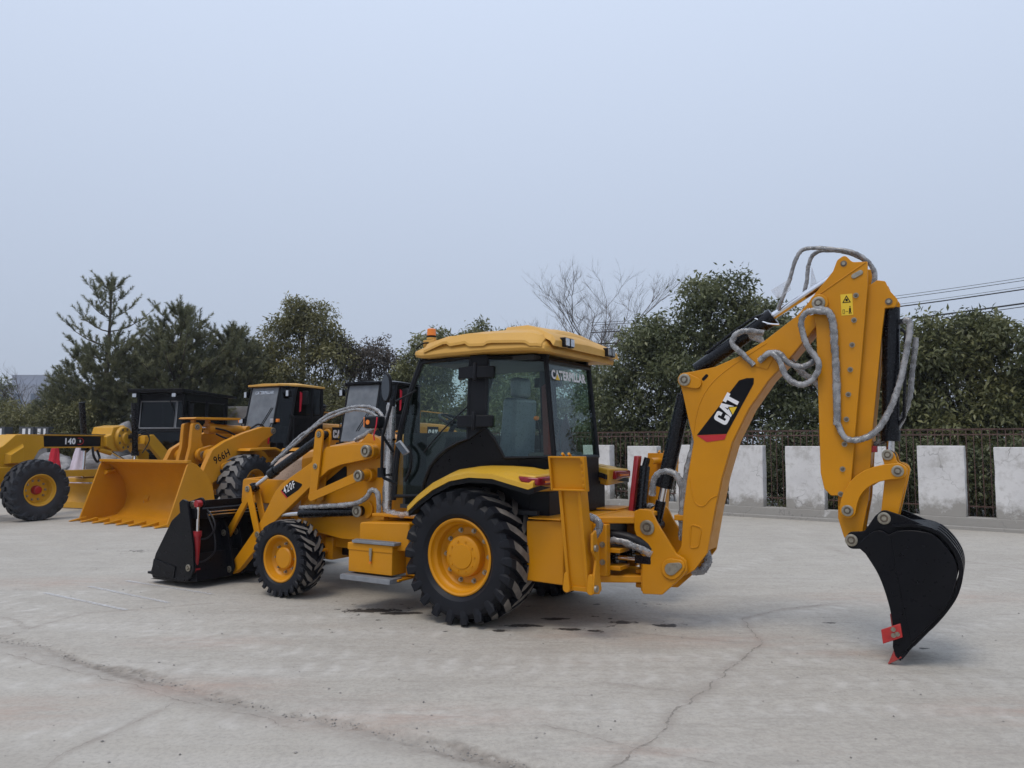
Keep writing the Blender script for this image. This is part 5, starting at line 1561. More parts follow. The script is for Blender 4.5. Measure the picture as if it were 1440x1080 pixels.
MB().tube([(-2.05, 0.02, 2.52), (-2.30, 0.04, 2.69), (-2.50, 0.05, 2.81), (-2.60, 0.05, 2.83)], 0.013, 8).build('oil_pipe', 'black_cylinder', dcy)
MB().tube([(-2.50, 0.05, 2.80), (-2.62, 0.08, 2.74), (-2.72, 0.1, 2.72)], 0.010, 6, 4).build('oil_pipe', 'chrome', dcy)

# ------------------------------------------------------------------ extending stick
stick = holder('stick', BH)
outer = rnd_poly([(-3.035, 2.69), (-3.00, 2.83, 0.05), (-3.02, 2.93), (-3.18, 3.12, 0.03), (-3.215, 3.21, 0.04), (-3.275, 3.25, 0.04), (-3.33, 3.18, 0.05), (-3.445, 3.17), (-3.44, 2.97), (-3.255, 1.27), (-3.11, 1.265, 0.02), (-3.06, 1.32, 0.03), (-3.035, 1.45, 0.02)], 6)
for sy in (1, -1):
    so = MB().prism(outer, sy * 0.15, sy * 0.18).build('stick_side', YP, stick, 0.004)
    MB().tube([(-3.04, sy * 0.181, 2.92), (-3.43, sy * 0.181, 3.165)], 0.006, 6).build('weld_seam', YP, so)
    pin(so, -3.265, sy * 0.18, 3.175, sy, 0.030, 0.006, False)
    MB().cyl((-3.065, sy * 0.18, 2.86), (-3.065, sy * 0.21, 2.86), 0.075, n=24).build('boss', YP, so, 0.006)
    pin(so, -3.065, sy * 0.21, 2.86, sy, 0.040, 0.014)
    for k in range(9):
        t = k / 8.0
        bo = bolt_proto(0.016, 0.018)
        b_ = bo.build('wear_bolt', ['zinc', 'zinc_dark'], so) if k == 0 else like(b0, so)
        if k == 0:
            b0 = b_
        b_.location = (-3.35 + t * (3.35 - 3.185), sy * 0.18, 2.90 - t * 1.62)
        if sy < 0:
            b_.rotation_euler = (math.pi, 0, 0)
    MB().prism(link_poly((-3.34, 3.06), (-3.39, 3.085), 0.020, 0.02), sy * 0.18, sy * 0.19).build('pin_keeper', 'zinc', so, 0.002)
inner = rnd_poly([(-3.20, 2.95), (-3.45, 2.985), (-3.505, 3.02, 0.01), (-3.565, 3.005, 0.02), (-3.59, 2.93), (-3.655, 2.84, 0.04), (-3.63, 2.785, 0.03), (-3.555, 2.785, 0.01), (-3.53, 2.62), (-3.43, 1.79), (-3.385, 1.25), (-3.335, 1.0), (-3.33, 0.90, 0.04), (-3.25, 0.855, 0.05), (-3.19, 0.93, 0.04), (-3.15, 1.08), (-3.155, 1.25)], 6)
for sy in (1, -1):
    MB().prism(inner, sy * 0.085, sy * 0.125).build('inner_side', YP, stick, 0.004)
MB().hexa([(-3.37, -0.084, 1.22), (-3.37, 0.084, 1.22), (-3.345, 0.084, 1.22), (-3.345, -0.084, 1.22)], [(-3.52, -0.084, 2.62), (-3.52, 0.084, 2.62), (-3.49, 0.084, 2.62), (-3.49, -0.084, 2.62)]).build('inner_back', YP, stick, 0.003)
MB().hexa([(-3.05, -0.149, 1.5), (-3.05, 0.149, 1.5), (-3.08, 0.149, 1.5), (-3.08, -0.149, 1.5)], [(-3.05, -0.149, 2.66), (-3.05, 0.149, 2.66), (-3.08, 0.149, 2.66), (-3.08, -0.149, 2.66)]).build('outer_front', YP, stick, 0.003)
MB().hexa([(-3.17, -0.084, 1.1), (-3.17, 0.084, 1.1), (-3.20, 0.084, 1.1), (-3.20, -0.084, 1.1)], [(-3.18, -0.084, 1.5), (-3.18, 0.084, 1.5), (-3.21, 0.084, 1.5), (-3.21, -0.084, 1.5)]).build('inner_front', YP, stick, 0.003)
pin(stick, -3.585, 0.125, 2.835, 1, 0.032, 0.012, False)
for z in (1.62, 1.76):
    MB().box(-3.455, -3.40, 0.03, 0.10, z, z + 0.05).build('hose_clip', 'red_paint' if z < 1.7 else YP, stick, 0.003)
wd_ = MB().prism([(-3.232, 2.918), (-3.322, 2.918), (-3.325, 2.742), (-3.236, 2.742)], 0.1803, 0.1825).build('warning_decal', 'decal_yellow', stick)
for poly in ([(-3.278, 2.908), (-3.245, 2.846), (-3.311, 2.846)],):
    inner_t = [(-3.278, 2.895), (-3.256, 2.852), (-3.300, 2.852)]
    m = MB()
    for i in range(3):
        j = (i + 1) % 3
        m.slab([(poly[i][0], 0.183, poly[i][1]), (poly[j][0], 0.183, poly[j][1]), (inner_t[j][0], 0.183, inner_t[j][1]), (inner_t[i][0], 0.183, inner_t[i][1])], (0, 0.001, 0))
    m.box(-3.287, -3.270, 0.183, 0.184, 2.858, 2.878)
    m.build('warning_triangle', 'decal_black', wd_)
m = MB().box(-3.309, -3.295, 0.183, 0.184, 2.765, 2.80).box(-3.306, -3.299, 0.183, 0.184, 2.804, 2.816).box(-3.312, -3.305, 0.183, 0.184, 2.752, 2.765).box(-3.299, -3.292, 0.183, 0.184, 2.752, 2.765)
m.build('warning_figure', 'decal_black', wd_)
m = MB().box(-3.262, -3.246, 0.183, 0.184, 2.755, 2.758).box(-3.262, -3.246, 0.183, 0.184, 2.788, 2.791).box(-3.249, -3.246, 0.183, 0.184, 2.758, 2.788).box(-3.262, -3.259, 0.183, 0.184, 2.758, 2.788).box(-3.29, -3.268, 0.183, 0.184, 2.772, 2.775)
m.build('warning_symbol', 'decal_black', wd_)

# crowd cylinder and linkage
ccy = MB().cyl((-3.59, 0, 2.80), (-3.55, 0, 1.76), 0.066, n=24).cyl((-3.551, 0, 1.80), (-3.548, 0, 1.71), 0.073, n=24).build('crowd_cylinder', 'black_cylinder', stick)
MB().cyl((-3.548, 0, 1.71), (-3.542, 0, 1.60), 0.032, n=14).build('rod', 'chrome', ccy)
MB().tube([(-3.66, 0.02, 2.62), (-3.69, 0.02, 2.58), (-3.655, 0.02, 1.90), (-3.61, 0.02, 1.84)], 0.013, 8).build('oil_pipe', 'black_cylinder', ccy)
MB().box(-3.68, -3.60, -0.02, 0.04, 2.66, 2.70).build('pipe_port', 'black_cylinder', ccy, 0.005)
MB().cyl((-3.535, -0.05, 1.59), (-3.535, 0.05, 1.59), 0.05, n=14).build('rod_eye', 'black_cylinder', ccy)
# curved side links
ban = []
for t in [k_ / 8.0 for k_ in range(9)]:
    a = (1 - t) ** 2 * Vector((-3.235, 1.15)) + 2 * t * (1 - t) * Vector((-3.27, 1.455)) + t * t * Vector((-3.61, 1.475))
    ban.append(a)
def band(pts, r):
    l, rr_ = [], []
    for i, p in enumerate(pts):
        d = (pts[min(i + 1, len(pts) - 1)] - pts[max(i - 1, 0)]).normalized()
        n = Vector((-d.y, d.x))
        l.append(p + n * r)
        rr_.append(p - n * r)
    d0 = (pts[1] - pts[0]).normalized()
    d1 = (pts[-1] - pts[-2]).normalized()
    def cap(c, d):
        n = Vector((-d.y, d.x))
        return [c + (n * math.cos(a) + d * math.sin(a)) * r for a in np.linspace(0.25, math.pi - 0.25, 7)]
    return [tuple(q) for q in l + cap(pts[-1], d1) + rr_[::-1] + cap(pts[0], -d0)]
bpoly = band(ban, 0.062)
for sy in (1, -1):
    sl = MB().prism(bpoly, sy * 0.165, sy * 0.20).build('side_link', YP, stick, 0.005)
    pin(sl, -3.235, sy * 0.20, 1.15, sy, 0.034, 0.014)
    pin(sl, -3.61, sy * 0.20, 1.475, sy, 0.034, 0.014)
tip = rnd_poly([(-3.49, 1.60, 0.04), (-3.53, 1.655, 0.05), (-3.585, 1.61, 0.05), (-3.60, 1.545, 0.03), (-3.68, 1.50, 0.05), (-3.66, 1.40, 0.04), (-3.595, 1.13, 0.02), (-3.575, 1.06, 0.03), (-3.47, 1.06, 0.03), (-3.475, 1.16), (-3.505, 1.39), (-3.51, 1.52)], 5)
for sy in (1, -1):
    tl_ = MB().prism(tip, sy * 0.09, sy * 0.13).build('tipping_link', YP, stick, 0.005)
    pin(tl_, -3.535, sy * 0.13, 1.60, sy, 0.032, 0.012)
MB().hexa([(-3.50, -0.089, 1.12), (-3.56, -0.089, 1.12), (-3.56, 0.089, 1.12), (-3.50, 0.089, 1.12)], [(-3.53, -0.089, 1.40), (-3.62, -0.089, 1.40), (-3.62, 0.089, 1.40), (-3.53, 0.089, 1.40)]).build('link_web', YP, stick, 0.004)

# ------------------------------------------------------------------ digging bucket
db = holder('digging_bucket', BH)
ear = rnd_poly([(-3.205, 0.92, 0.05), (-3.25, 0.985, 0.05), (-3.36, 0.995, 0.05), (-3.44, 1.12, 0.05), (-3.50, 1.175, 0.06), (-3.64, 1.13, 0.05), (-3.88, 1.02), (-3.80, 0.99), (-3.55, 0.98), (-3.42, 0.90), (-3.33, 0.855, 0.03), (-3.245, 0.85, 0.05)], 6)
for sy in (1, -1):
    e = MB().prism(ear, sy * 0.205, sy * 0.235).build('ear', 'black_paint', db, 0.004)
    pin(e, -3.262, sy * 0.235, 0.92, sy, 0.036, 0.014)
    pin(e, -3.505, sy * 0.235, 1.105, sy, 0.036, 0.014)
    MB().prism(link_poly((-3.66, 1.075), (-3.70, 1.055), 0.022, 0.018), sy * 0.2355, sy * 0.2375).build('ear_hole', 'decal_black', e)
def smooth2(pts, k=5):
    return [(p.x, p.y) for p in catmull([Vector(q) for q in pts], k)]
sidep_raw = ([(-3.30, 0.895, 0.05), (-3.42, 1.0, 0.06), (-3.50, 1.015, 0.03), (-3.54, 0.985, 0.02), (-3.60, 1.02), (-3.72, 1.03), (-3.85, 1.0), (-3.95, 0.88), (-3.99, 0.76), (-3.96, 0.59), (-3.88, 0.44), (-3.76, 0.29), (-3.66, 0.17), (-3.575, 0.06), (-3.555, 0.08), (-3.54, 0.14), (-3.545, 0.30), (-3.52, 0.47), (-3.47, 0.66), (-3.40, 0.79)])
sidep = smooth2([(-3.31, 0.885), (-3.40, 0.985), (-3.48, 1.015), (-3.54, 0.985)], 4) + smooth2([(-3.60, 1.02), (-3.72, 1.03), (-3.85, 1.0), (-3.95, 0.88), (-3.99, 0.76), (-3.96, 0.59), (-3.88, 0.44), (-3.76, 0.29), (-3.66, 0.17), (-3.575, 0.055)], 5) + [(-3.555, 0.075)] + smooth2([(-3.54, 0.14), (-3.545, 0.30), (-3.52, 0.47), (-3.46, 0.67), (-3.37, 0.83)], 4)
for sy in (1, -1):
    s_ = MB().prism(sidep, sy * 0.285, sy * 0.31).build('side_plate', 'black_paint', db, 0.004)
    MB().tube([(-3.55, sy * 0.311, 0.98), (-3.60, sy * 0.311, 0.6), (-3.67, sy * 0.311, 0.18)], 0.004, 6, 4).build('weld_seam', 'black_paint', s_)
    ct = MB().slab([(-3.465, sy * 0.31, 0.262), (-3.60, sy * 0.31, 0.325), (-3.612, sy * 0.31, 0.225), (-3.475, sy * 0.31, 0.158)], (0, sy * 0.022, 0)).build('side_cutter', 'tooth_red', db, 0.004)
    for bx, bz in ((-3.55, 0.277), (-3.578, 0.245), (-3.55, 0.232)):
        q = bolt_proto(0.013, 0.014).build('cutter_bolt', 'zinc', ct)
        q.location = (bx, sy * 0.332, bz)
        if sy < 0:
            q.rotation_euler = (math.pi, 0, 0)
shell_o = [(-3.56, 1.06), (-3.70, 1.075), (-3.86, 1.04), (-3.975, 0.915), (-4.02, 0.77), (-3.985, 0.585), (-3.90, 0.43), (-3.78, 0.275), (-3.68, 0.155), (-3.585, 0.035)]
shell_i = [(-3.56, 1.04), (-3.70, 1.055), (-3.85, 1.02), (-3.955, 0.905), (-4.0, 0.77), (-3.965, 0.595), (-3.882, 0.442), (-3.765, 0.29), (-3.665, 0.172), (-3.573, 0.052)]
shell_o, shell_i = smooth2(shell_o), smooth2(shell_i)
MB().prism(shell_o + shell_i[::-1], -0.284, 0.284).build('bucket_shell', 'black_paint', db, 0.0, 40)
for y in (-0.24, -0.08, 0.08, 0.24):
    q = [(x * 1.0 - 0.010 * (1 if z > 0.3 else 0.6), z) for x, z in shell_o[10:-5]]
    q2 = [(x + 0.012, z) for x, z in q]
    MB().prism(q + q2[::-1], y - 0.03, y + 0.03).build('wear_strap', 'black_paint', db, 0.003)
for y in (0.27, 0.135, 0.0, -0.135, -0.27):
    MB().hexa([(-3.60, y - 0.035, 0.05), (-3.60, y + 0.035, 0.05), (-3.645, y + 0.035, 0.11), (-3.645, y - 0.035, 0.11)], [(-3.56, y - 0.035, 0.08), (-3.56, y + 0.035, 0.08), (-3.60, y + 0.03, 0.14), (-3.60, y - 0.03, 0.14)]).build('tooth_adapter', 'black_paint', db, 0.003)
    MB().hexa([(-3.508, y - 0.026, 0.003), (-3.508, y + 0.026, 0.003), (-3.50, y + 0.026, 0.006), (-3.50, y - 0.026, 0.006)], [(-3.60, y - 0.037, 0.068), (-3.60, y + 0.037, 0.068), (-3.552, y + 0.037, 0.105), (-3.552, y - 0.037, 0.105)]).build('tooth', 'tooth_red', db, 0.002)

# ------------------------------------------------------------------ wrapped hoses on the boom and stick
wrapped_hose(BH, [(-1.51, 0.05, 1.20), (-1.545, 0.06, 1.36), (-1.65, 0.06, 1.43), (-1.76, 0.06, 1.39), (-1.81, 0.05, 1.25), (-1.80, 0.05, 1.0), (-1.78, 0.0, 0.8)], 0.022, True, 1.9)
wrapped_hose(BH, [(-1.80, 0.03, 1.0), (-1.85, 0.04, 1.4), (-1.93, 0.03, 1.72), (-1.88, -0.02, 1.95)], 0.03, True, 1.5)
wrapped_hose(BH, [(-3.14, 0.235, 2.77), (-2.99, 0.245, 2.79), (-2.93, 0.25, 2.69), (-2.97, 0.25, 2.51), (-3.06, 0.25, 2.35), (-3.01, 0.25, 2.22), (-2.91, 0.25, 2.18), (-2.80, 0.24, 2.25), (-2.74, 0.22, 2.39), (-2.66, 0.19, 2.47), (-2.56, 0.165, 2.41)], 0.018, True, 1.75)
wrapped_hose(BH, [(-2.56, 0.17, 2.40), (-2.64, 0.19, 2.46), (-2.73, 0.2, 2.46), (-2.80, 0.2, 2.38), (-2.88, 0.2, 2.34), (-2.95, 0.2, 2.34), (-3.04, 0.17, 2.40)], 0.018, True, 1.75)
wrapped_hose(BH, [(-2.78, 0.05, 2.43), (-2.88, 0.03, 2.30), (-2.98, 0.02, 2.22), (-3.06, 0.02, 2.12)], 0.018, True, 1.75)
wrapped_hose(BH, [(-2.99, 0.22, 2.785), (-3.09, 0.23, 2.80), (-3.165, 0.225, 2.73), (-3.18, 0.215, 2.50), (-3.185, 0.21, 2.26), (-3.18, 0.21, 1.84)], 0.022, True, 1.75)
wrapped_hose(BH, [(-3.18, 0.21, 1.86), (-3.24, 0.215, 1.735), (-3.36, 0.21, 1.725), (-3.48, 0.17, 1.81), (-3.58, 0.12, 2.00), (-3.65, 0.09, 2.22), (-3.70, 0.06, 2.46), (-3.725, 0.04, 2.66), (-3.68, 0.03, 2.69)], 0.018, True, 1.75)
wrapped_hose(BH, [(-3.42, -0.03, 1.68), (-3.54, -0.05, 1.74), (-3.62, -0.06, 1.86), (-3.69, -0.06, 2.05), (-3.72, -0.06, 2.26), (-3.76, -0.05, 2.55)], 0.016, True, 1.75)
wrapped_hose(BH, [(-2.70, 0.05, 2.86), (-2.80, 0.05, 3.10), (-2.87, 0.05, 3.30), (-2.95, 0.05, 3.37), (-3.16, 0.05, 3.34), (-3.33, 0.05, 3.285), (-3.44, 0.03, 3.19), (-3.475, 0.02, 3.08), (-3.46, 0.02, 2.99)], 0.014, True, 1.5)
wrapped_hose(BH, [(-2.88, -0.08, 2.95), (-2.92, -0.09, 3.10), (-2.94, -0.09, 3.25), (-2.99, -0.08, 3.345), (-3.10, -0.06, 3.36), (-3.3, -0.05, 3.30), (-3.46, -0.04, 3.16), (-3.47, -0.03, 3.0)], 0.014, True, 1.5)
wrapped_hose(BH, [(-2.51, 0.16, 2.37), (-2.42, 0.175, 2.47), (-2.33, 0.175, 2.57), (-2.37, 0.16, 2.66), (-2.47, 0.13, 2.68), (-2.58, 0.08, 2.66)], 0.018, True, 1.75)
wrapped_hose(BH, [(-1.95, 0.02, 0.82), (-2.015, 0.03, 0.70), (-2.025, 0.03, 0.62), (-1.97, 0.03, 0.545), (-1.88, 0.03, 0.53)], 0.034, True, 1.3)
# loose film flaps
for pts in ([(-2.70, 0.06, 2.95), (-2.82, 0.07, 3.02), (-2.80, 0.05, 3.12), (-2.64, 0.03, 3.04)], [(-2.95, -0.06, 2.98), (-3.02, -0.05, 3.05), (-2.97, -0.07, 3.24)], [(-2.45, 0.05, 2.62), (-2.60, 0.07, 2.55), (-2.56, 0.09, 2.66), (-2.42, 0.08, 2.70)]):
    MB().slab(pts, (0.0, 0.002, 0.0)).build('film_flap', 'clear_wrap', BH)
# ------------------------------------------------------------------ wheel loaders
def cab_box(root, P, roof_mat, roof_z, xf, xr, z0, z1, lean, text=None):
    """loader cab with canted windshield, chamfered front corners; P = half width"""
    c = holder('cab', root)
    h = P * 0.68
    ch = 0.34
    front = lambda z: xf - lean * (z - z0) / (z1 - z0)
    for side in (1, -1):
        MB().slab([(front(z0) - ch, side * P, z0), (xr, side * P, z0), (xr, side * P, z0 + 0.62), (front(z0 + 0.62) - ch, side * P, z0 + 0.62)], (0, -side * 0.03, 0)).build('door_lower', 'black_paint', c)
        mid = (xf - ch + xr) / 2 - 0.25
        MB().slab([(front(z0 + .62) - ch, side * P, z0 + 0.62), (mid + 0.03, side * P, z0 + 0.62), (mid + 0.03, side * P, z1), (front(z1) - ch, side * P, z1)], (0, -side * 0.01, 0)).build('side_glass', 'dark_glass', c)
        MB().slab([(mid - 0.03, side * P, z0 + 0.62), (xr + 0.05, side * P, z0 + 0.62), (xr + 0.05, side * P, z1), (mid - 0.03, side * P, z1)], (0, -side * 0.01, 0)).build('side_glass', 'dark_glass', c)
        MB().slab([(front(z0), side * h, z0), (front(z0) - ch, side * P, z0 - 0.15), (front(z1) - ch, side * P, z1), (front(z1), side * h, z1)], (-0.008, -side * 0.008, 0)).build('corner_glass', 'dark_glass', c)
        for x, y, r in ((front(z0) - ch, P, 0.03), (mid, P, 0.03), (xr, P, 0.045)):
            top = front(z1) - ch if x == front(z0) - ch else x
            MB().tube([(x, side * y, z0 - 0.1), (top, side * y, z1 + 0.02)], r, 8).build('pillar', BP, c)
        MB().tube([(front(z0), side * h, z0), (front(z1), side * h, z1)], 0.025, 8).build('pillar', BP, c)
        MB().box(xr + 0.02, xf - ch - 0.1, side * P - 0.02 if side > 0 else -P - 0.012, side * P + 0.012 if side > 0 else -P + 0.02, z0 + 0.60, z0 + 0.66).build('belt_rail', BP, c)
    ws = MB().slab([(front(z0), -h, z0), (front(z0), h, z0), (front(z1), h, z1), (front(z1), -h, z1)], (-0.01, 0, 0)).build('windshield', 'grey_glass', c)
    MB().box(xr, xr + 0.03, -P, P, z0 - 0.1, z1).build('rear_wall', 'black_paint', c)
    MB().box(xr, xf - 0.05, -P + 0.05, P - 0.05, z0 - 0.35, z0 - 0.02).build('cab_base', 'black_paint', c, 0.02)
    MB().box(xr + 0.05, xf - 0.5, -P + 0.06, P - 0.06, z0 - 0.02, z0 + 0.02).build('floor', 'cab_lining', c)
    st = MB().box(xr + 0.35, xr + 0.50, -0.25, 0.25, z0 + 0.3, z1 - 0.3).box(xr + 0.4, xr + 0.9, -0.25, 0.25, z0 + 0.2, z0 + 0.4).build('seat', 'cab_lining', c, 0.04)
    MB().box(xf - 0.55, xf - 0.35, -0.3, 0.3, z0, z0 + 0.55).build('dashboard', 'cab_lining', c, 0.03)
    rf = MB().loft([[(x, -y, z), (x, -y, z + 0.05), (x, -y * 0.7, z + t), (x, 0, z + t + 0.02), (x, y * 0.7, z + t), (x, y, z + 0.05), (x, y, z)] for x, y, z, t in ((front(z1) + 0.10, h + 0.05, roof_z, 0.05), (front(z1) - ch + 0.05, P + 0.07, roof_z - 0.005, 0.085), ((xf + xr) / 2, P + 0.07, roof_z, 0.10), (xr - 0.06, P + 0.06, roof_z - 0.01, 0.06))]).build('roof', roof_mat, c, 0.008, 30)
    MB().box(xr - 0.02, front(z1) - 0.03, -P + 0.02, P - 0.02, z1, roof_z).build('roof_rail', BP, c)
    for a in (0.10, 0.16):
        MB().tube([(front(z0 + 0.3) + 0.02, h - a - 0.35, z0 + 0.25), (front(z0 + 0.9) + 0.02, h - a, z0 + 0.85)], 0.008, 6).build('wiper', BP, c)
    for side in (1, -1):
        l = MB().box(front(z1) - 0.12, front(z1) + 0.0, side * (P + 0.02) - 0.05, side * (P + 0.02) + 0.05, z1 - 0.24, z1 - 0.08).build('work_light', BP, c, 0.01)
        MB().box(front(z1) + 0.0, front(z1) + 0.008, side * (P + 0.02) - 0.04, side * (P + 0.02) + 0.04, z1 - 0.23, z1 - 0.09).build('lens', 'lamp_glass', l)
        mr = MB().box(front(z1) - ch - 0.18, front(z1) - ch - 0.12, side * (P + 0.16) - 0.09, side * (P + 0.16) + 0.09, z1 - 0.42, z1 - 0.08).build('mirror', BP, c, 0.02)
        MB().tube([(front(z1) - ch - 0.13, side * P, z1 - 0.1), (front(z1) - ch - 0.14, side * (P + 0.12), z1 - 0.12)], 0.012, 6).build('mirror_arm', BP, mr)
    MB().slab([(front(z1) - ch - 0.06, P + 0.06, z1 - 0.10), (front(z1) - ch - 0.14, P + 0.07, z1 - 0.14), (front(z1) - ch - 0.10, P + 0.06, z1 - 0.60), (front(z1) - ch - 0.05, P + 0.06, z1 - 0.62)], (0.0, 0.006, 0)).build('ribbon', 'ribbon_red', c)
    if text:
        text_part(text, ws, 'lamp_glass', (front(z1 - 0.16) + 0.014, -0.33, z1 - 0.17), (0, 1, 0), (-lean / (z1 - z0), 0, 1), 0.085, 0.03, 0.95)
    return c

def wheel_loader(label, loc, rz, full, roof_mat):
    L = thing('wheel_loader', label, 'wheel loader', loc, rz, 'machines parked in a row at the left')
    Y = 'yellow_loader'
    for x in (-2.47, -5.4):
        for sy in (1, -1):
            add_wheel(L, 'wheel', x, sy * 0.92, 0.71, sy, 0.72, 0.58, 0.36, 16, 'loader', R(10) if x > -3 else 0.0, Y, ('rubber_grey', 'loader_tread'))
        MB().cyl((x, -0.70, 0.71), (x, 0.70, 0.71), 0.12, n=16).cyl((x, -0.30, 0.71), (x, 0.30, 0.71), 0.26, n=20).build('axle', Y, L)
    # frames
    fp = rnd_poly([(-1.9, 0.62), (-1.9, 0.95), (-2.6, 1.35), (-3.05, 1.54), (-3.30, 2.08, 0.05), (-3.62, 2.08, 0.05), (-3.80, 1.6), (-3.80, 0.6)] if full else [(-1.9, 0.62), (-1.9, 0.95), (-2.6, 1.30), (-3.80, 1.40), (-3.80, 0.6)])
    MB().prism(fp, 0.30, 0.45).build('front_frame', Y, L, 0.012)
    MB().prism(fp, -0.45, -0.30).build('front_frame', Y, L, 0.012)
    MB().box(-3.8, -2.0, -0.3, 0.3, 0.7, 1.2).build('frame_web', 'black_plastic', L)
    MB().box(-7.0, -3.85, -0.42, 0.42, 0.62, 1.15).build('rear_frame', Y, L, 0.02)
    for sy in (1, -1):
        MB().prism([(-2.30, 1.50), (-2.35, 1.56), (-3.12, 1.58), (-3.34, 1.50), (-3.46, 1.35), (-3.42, 1.33), (-3.30, 1.46), (-3.10, 1.53)], sy * 0.60, sy * 1.16).build('fender', Y, L, 0.008)
        MB().prism([(-4.5, 1.2), (-4.6, 1.50), (-6.2, 1.50), (-6.3, 1.1), (-6.26, 1.1), (-6.15, 1.45), (-4.65, 1.45), (-4.55, 1.2)], sy * 0.63, sy * 1.15).build('fender', Y, L, 0.008)
        MB().box(-4.5, -3.75, sy * 0.62, sy * 0.98, 0.55, 0.62).box(-4.5, -3.75, sy * 0.62, sy * 0.98, 0.95, 1.0).build('ladder', BP, L)
    hd = MB().loft([hood_sec(-5.22, 0.62, 2.22, 1.15, 0.12), hood_sec(-6.6, 0.62, 2.18, 1.15, 0.12), hood_sec(-7.15, 0.60, 2.05, 1.1, 0.12)]).build('hood', Y, L, 0.0, 25)
    for sy in (1, -1):
        dc = MB().box(-6.17, -5.66, min(sy * 0.62, sy * 0.625), max(sy * 0.62, sy * 0.625), 1.76, 2.11).build('logo_decal', 'decal_black', hd)
        if sy > 0:
            block_cat(dc, (-5.69, 0.626, 1.82), (-1, 0, 0), (0, 0, 1), 0.215)
        else:
            block_cat(dc, (-6.14, -0.626, 1.82), (1, 0, 0), (0, 0, 1), 0.215)
    MB().cyl((-5.6, 0.25, 2.2), (-5.6, 0.25, 2.62), 0.06, n=14).cyl((-5.6, 0.25, 2.62), (-5.6, 0.25, 2.70), 0.16, 0.15, 18).cyl((-5.6, 0.25, 2.70), (-5.6, 0.25, 2.72), 0.20, 0.14, 18).build('air_cleaner', BP, L)
    MB().cyl((-6.2, -0.2, 2.18), (-6.2, -0.2, 2.8), 0.05, n=12).build('exhaust', BP, L)
    cab_box(L, 0.72, roof_mat, 3.12, -3.56, -5.12, 1.72, 3.09, 0.30, 'CATERPILLAR' if full else None)
    # handrails, cab steps and side grille slats
    for sy in (1, -1):
        MB().tube([(-3.98, sy * 0.80, 1.45), (-3.98, sy * 0.86, 1.5), (-3.98, sy * 0.86, 2.35), (-3.98, sy * 0.78, 2.4)], 0.016, 6).build('handrail', BP, L)
        MB().tube([(-5.25, sy * 0.66, 2.25), (-5.25, sy * 0.70, 2.5), (-6.5, sy * 0.70, 2.46), (-6.5, sy * 0.66, 2.2)], 0.016, 6).build('handrail', Y, L)
        sl0 = MB().box(-0.22, 0.22, -0.006, 0.006, -0.012, 0.012).build('grille_slat', BP, L)
        sl0.location = (-6.75, sy * 0.626, 1.35)
        for q in range(1, 9):
            like(sl0, L, (-6.75, sy * 0.626, 1.35 + q * 0.07))
    # tower lamps
    for sy in ((1, -1) if full else ()):
        lp = holder('head_lamp', L)
        MB().tube([(-3.55, sy * 0.47, 2.05), (-3.56, sy * 0.52, 2.16), (-3.58, sy * 0.52, 2.20)], 0.012, 6).build('stalk', BP, lp)
        MB().box(-3.66, -3.56, sy * 0.54 - 0.07, sy * 0.54 + 0.07, 2.17, 2.31).build('housing', BP, lp, 0.012)
        MB().box(-3.559, -3.55, sy * 0.54 - 0.058, sy * 0.54 + 0.058, 2.185, 2.295).build('lens', 'lamp_glass', lp)
        MB().box(-3.68, -3.60, sy * 0.66 - 0.035, sy * 0.66 + 0.035, 2.20, 2.28).build('indicator', 'orange_plastic', lp, 0.01)
        if sy > 0:
            MB().tube([(-3.52, 0.475, 2.0), (-3.53, 0.49, 1.85), (-3.52, 0.48, 1.66)], 0.02, 6).build('ribbon', 'ribbon_red', lp)
    if not full:
        return L
    # lift arms, bell crank, tilt ram
    armp = rnd_poly([(-3.48, 2.06, 0.05), (-3.06, 2.07, 0.1), (-2.5, 1.92), (-1.95, 1.72, 0.2), (-1.62, 1.54, 0.15), (-1.44, 1.20), (-1.36, 1.02), (-1.02, 0.42, 0.06), (-1.08, 0.28, 0.06), (-1.26, 0.36), (-1.62, 0.78, 0.15), (-2.37, 1.18, 0.2), (-2.80, 1.44), (-3.06, 1.70), (-3.40, 1.88, 0.08)], 6)
    for sy in (1, -1):
        a = MB().prism(armp, sy * 0.62, sy * 0.76).build('lift_arm', Y, L, 0.01)
        pin(a, -3.40, sy * 0.76, 1.98, sy, 0.06, 0.02)
        pin(a, -1.12, sy * 0.76, 0.36, sy, 0.06, 0.02)
        lc = MB().cyl((-3.2, sy * 0.53, 0.95), (-2.2, sy * 0.53, 1.12), 0.085, n=16).build('lift_cylinder', Y, L)
        MB().cyl((-2.2, sy * 0.53, 1.12), (-1.85, sy * 0.60, 1.18), 0.045, n=12).build('rod', 'chrome', lc)
        MB().prism(link_poly((-1.92, 1.14), (-2.12, 1.24), 0.09, 0.06), sy * 0.77, sy * 0.82).build('arm_boss', Y, a, 0.006)
        MB().cyl((-2.0, sy * 0.78, 1.15), (-2.16, sy * 0.80, 1.22), 0.06, n=12).build('grease_block', Y, a)
        if sy > 0:
            text_part('966H', a, 'decal_black', (-1.70, 0.763, 1.20), (-0.90, 0, 0.44), (0.44, 0, 0.90), 0.18, 0.018, 0.85, space=1.08)
    MB().cyl((-1.85, -0.62, 1.38), (-1.85, 0.62, 1.38), 0.17, n=24).build('cross_tube', Y, L)
    bc_ = rnd_poly([(-1.52, 2.12, 0.06), (-1.68, 2.16, 0.07), (-1.78, 2.06, 0.06), (-1.76, 1.75), (-1.88, 1.50, 0.1), (-1.84, 1.32, 0.1), (-1.62, 1.10), (-1.42, 0.92, 0.06), (-1.32, 1.0, 0.06), (-1.40, 1.30), (-1.48, 1.60), (-1.50, 1.90)], 6)
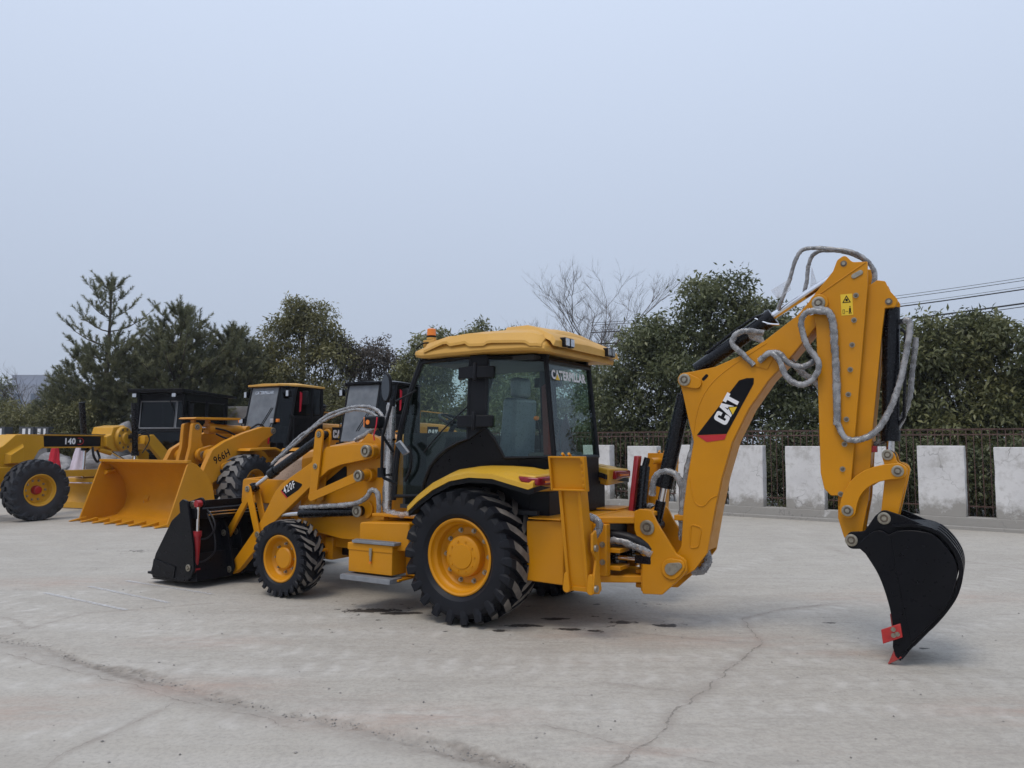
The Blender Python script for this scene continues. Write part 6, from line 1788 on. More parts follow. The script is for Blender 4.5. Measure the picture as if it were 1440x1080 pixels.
    for y0, y1 in ((0.10, 0.20), (-0.20, -0.10)):
        b = MB().prism(bc_, y0, y1).build('bell_crank', Y, L, 0.008)
    pin(b, -1.64, 0.20, 2.05, 1, 0.05, 0.02)
    MB().prism(link_poly((-1.70, 1.42), (-1.95, 1.50), 0.15, 0.13), 0.24, 0.34).build('crank_support', Y, L, 0.01)
    MB().prism(link_poly((-1.70, 1.42), (-1.95, 1.50), 0.15, 0.13), -0.34, -0.24).build('crank_support', Y, L, 0.01)
    pin(L, -1.70, 0.34, 1.42, 1, 0.06, 0.025)
    MB().cyl((-1.70, -0.34, 1.42), (-1.70, 0.34, 1.42), 0.06, n=14).build('crank_pin', Y, L)
    tc = MB().cyl((-2.10, 0, 2.03), (-3.05, 0, 2.0), 0.11, n=22).cyl((-2.06, 0, 2.03), (-2.22, 0, 2.027), 0.135, n=22).cyl((-3.22, -0.12, 1.99), (-3.22, 0.12, 1.99), 0.11, n=18).build('tilt_cylinder', Y, L)
    MB().cyl((-1.66, 0, 2.05), (-2.10, 0, 2.03), 0.05, n=14).build('rod', 'chrome', tc)
    MB().tube([(-2.2, 0.13, 2.03), (-2.5, 0.18, 1.97), (-2.8, 0.22, 1.85), (-3.1, 0.26, 1.87)], 0.022, 8, 5).build('hose', 'hose_rubber', tc)
    MB().tube([(-2.2, 0.16, 1.90), (-2.4, 0.26, 1.80), (-2.7, 0.28, 1.80), (-3.0, 0.26, 1.90)], 0.022, 8, 5).build('hose', 'hose_rubber', tc)
    MB().tube([(-3.1, 0.30, 2.02), (-3.3, 0.34, 2.14), (-3.5, 0.34, 2.08), (-3.6, 0.3, 1.9)], 0.022, 8, 5).build('hose', 'hose_rubber', tc)
    MB().prism(rnd_poly([(-1.50, 2.235), (-1.55, 2.27), (-2.80, 2.285), (-2.84, 2.265, 0.02), (-2.80, 2.235), (-1.60, 2.22)]), -0.28, 0.28).build('guard_plate', Y, L, 0.006)
    MB().box(-2.12, -2.06, -0.06, 0.06, 2.13, 2.24).box(-1.72, -1.66, -0.06, 0.06, 2.1, 2.235).build('guard_stay', Y, L, 0.006)
    # bucket
    bk_ = holder('bucket', L)
    prof = [(0.05, 0.012), (-0.55, 0.03), (-0.85, 0.08), (-1.02, 0.24), (-1.08, 0.48), (-1.02, 0.74), (-0.88, 0.98), (-0.62, 1.20), (-0.46, 1.26)]
    prof_o = [(0.05, -0.0), (-0.56, 0.0), (-0.87, 0.04), (-1.06, 0.22), (-1.12, 0.48), (-1.06, 0.76), (-0.91, 1.01), (-0.64, 1.235), (-0.46, 1.30)]
    MB().prism(prof + prof_o[::-1], -1.42, 1.42).build('bucket_shell', Y, bk_, 0.0, 40)
    sp_ = rnd_poly([(0.03, 0.004), (0.0, 0.10), (-0.40, 1.20), (-0.46, 1.30, 0.02), (-0.64, 1.24), (-0.90, 1.02), (-1.06, 0.76), (-1.12, 0.48), (-1.06, 0.22), (-0.87, 0.03), (-0.5, 0.0)])
    for sy in (1, -1):
        s_ = MB().prism(sp_, sy * 1.42, sy * 1.46).build('side_plate', Y, bk_, 0.005)
        MB().hexa([(-0.70, sy * 1.30, 1.06), (-0.50, sy * 1.30, 1.02), (-0.50, sy * 1.42, 0.96), (-0.70, sy * 1.42, 1.0)], [(-0.70, sy * 1.30, 1.10), (-0.50, sy * 1.30, 1.06), (-0.50, sy * 1.42, 1.08), (-0.70, sy * 1.42, 1.12)]).build('gusset', Y, s_)
    MB().box(-0.50, -0.40, -1.46, 1.46, 1.27, 1.33).build('spill_edge', Y, bk_, 0.006)
    t0_ = MB().hexa([(0.26, -0.035, 0.005), (0.26, 0.035, 0.005), (-0.10, 0.05, 0.02), (-0.10, -0.05, 0.02)], [(0.26, -0.03, 0.02), (0.26, 0.03, 0.02), (-0.10, 0.05, 0.085), (-0.10, -0.05, 0.085)]).build('tooth', Y, bk_, 0.004)
    t0_.location = (0, -1.40, 0)
    for k in range(1, 8):
        like(t0_, bk_, (0, -1.40 + k * 0.40, 0))
    for sy in (0.55, 0.83, -0.55, -0.83):
        MB().prism([(-1.07, 0.22), (-1.22, 0.26), (-1.24, 0.44), (-1.10, 0.86), (-1.04, 0.84), (-1.11, 0.5)], sy - 0.02, sy + 0.02).build('bucket_ear', Y, bk_, 0.004)
    return L

RL = math.atan2(-0.8765, -0.4814)
LC = Vector((-8.15, 16.217, 0))
E1 = Vector((-0.4814, -0.8765, 0))
E2 = Vector((0.8765, -0.4814, 0))
wheel_loader('yellow wheel loader with wide bucket facing the camera and yellow cab roof', LC, RL, True, 'roof_plastic')
wheel_loader('wheel loader with black roof and grey windshield, without bucket, behind the backhoe hood', LC + E2 * 2.75 - E1 * 0.55, RL, False, 'black_paint')

# ------------------------------------------------------------------ motor grader
G = thing('motor_grader', 'yellow motor grader with black cab cut by the left edge', 'motor grader', (-10.32, 17.07, 0), math.atan2(-0.9887, -0.15), 'machines parked in a row at the left')
YG = 'yellow_grader'
GC = -1.0
add_wheel(G, 'front_wheel', 0.15, -0.08, 0.66, 1, 0.67, 0.40, 0.335, 18, 'grader', R(-20), YG, ('rubber_grey', 'rubber_grey'))
add_wheel(G, 'front_wheel', 0.15, -1.92, 0.66, -1, 0.67, 0.40, 0.335, 18, 'grader', R(-20), YG, ('rubber_grey', 'rubber_grey'))
for x in (-7.6, -9.1):
    for y, sy in ((-0.05, 1), (-1.95, -1)):
        add_wheel(G, 'rear_wheel', x, y, 0.66, sy, 0.67, 0.40, 0.335, 18, 'grader', 0.0, YG, ('rubber_grey', 'rubber_grey'))
MB().box(0.05, 0.30, -1.75, -0.25, 0.62, 0.86).build('front_axle', YG, G, 0.02)
MB().box(-0.15, 0.45, -1.25, -0.75, 0.80, 1.16).build('axle_pivot', YG, G, 0.02)
goose = rnd_poly([(-0.87, 1.855), (-0.05, 1.875, 0.05), (0.30, 1.62), (1.15, 1.30), (1.2, 1.05), (0.25, 1.12), (-0.30, 1.12, 0.05), (-0.55, 1.24), (-0.75, 1.52, 0.06), (-0.90, 1.585)])
gn = MB().prism(goose, GC - 0.20, GC + 0.20).build('gooseneck', YG, G, 0.012)
MB().hexa([(-0.25, GC + 0.20, 1.68), (0.25, GC + 0.20, 1.45), (0.25, GC + 0.20, 1.22), (-0.25, GC + 0.20, 1.22)], [(-0.15, GC + 0.32, 1.60), (0.2, GC + 0.32, 1.42), (0.2, GC + 0.32, 1.24), (-0.15, GC + 0.32, 1.24)]).build('frame_gusset', YG, G, 0.006)
bm_ = MB().box(-3.3, -0.88, GC - 0.17, GC + 0.17, 1.59, 1.86).build('main_beam', YG, G, 0.008)
MB().box(-3.3, -0.2, GC - 0.20, GC + 0.20, 1.862, 1.885).build('beam_flange', YG, bm_, 0.004)
MB().box(-3.3, -0.9, GC - 0.20, GC + 0.20, 1.562, 1.587).build('beam_flange', YG, bm_, 0.004)
gd = MB().box(-2.88, -0.90, GC + 0.171, GC + 0.176, 1.60, 1.85).build('model_decal', 'decal_black', bm_)
text_part('140', gd, 'decal_white', (-1.60, GC + 0.179, 1.65), (-1, 0, 0), (0, 0, 1), 0.155, 0.04, 1.25, space=1.1)
text_part('K', gd, 'decal_white', (-2.10, GC + 0.179, 1.70), (-1, 0, 0), (0, 0, 1), 0.06, 0.03, 1.0)
dring = [(-2.03, 1.80), (-2.14, 1.80), (-2.21, 1.77), (-2.23, 1.725), (-2.21, 1.68), (-2.14, 1.65), (-2.03, 1.65)]
MB().tube([(x, GC + 0.179, z) for x, z in dring], 0.008, 6, 4).build('decal_ring', 'decal_red', gd)
# saddle casting over the circle
MB().prism(rnd_poly([(-2.95, 1.60), (-2.95, 1.86), (-3.12, 1.90), (-3.20, 2.10, 0.05), (-3.42, 2.13, 0.04), (-3.62, 2.16, 0.06), (-3.80, 2.06, 0.06), (-4.02, 1.98), (-4.05, 1.72), (-3.92, 1.56, 0.06), (-3.62, 1.45, 0.06), (-3.25, 1.46, 0.08)]), GC - 0.30, GC + 0.30).build('saddle', YG, G, 0.025, seg=3)
for sy in (1, -1):
    fl_g = MB().cyl((-3.55, GC + sy * 0.30, 1.80), (-3.55, GC + sy * 0.40, 1.80), 0.33, 0.31, 32).build('saddle_flange', YG, G, 0.015)
    MB().cyl((-3.55, GC + sy * 0.40, 1.80), (-3.55, GC + sy * 0.46, 1.80), 0.17, 0.15, 24).build('flange_hub', YG, fl_g, 0.01)
    for q in range(8):
        a_ = q * math.pi / 4 + 0.3
        hole = MB().cyl((-3.55 + 0.25 * math.cos(a_), GC + sy * 0.395, 1.80 + 0.25 * math.sin(a_)), (-3.55 + 0.25 * math.cos(a_), GC + sy * 0.408, 1.80 + 0.25 * math.sin(a_)), 0.035, n=12).build('lock_hole', 'zinc_dark', fl_g)
MB().cyl((-4.0, GC, 1.84), (-4.75, GC, 1.82), 0.13, 0.11, 20).build('saddle_horn', YG, G)
for y, x0, x1, zz in ((GC - 0.55, -3.05, -3.25, 1.5), (GC + 0.60, -3.58, -3.70, 1.36)):
    lc_ = MB().cyl((x0, y, 2.76), (x1, y, zz), 0.075, n=18).cyl((x1, y, zz + 0.1), (x1, y, zz - 0.02), 0.10, n=18).build('blade_lift_cylinder', 'black_cylinder', G)
    MB().cyl((x1, y, zz), (x1 + 0.05, y, 0.75), 0.035, n=12).build('rod', 'chrome', lc_)
    MB().box(x1 - 0.12, x1 + 0.12, min(y, GC), max(y, GC), 1.80, 1.90).build('cylinder_bracket', BP, lc_, 0.01)
MB().cyl((-3.2, GC + 0.25, 1.42), (-2.9, GC + 0.1, 1.52), 0.07, n=14).build('ball_joint', YG, G)
MB().cyl((-3.15, GC + 0.3, 1.45), (-3.75, GC + 0.55, 1.05), 0.03, n=10).build('side_rod', 'chrome', G)
MB().tube([(-2.55, GC + 0.2, 1.57), (-2.50, GC + 0.28, 1.35), (-2.62, GC + 0.30, 1.20), (-2.75, GC + 0.26, 1.30), (-2.72, GC + 0.2, 1.5)], 0.03, 8, 5).build('hose_loop', 'hose_rubber', G)
for k in range(3):
    MB().tube([(-3.75, GC + 0.6, 1.95 - 0.05 * k), (-4.1, GC + 0.62, 2.05 - 0.06 * k), (-4.45, GC + 0.5, 1.75), (-4.3, GC + 0.4, 1.4)], 0.016, 6, 6).build('hose', 'hose_rubber', G)
MB().prism([(0.2, 0.85), (0.2, 1.02), (-1.7, 1.02), (-3.9, 0.98), (-3.9, 0.80), (-1.7, 0.86)], GC - 0.12, GC + 0.22).build('drawbar', YG, G, 0.01)
MB().lathe([(0.55, -0.05), (0.72, -0.05), (0.72, 0.05), (0.55, 0.05)], n=40).build('circle', YG, G).matrix_local = Matrix.Translation((-3.1, GC, 0.74)) @ Matrix.Rotation(R(90), 4, 'X')
mold = []
for s_ in range(9):
    t = s_ / 8.0
    mold.append((0.16 - 0.5 * math.sin(math.pi * t) * 0.35, 0.02 + 0.63 * t))
mp = mold + [(x - 0.03, z) for x, z in reversed(mold)]
md = MB().prism(mp, -1.85, 1.85).build('moldboard', YG, G, 0.004)
md.matrix_local = Matrix.Translation((-2.75, GC + 0.1, 0)) @ Matrix.Rotation(R(-12), 4, 'Z')
MB().box(0.155, 0.175, -1.86, 1.86, 0.02, 0.17).build('cutting_edge', YG, md)
for y in (GC - 0.34, GC + 0.34):
    MB().prism([(-4.55, 1.88), (-4.80, 1.92), (-5.85, 1.22), (-6.6, 1.20), (-10.2, 1.2), (-10.2, 0.85), (-5.7, 0.85), (-4.62, 1.62)], y - 0.06, y + 0.06).build('rear_frame', YG, G, 0.01)
MB().hexa([(-4.55, GC - 0.28, 1.66), (-4.55, GC + 0.28, 1.66), (-4.75, GC + 0.28, 1.5), (-4.75, GC - 0.28, 1.5)], [(-4.60, GC - 0.28, 1.90), (-4.60, GC + 0.28, 1.90), (-5.2, GC + 0.28, 1.6), (-5.2, GC - 0.28, 1.6)]).build('frame_web', YG, G)
MB().loft([hood_sec(-8.4, 0.62, 2.2, 1.2, 0.12), hood_sec(-10.3, 0.60, 2.1, 1.2, 0.12)]).build('hood', YG, G, 0, 25)
for o_ in [MB().box(-9.9, -6.8, GC + s2 * 0.72 - 0.1, GC + s2 * 0.72 + 0.1, 0.5, 0.85) for s2 in (1, -1)]:
    o_.build('tandem_case', YG, G, 0.02)
bpy.data.objects[[c.name for c in G.children if c.name.startswith('hood')][0]].location = (0, GC, 0)
gc_ = holder('cab', G)
cy0, cy1 = GC - 0.75, GC + 0.75
xf0, xf1, xr_ = -5.62, -5.80, -8.2
MB().box(xr_, -5.62, cy0, cy1, 1.20, 1.34).build('cab_base', 'black_paint', gc_, 0.02)
fx = lambda z: xf0 + (xf1 - xf0) * (z - 1.3) / 1.85
for z0, z1, y0, y1, mt in ((1.38, 2.02, cy0 + 0.05, cy1 - 0.05, 'dark_glass'), (2.12, 2.92, cy0 + 0.06, cy1 - 0.30, 'dark_glass'), (2.12, 2.92, cy1 - 0.26, cy1 - 0.05, 'dark_glass')):
    pn = MB().slab([(fx(z0), y0, z0), (fx(z0), y1, z0), (fx(z1), y1, z1), (fx(z1), y0, z1)], (-0.01, 0, 0)).build('front_glass', mt, gc_)
    MB().tube([(fx(z0), y0, z0), (fx(z0), y1, z0), (fx(z1), y1, z1), (fx(z1), y0, z1), (fx(z0), y0, z0)], 0.022, 6).build('glass_frame', 'step_grey' if z0 > 2 else BP, pn)
MB().slab([(fx(2.02), cy0, 2.03), (fx(2.02), cy1, 2.03), (fx(2.11), cy1, 2.11), (fx(2.11), cy0, 2.11)], (-0.03, 0, 0)).build('cross_bar', BP, gc_)
MB().slab([(fx(2.94), cy0, 2.94), (fx(2.94), cy1, 2.94), (fx(3.15), cy1, 3.15), (fx(3.15), cy0, 3.15)], (-0.03, 0, 0)).build('header', 'black_paint', gc_)
for yy_, nn in ((cy0, -1), (cy1, 1)):
    for x0, x1 in ((-5.95, -6.85), (-7.0, -7.95)):
        sgl = MB().slab([(x0, yy_, 1.9), (x1, yy_, 1.9), (x1, yy_, 2.92), (x0, yy_, 2.92)], (0, -nn * 0.01, 0)).build('side_glass', 'dark_glass', gc_)
        MB().tube([(x0, yy_, 1.9), (x1, yy_, 1.9), (x1, yy_, 2.92), (x0, yy_, 2.92), (x0, yy_, 1.9)], 0.018, 6).build('glass_frame', BP, sgl)
    MB().slab([(fx(1.34), yy_, 1.34), (xr_, yy_, 1.34), (xr_, yy_, 1.88), (fx(1.88), yy_, 1.88)], (0, -nn * 0.03, 0)).build('side_panel', 'black_paint', gc_)
    MB().slab([(fx(2.94), yy_, 2.94), (xr_, yy_, 2.94), (xr_, yy_, 3.15), (fx(3.15), yy_, 3.15)], (0, -nn * 0.03, 0)).build('side_header', 'black_paint', gc_)
    for x in (xf0 - 0.09, -6.93, -8.1):
        MB().box(x - 0.05, x + 0.05, min(yy_, yy_ - nn * 0.05), max(yy_, yy_ - nn * 0.05), 1.34, 3.15).build('post', 'black_paint', gc_)
    MB().box(-5.95, -5.85, yy_ + nn * 0.10 - 0.07, yy_ + nn * 0.10 + 0.07, 2.45, 2.85).build('mirror', BP, gc_, 0.02)
MB().box(xr_, xr_ + 0.03, cy0, cy1, 1.34, 3.15).build('rear_wall', 'black_paint', gc_)
MB().hexa([(-5.38, cy0 - 0.12, 3.16), (-5.38, cy1 + 0.12, 3.16), (-8.6, cy1 + 0.10, 3.14), (-8.6, cy0 - 0.10, 3.14)], [(-5.36, cy0 - 0.13, 3.27), (-5.36, cy1 + 0.13, 3.27), (-8.62, cy1 + 0.11, 3.22), (-8.62, cy0 - 0.11, 3.22)]).build('roof', 'black_paint', gc_, 0.01)
MB().box(-7.2, -7.0, GC - 0.25, GC + 0.25, 1.7, 2.6).box(-7.1, -6.6, GC - 0.25, GC + 0.25, 1.6, 1.75).build('seat', 'cab_lining', gc_, 0.03)
MB().box(-6.1, -5.9, GC - 0.3, GC + 0.3, 1.4, 2.2).build('steering_console', 'cab_lining', gc_, 0.03)
MB().tube([(fx(2.95) + 0.03, GC + 0.25, 2.97), (fx(2.5) + 0.03, GC + 0.45, 2.5)], 0.012, 6).build('wiper', BP, gc_)
for yy_, nn in ((cy0, -1), (cy1, 1)):
    MB().tube([(-5.72, yy_ + nn * 0.02, 1.45), (-5.70, yy_ + nn * 0.08, 1.5), (-5.78, yy_ + nn * 0.08, 2.3), (-5.80, yy_ + nn * 0.02, 2.35)], 0.016, 6).build('handrail', BP, gc_)
    hl = MB().box(-5.42, -5.34, yy_ - nn * 0.12 - 0.07, yy_ - nn * 0.12 + 0.07, 3.02, 3.14).build('work_light', BP, gc_, 0.01)
    MB().box(-5.339, -5.333, yy_ - nn * 0.12 - 0.06, yy_ - nn * 0.12 + 0.06, 3.03, 3.13).build('lens', 'lamp_glass', hl)
for q in range(5):
    MB().tube([(-1.0 - q * 0.5, GC + 0.12, 1.895), (-1.2 - q * 0.5, GC + 0.13, 1.905), (-1.5 - q * 0.5, GC + 0.12, 1.895)], 0.012, 6).build('beam_pipe', 'hose_rubber', bm_)
# ------------------------------------------------------------------ vegetation
def unit(v):
    return v / np.maximum(np.linalg.norm(v, axis=-1, keepdims=True), 1e-9)

def leaf_cloud(rg, base, direc, L, W, droop, tone, fold=0.25):
    """one pointed folded leaf (4 corners) for every base point and direction"""
    n = len(base)
    d = unit(direc + np.array([0, 0, -1.0]) * droop[:, None])
    up = rg.normal(size=(n, 3)) * 0.6 + np.array([0, 0, 1.0])
    s = unit(np.cross(d, up))
    nn = np.cross(s, d)
    L = L[:, None]
    W = W[:, None]
    p0 = base
    p1 = base + d * L * 0.45 + s * W * 0.5 + nn * W * fold
    p2 = base + d * L
    p3 = base + d * L * 0.45 - s * W * 0.5 + nn * W * fold
    co = np.stack([p0, p1, p2, p3], 1).reshape(-1, 3)
    q = np.arange(4 * n).reshape(-1, 4)
    return co, q, tone

def broadleaf(name, label, cat, loc, lobes, mat, n_clusters, per, L, seed, droop=0.5, sprigs=0.25, trunk=True, tone0=0.45, group=None, base_z=0.0, skirt=0.0):
    """lobes: (x, y, z, rx, ry, rz) in metres round the trunk foot"""
    rg = np.random.default_rng(seed)
    t = thing(name, label, cat, loc, 0.0, group)
    big = np.array(lobes, float)
    sub = []
    for l in big:
        sub.append(l * np.array([1, 1, 1, 0.80, 0.80, 0.80]))
        for _ in range(9):
            d = unit(rg.normal(size=3) + np.array([0, -0.3, 0.15]))
            k = rg.uniform(0.26, 0.46)
            sub.append(np.concatenate([l[:3] + d * l[3:] * rg.uniform(0.62, 0.95), np.array([l[3:].mean() * k * rg.uniform(0.9, 1.3)] * 2 + [l[3:].mean() * k * rg.uniform(0.7, 1.0)])]))
    lob = np.array(sub)
    area = (lob[:, 3] * lob[:, 5]) + lob[:, 3] * lob[:, 4]
    pick = rg.choice(len(lob), n_clusters, p=area / area.sum())
    u = unit(rg.normal(size=(n_clusters, 3)) + np.array([0, -0.25, 0.25]))
    # bumpy shell: several clumps per lobe
    ph = rg.uniform(0, 6.28, (len(lob), 3))
    bump_ = 0.86 + 0.16 * np.sin(5.1 * u[:, 0] + ph[pick, 0]) * np.sin(4.3 * u[:, 2] + ph[pick, 1]) + 0.08 * np.sin(9.0 * u[:, 1] + ph[pick, 2])
    rad = bump_ * np.where(rg.random(n_clusters) < 0.25, rg.uniform(0.40, 0.85, n_clusters), rg.uniform(0.84, 1.10, n_clusters))
    c = lob[pick, :3] + u * lob[pick, 3:] * rad[:, None]
    # discard what is deep inside another lobe
    keep = np.ones(n_clusters, bool)
    for k in range(len(lob)):
        dd = (((c - lob[k, :3]) / lob[k, 3:]) ** 2).sum(1)
        keep &= ~((dd < 0.42) & (pick != k) & (rg.random(n_clusters) < 0.55))
    keep &= c[:, 2] > base_z
    c, u = c[keep], u[keep]
    ctone = rg.normal(0, 0.11, len(c)) + 0.06 * u[:, 2] + np.repeat(rg.normal(0, 0.12, len(lob)), 1)[pick][keep]  # upward clusters lighter: light from above put into the leaf tone
    # light and dark boughs
    ctone += 0.12 * np.sin(c[:, 0] * 2.3 + seed) * np.sin(c[:, 2] * 2.9 + 1.0)
    m = len(c)
    base = np.repeat(c, per, 0) + rg.normal(size=(m * per, 3)) * L * 0.75
    dirs = unit(np.repeat(u, per, 0) * 0.7 + rg.normal(size=(m * per, 3)) * 0.8)
    Ls = L * rg.uniform(0.65, 1.25, m * per)
    tone = np.clip(tone0 + np.repeat(ctone, per) + rg.normal(0, 0.12, m * per), 0, 1)
    co, q, tn = leaf_cloud(rg, base, dirs, Ls, Ls * rg.uniform(0.28, 0.46, m * per), rg.uniform(0.0, 2 * droop, m * per), tone)
    np_mesh('crown', co, q, mat, {'tone': ('FACE', tn)}, t)
    # limbs and trunk
    rr = random.Random(seed)
    tm = MB()
    ztop = max(l[2] for l in lobes)
    tm.tube([(0, 0, -0.1), (rr.uniform(-.1, .1), rr.uniform(-.1, .1), ztop * 0.35), (rr.uniform(-.2, .2), rr.uniform(-.2, .2), ztop * 0.75), (0, 0, ztop)], [0.15, 0.11, 0.07, 0.03], 8, 4)
    tm.build('trunk', 'bark', t)
    for i, l in enumerate(lobes):
        z0 = max(0.5, min(l[2] * 0.5, ztop * 0.5))
        lm = MB()
        e = Vector((l[0], l[1], l[2]))
        lm.tube([(0, 0, z0), (l[0] * 0.4, l[1] * 0.4, z0 + (l[2] - z0) * 0.5), tuple(e)], [0.07, 0.045, 0.02], 6, 4)
        for _ in range(7):
            d = Vector((rr.gauss(0, 1), rr.gauss(0, 1), rr.gauss(0.4, 0.8))).normalized()
            tip = Vector((l[0] + d.x * l[3] * 0.85, l[1] + d.y * l[4] * 0.85, l[2] + d.z * l[5] * 0.85))
            lm.tube([tuple(e * 0.85 + Vector((0, 0, 0.0))), tuple((e + tip) / 2 + Vector((0, 0, -0.1))), tuple(tip)], [0.022, 0.014, 0.006], 5, 3)
        lm.build('limb', 'bark', t)
    return t

def pine(label, loc, h, spread, seed, lobes, lean=0.0, leaders=((0, 0),)):
    """open bottle-brush top over a dense soft lower crown"""
    rg = np.random.default_rng(seed)
    rr = random.Random(seed)
    t = thing('pine_tree', label, 'pine tree', loc, 0.0, 'pines behind the grader')
    MB().tube([(0, 0, -0.1), (lean * 0.3, 0, h * 0.35), (lean * 0.8, 0.05, h * 0.75), (lean, 0, h - 0.25)], [0.17, 0.12, 0.05, 0.015], 9, 5).build('trunk', 'bark', t)
    shoots = []
    def brush(p, d, L):
        shoots.append((p, d.normalized(), L))
    nw = 9 if len(leaders) > 1 else 7
    for k in range(nw):
        f = k / (nw - 1.0)
        z = h * (0.52 + 0.40 * f)
        L = spread * (1.0 - f) ** 0.6 * 0.95 + 0.30
        nb = (5 if f < 0.6 else 4) if len(leaders) > 1 else 4
        for b in range(nb):
            a = 2 * math.pi * (b + rr.random() * 0.9) / nb
            Lb = L * rr.uniform(0.35, 1.25)
            x0 = lean * (0.5 + 0.4 * f)
            pts = [Vector((x0 + math.cos(a) * Lb * q, math.sin(a) * Lb * q, z + Lb * (0.10 * q + (0.38 + 0.25 * f) * q * q))) for q in (0, 0.25, 0.5, 0.75, 1.0)]
            MB().tube(pts, [0.030 * (1 - f) + 0.013, 0.008], 5).build('branch', 'bark', t)
            out = Vector((math.cos(a), math.sin(a), 0.0))
            brush(pts[-1], out * 0.7 + Vector((0, 0, 0.8)), rr.uniform(0.38, 0.55))
            for s_ in (0.35, 0.5, 0.62, 0.75, 0.88):
                i = min(3, int(s_ * 4))
                p = pts[i].lerp(pts[i + 1], s_ * 4 - i)
                for _ in range(2 if len(leaders) > 1 or f < 0.3 else 1):
                    brush(p, out * rr.uniform(0.1, 0.7) + Vector((rr.gauss(0, 0.45), rr.gauss(0, 0.45), rr.uniform(0.5, 1.1))), rr.uniform(0.26, 0.48))
    for lx, lz in leaders:
        for q in range(4):
            brush(Vector((lean + lx, 0, h - 0.55 + lz - 0.28 * q)), Vector((rr.gauss(0, 0.12), rr.gauss(0, 0.12), 1)), 0.55)
        for q in range(4):
            a = q * 1.57 + rr.random()
            brush(Vector((lean + lx, 0, h - 0.75 + lz)), Vector((math.cos(a), math.sin(a), 0.7)), 0.42)
    for (lx, ly, lz, rx, ry, rz, n) in lobes:
        for _ in range(int(n * 1.35)):
            d = Vector((rr.gauss(0, 1), rr.gauss(-0.25, 1), rr.gauss(0.15, 1))).normalized()
            q = rr.uniform(0.72, 1.05)
            p = Vector((lx + d.x * rx * q, ly + d.y * ry * q, lz + d.z * rz * q))
            brush(p, d * 0.8 + Vector((rr.gauss(0, 0.3), rr.gauss(0, 0.3), rr.uniform(0.2, 0.9))), rr.uniform(0.24, 0.44))
    P = np.array([tuple(s_[0]) for s_ in shoots])
    D = np.array([tuple(s_[1]) for s_ in shoots])
    LL = np.array([s_[2] for s_ in shoots])
    K = 84
    n = len(P)
    f = rg.random((n, K))
    base = P[:, None] + D[:, None] * (LL[:, None] * f)[..., None]
    rad = unit(np.cross(D[:, None], rg.normal(size=(n, K, 3))))
    dirs = unit(D[:, None] * rg.uniform(0.5, 1.1, (n, K, 1)) + rad * 0.75)
    nl = rg.uniform(0.12, 0.19, (n, K)) * (1.0 - 0.25 * f)
    wv = unit(np.cross(dirs, rg.normal(size=(n, K, 3)))) * 0.0085
    tip = base + dirs * nl[..., None]
    co = np.stack([base - wv, base + wv, tip], 2).reshape(-1, 3)
    tone = np.clip(0.46 + rg.normal(0, 0.17, (n, 1)) + rg.normal(0, 0.08, (n, K)), 0, 1).ravel()
    cr = np_mesh('needles', co, np.arange(n * K * 3).reshape(-1, 3), 'needle', {'tone': ('FACE', tone)}, t)
    return t

def bare_tree(name, label, loc, h, spread, seed, gens=5, mat='twig', r0=0.09, fork=0.35, n0=9):
    rr = random.Random(seed)
    t = thing(name, label, 'bare tree', loc)
    MB().tube([(0, 0, -0.1), (0.03, 0, h * fork * 0.6), (0, 0, h * fork), (0.05, 0, h * 0.62)], [r0, r0 * 0.85, r0 * 0.7, r0 * 0.3], 8, 4).build('trunk', mat, t)
    def grow(m, p, d, L, r, g):
        pts = [p]
        q = p.copy()
        dd = d.copy()
        for _ in range(4):
            dd = (dd + Vector((rr.gauss(0, .10), rr.gauss(0, .10), rr.uniform(-0.03, .09)))).normalized()
            q = q + dd * L / 4
            pts.append(q.copy())
        m.tube(pts, [r, r * 0.5], 5 if r > 0.012 else 3)
        if g <= 0:
            return
        for _ in range(rr.choice((3, 4))):
            i = rr.choice((1, 2, 3, 4))
            nd = (dd + Vector((rr.gauss(0, .50), rr.gauss(0, .50), rr.gauss(0.15, .3)))).normalized()
            grow(m, pts[i], nd, L * rr.uniform(0.5, 0.78), r * 0.55, g - 1)
    for b in range(n0):
        a = 2 * math.pi * b / n0 + rr.uniform(-.3, .3)
        el = rr.uniform(0.08, 0.80)
        d = Vector((math.cos(a) * math.cos(el), math.sin(a) * math.cos(el), math.sin(el)))
        m = MB()
        grow(m, Vector((0.02, 0, h * (fork + 0.25 * rr.random()))), d, spread * rr.uniform(0.40, 0.55), r0 * 0.42, gens - 1)
        m.build('limb', mat, t, angle=80)
    return t

EV = 'leaf_evergreen'
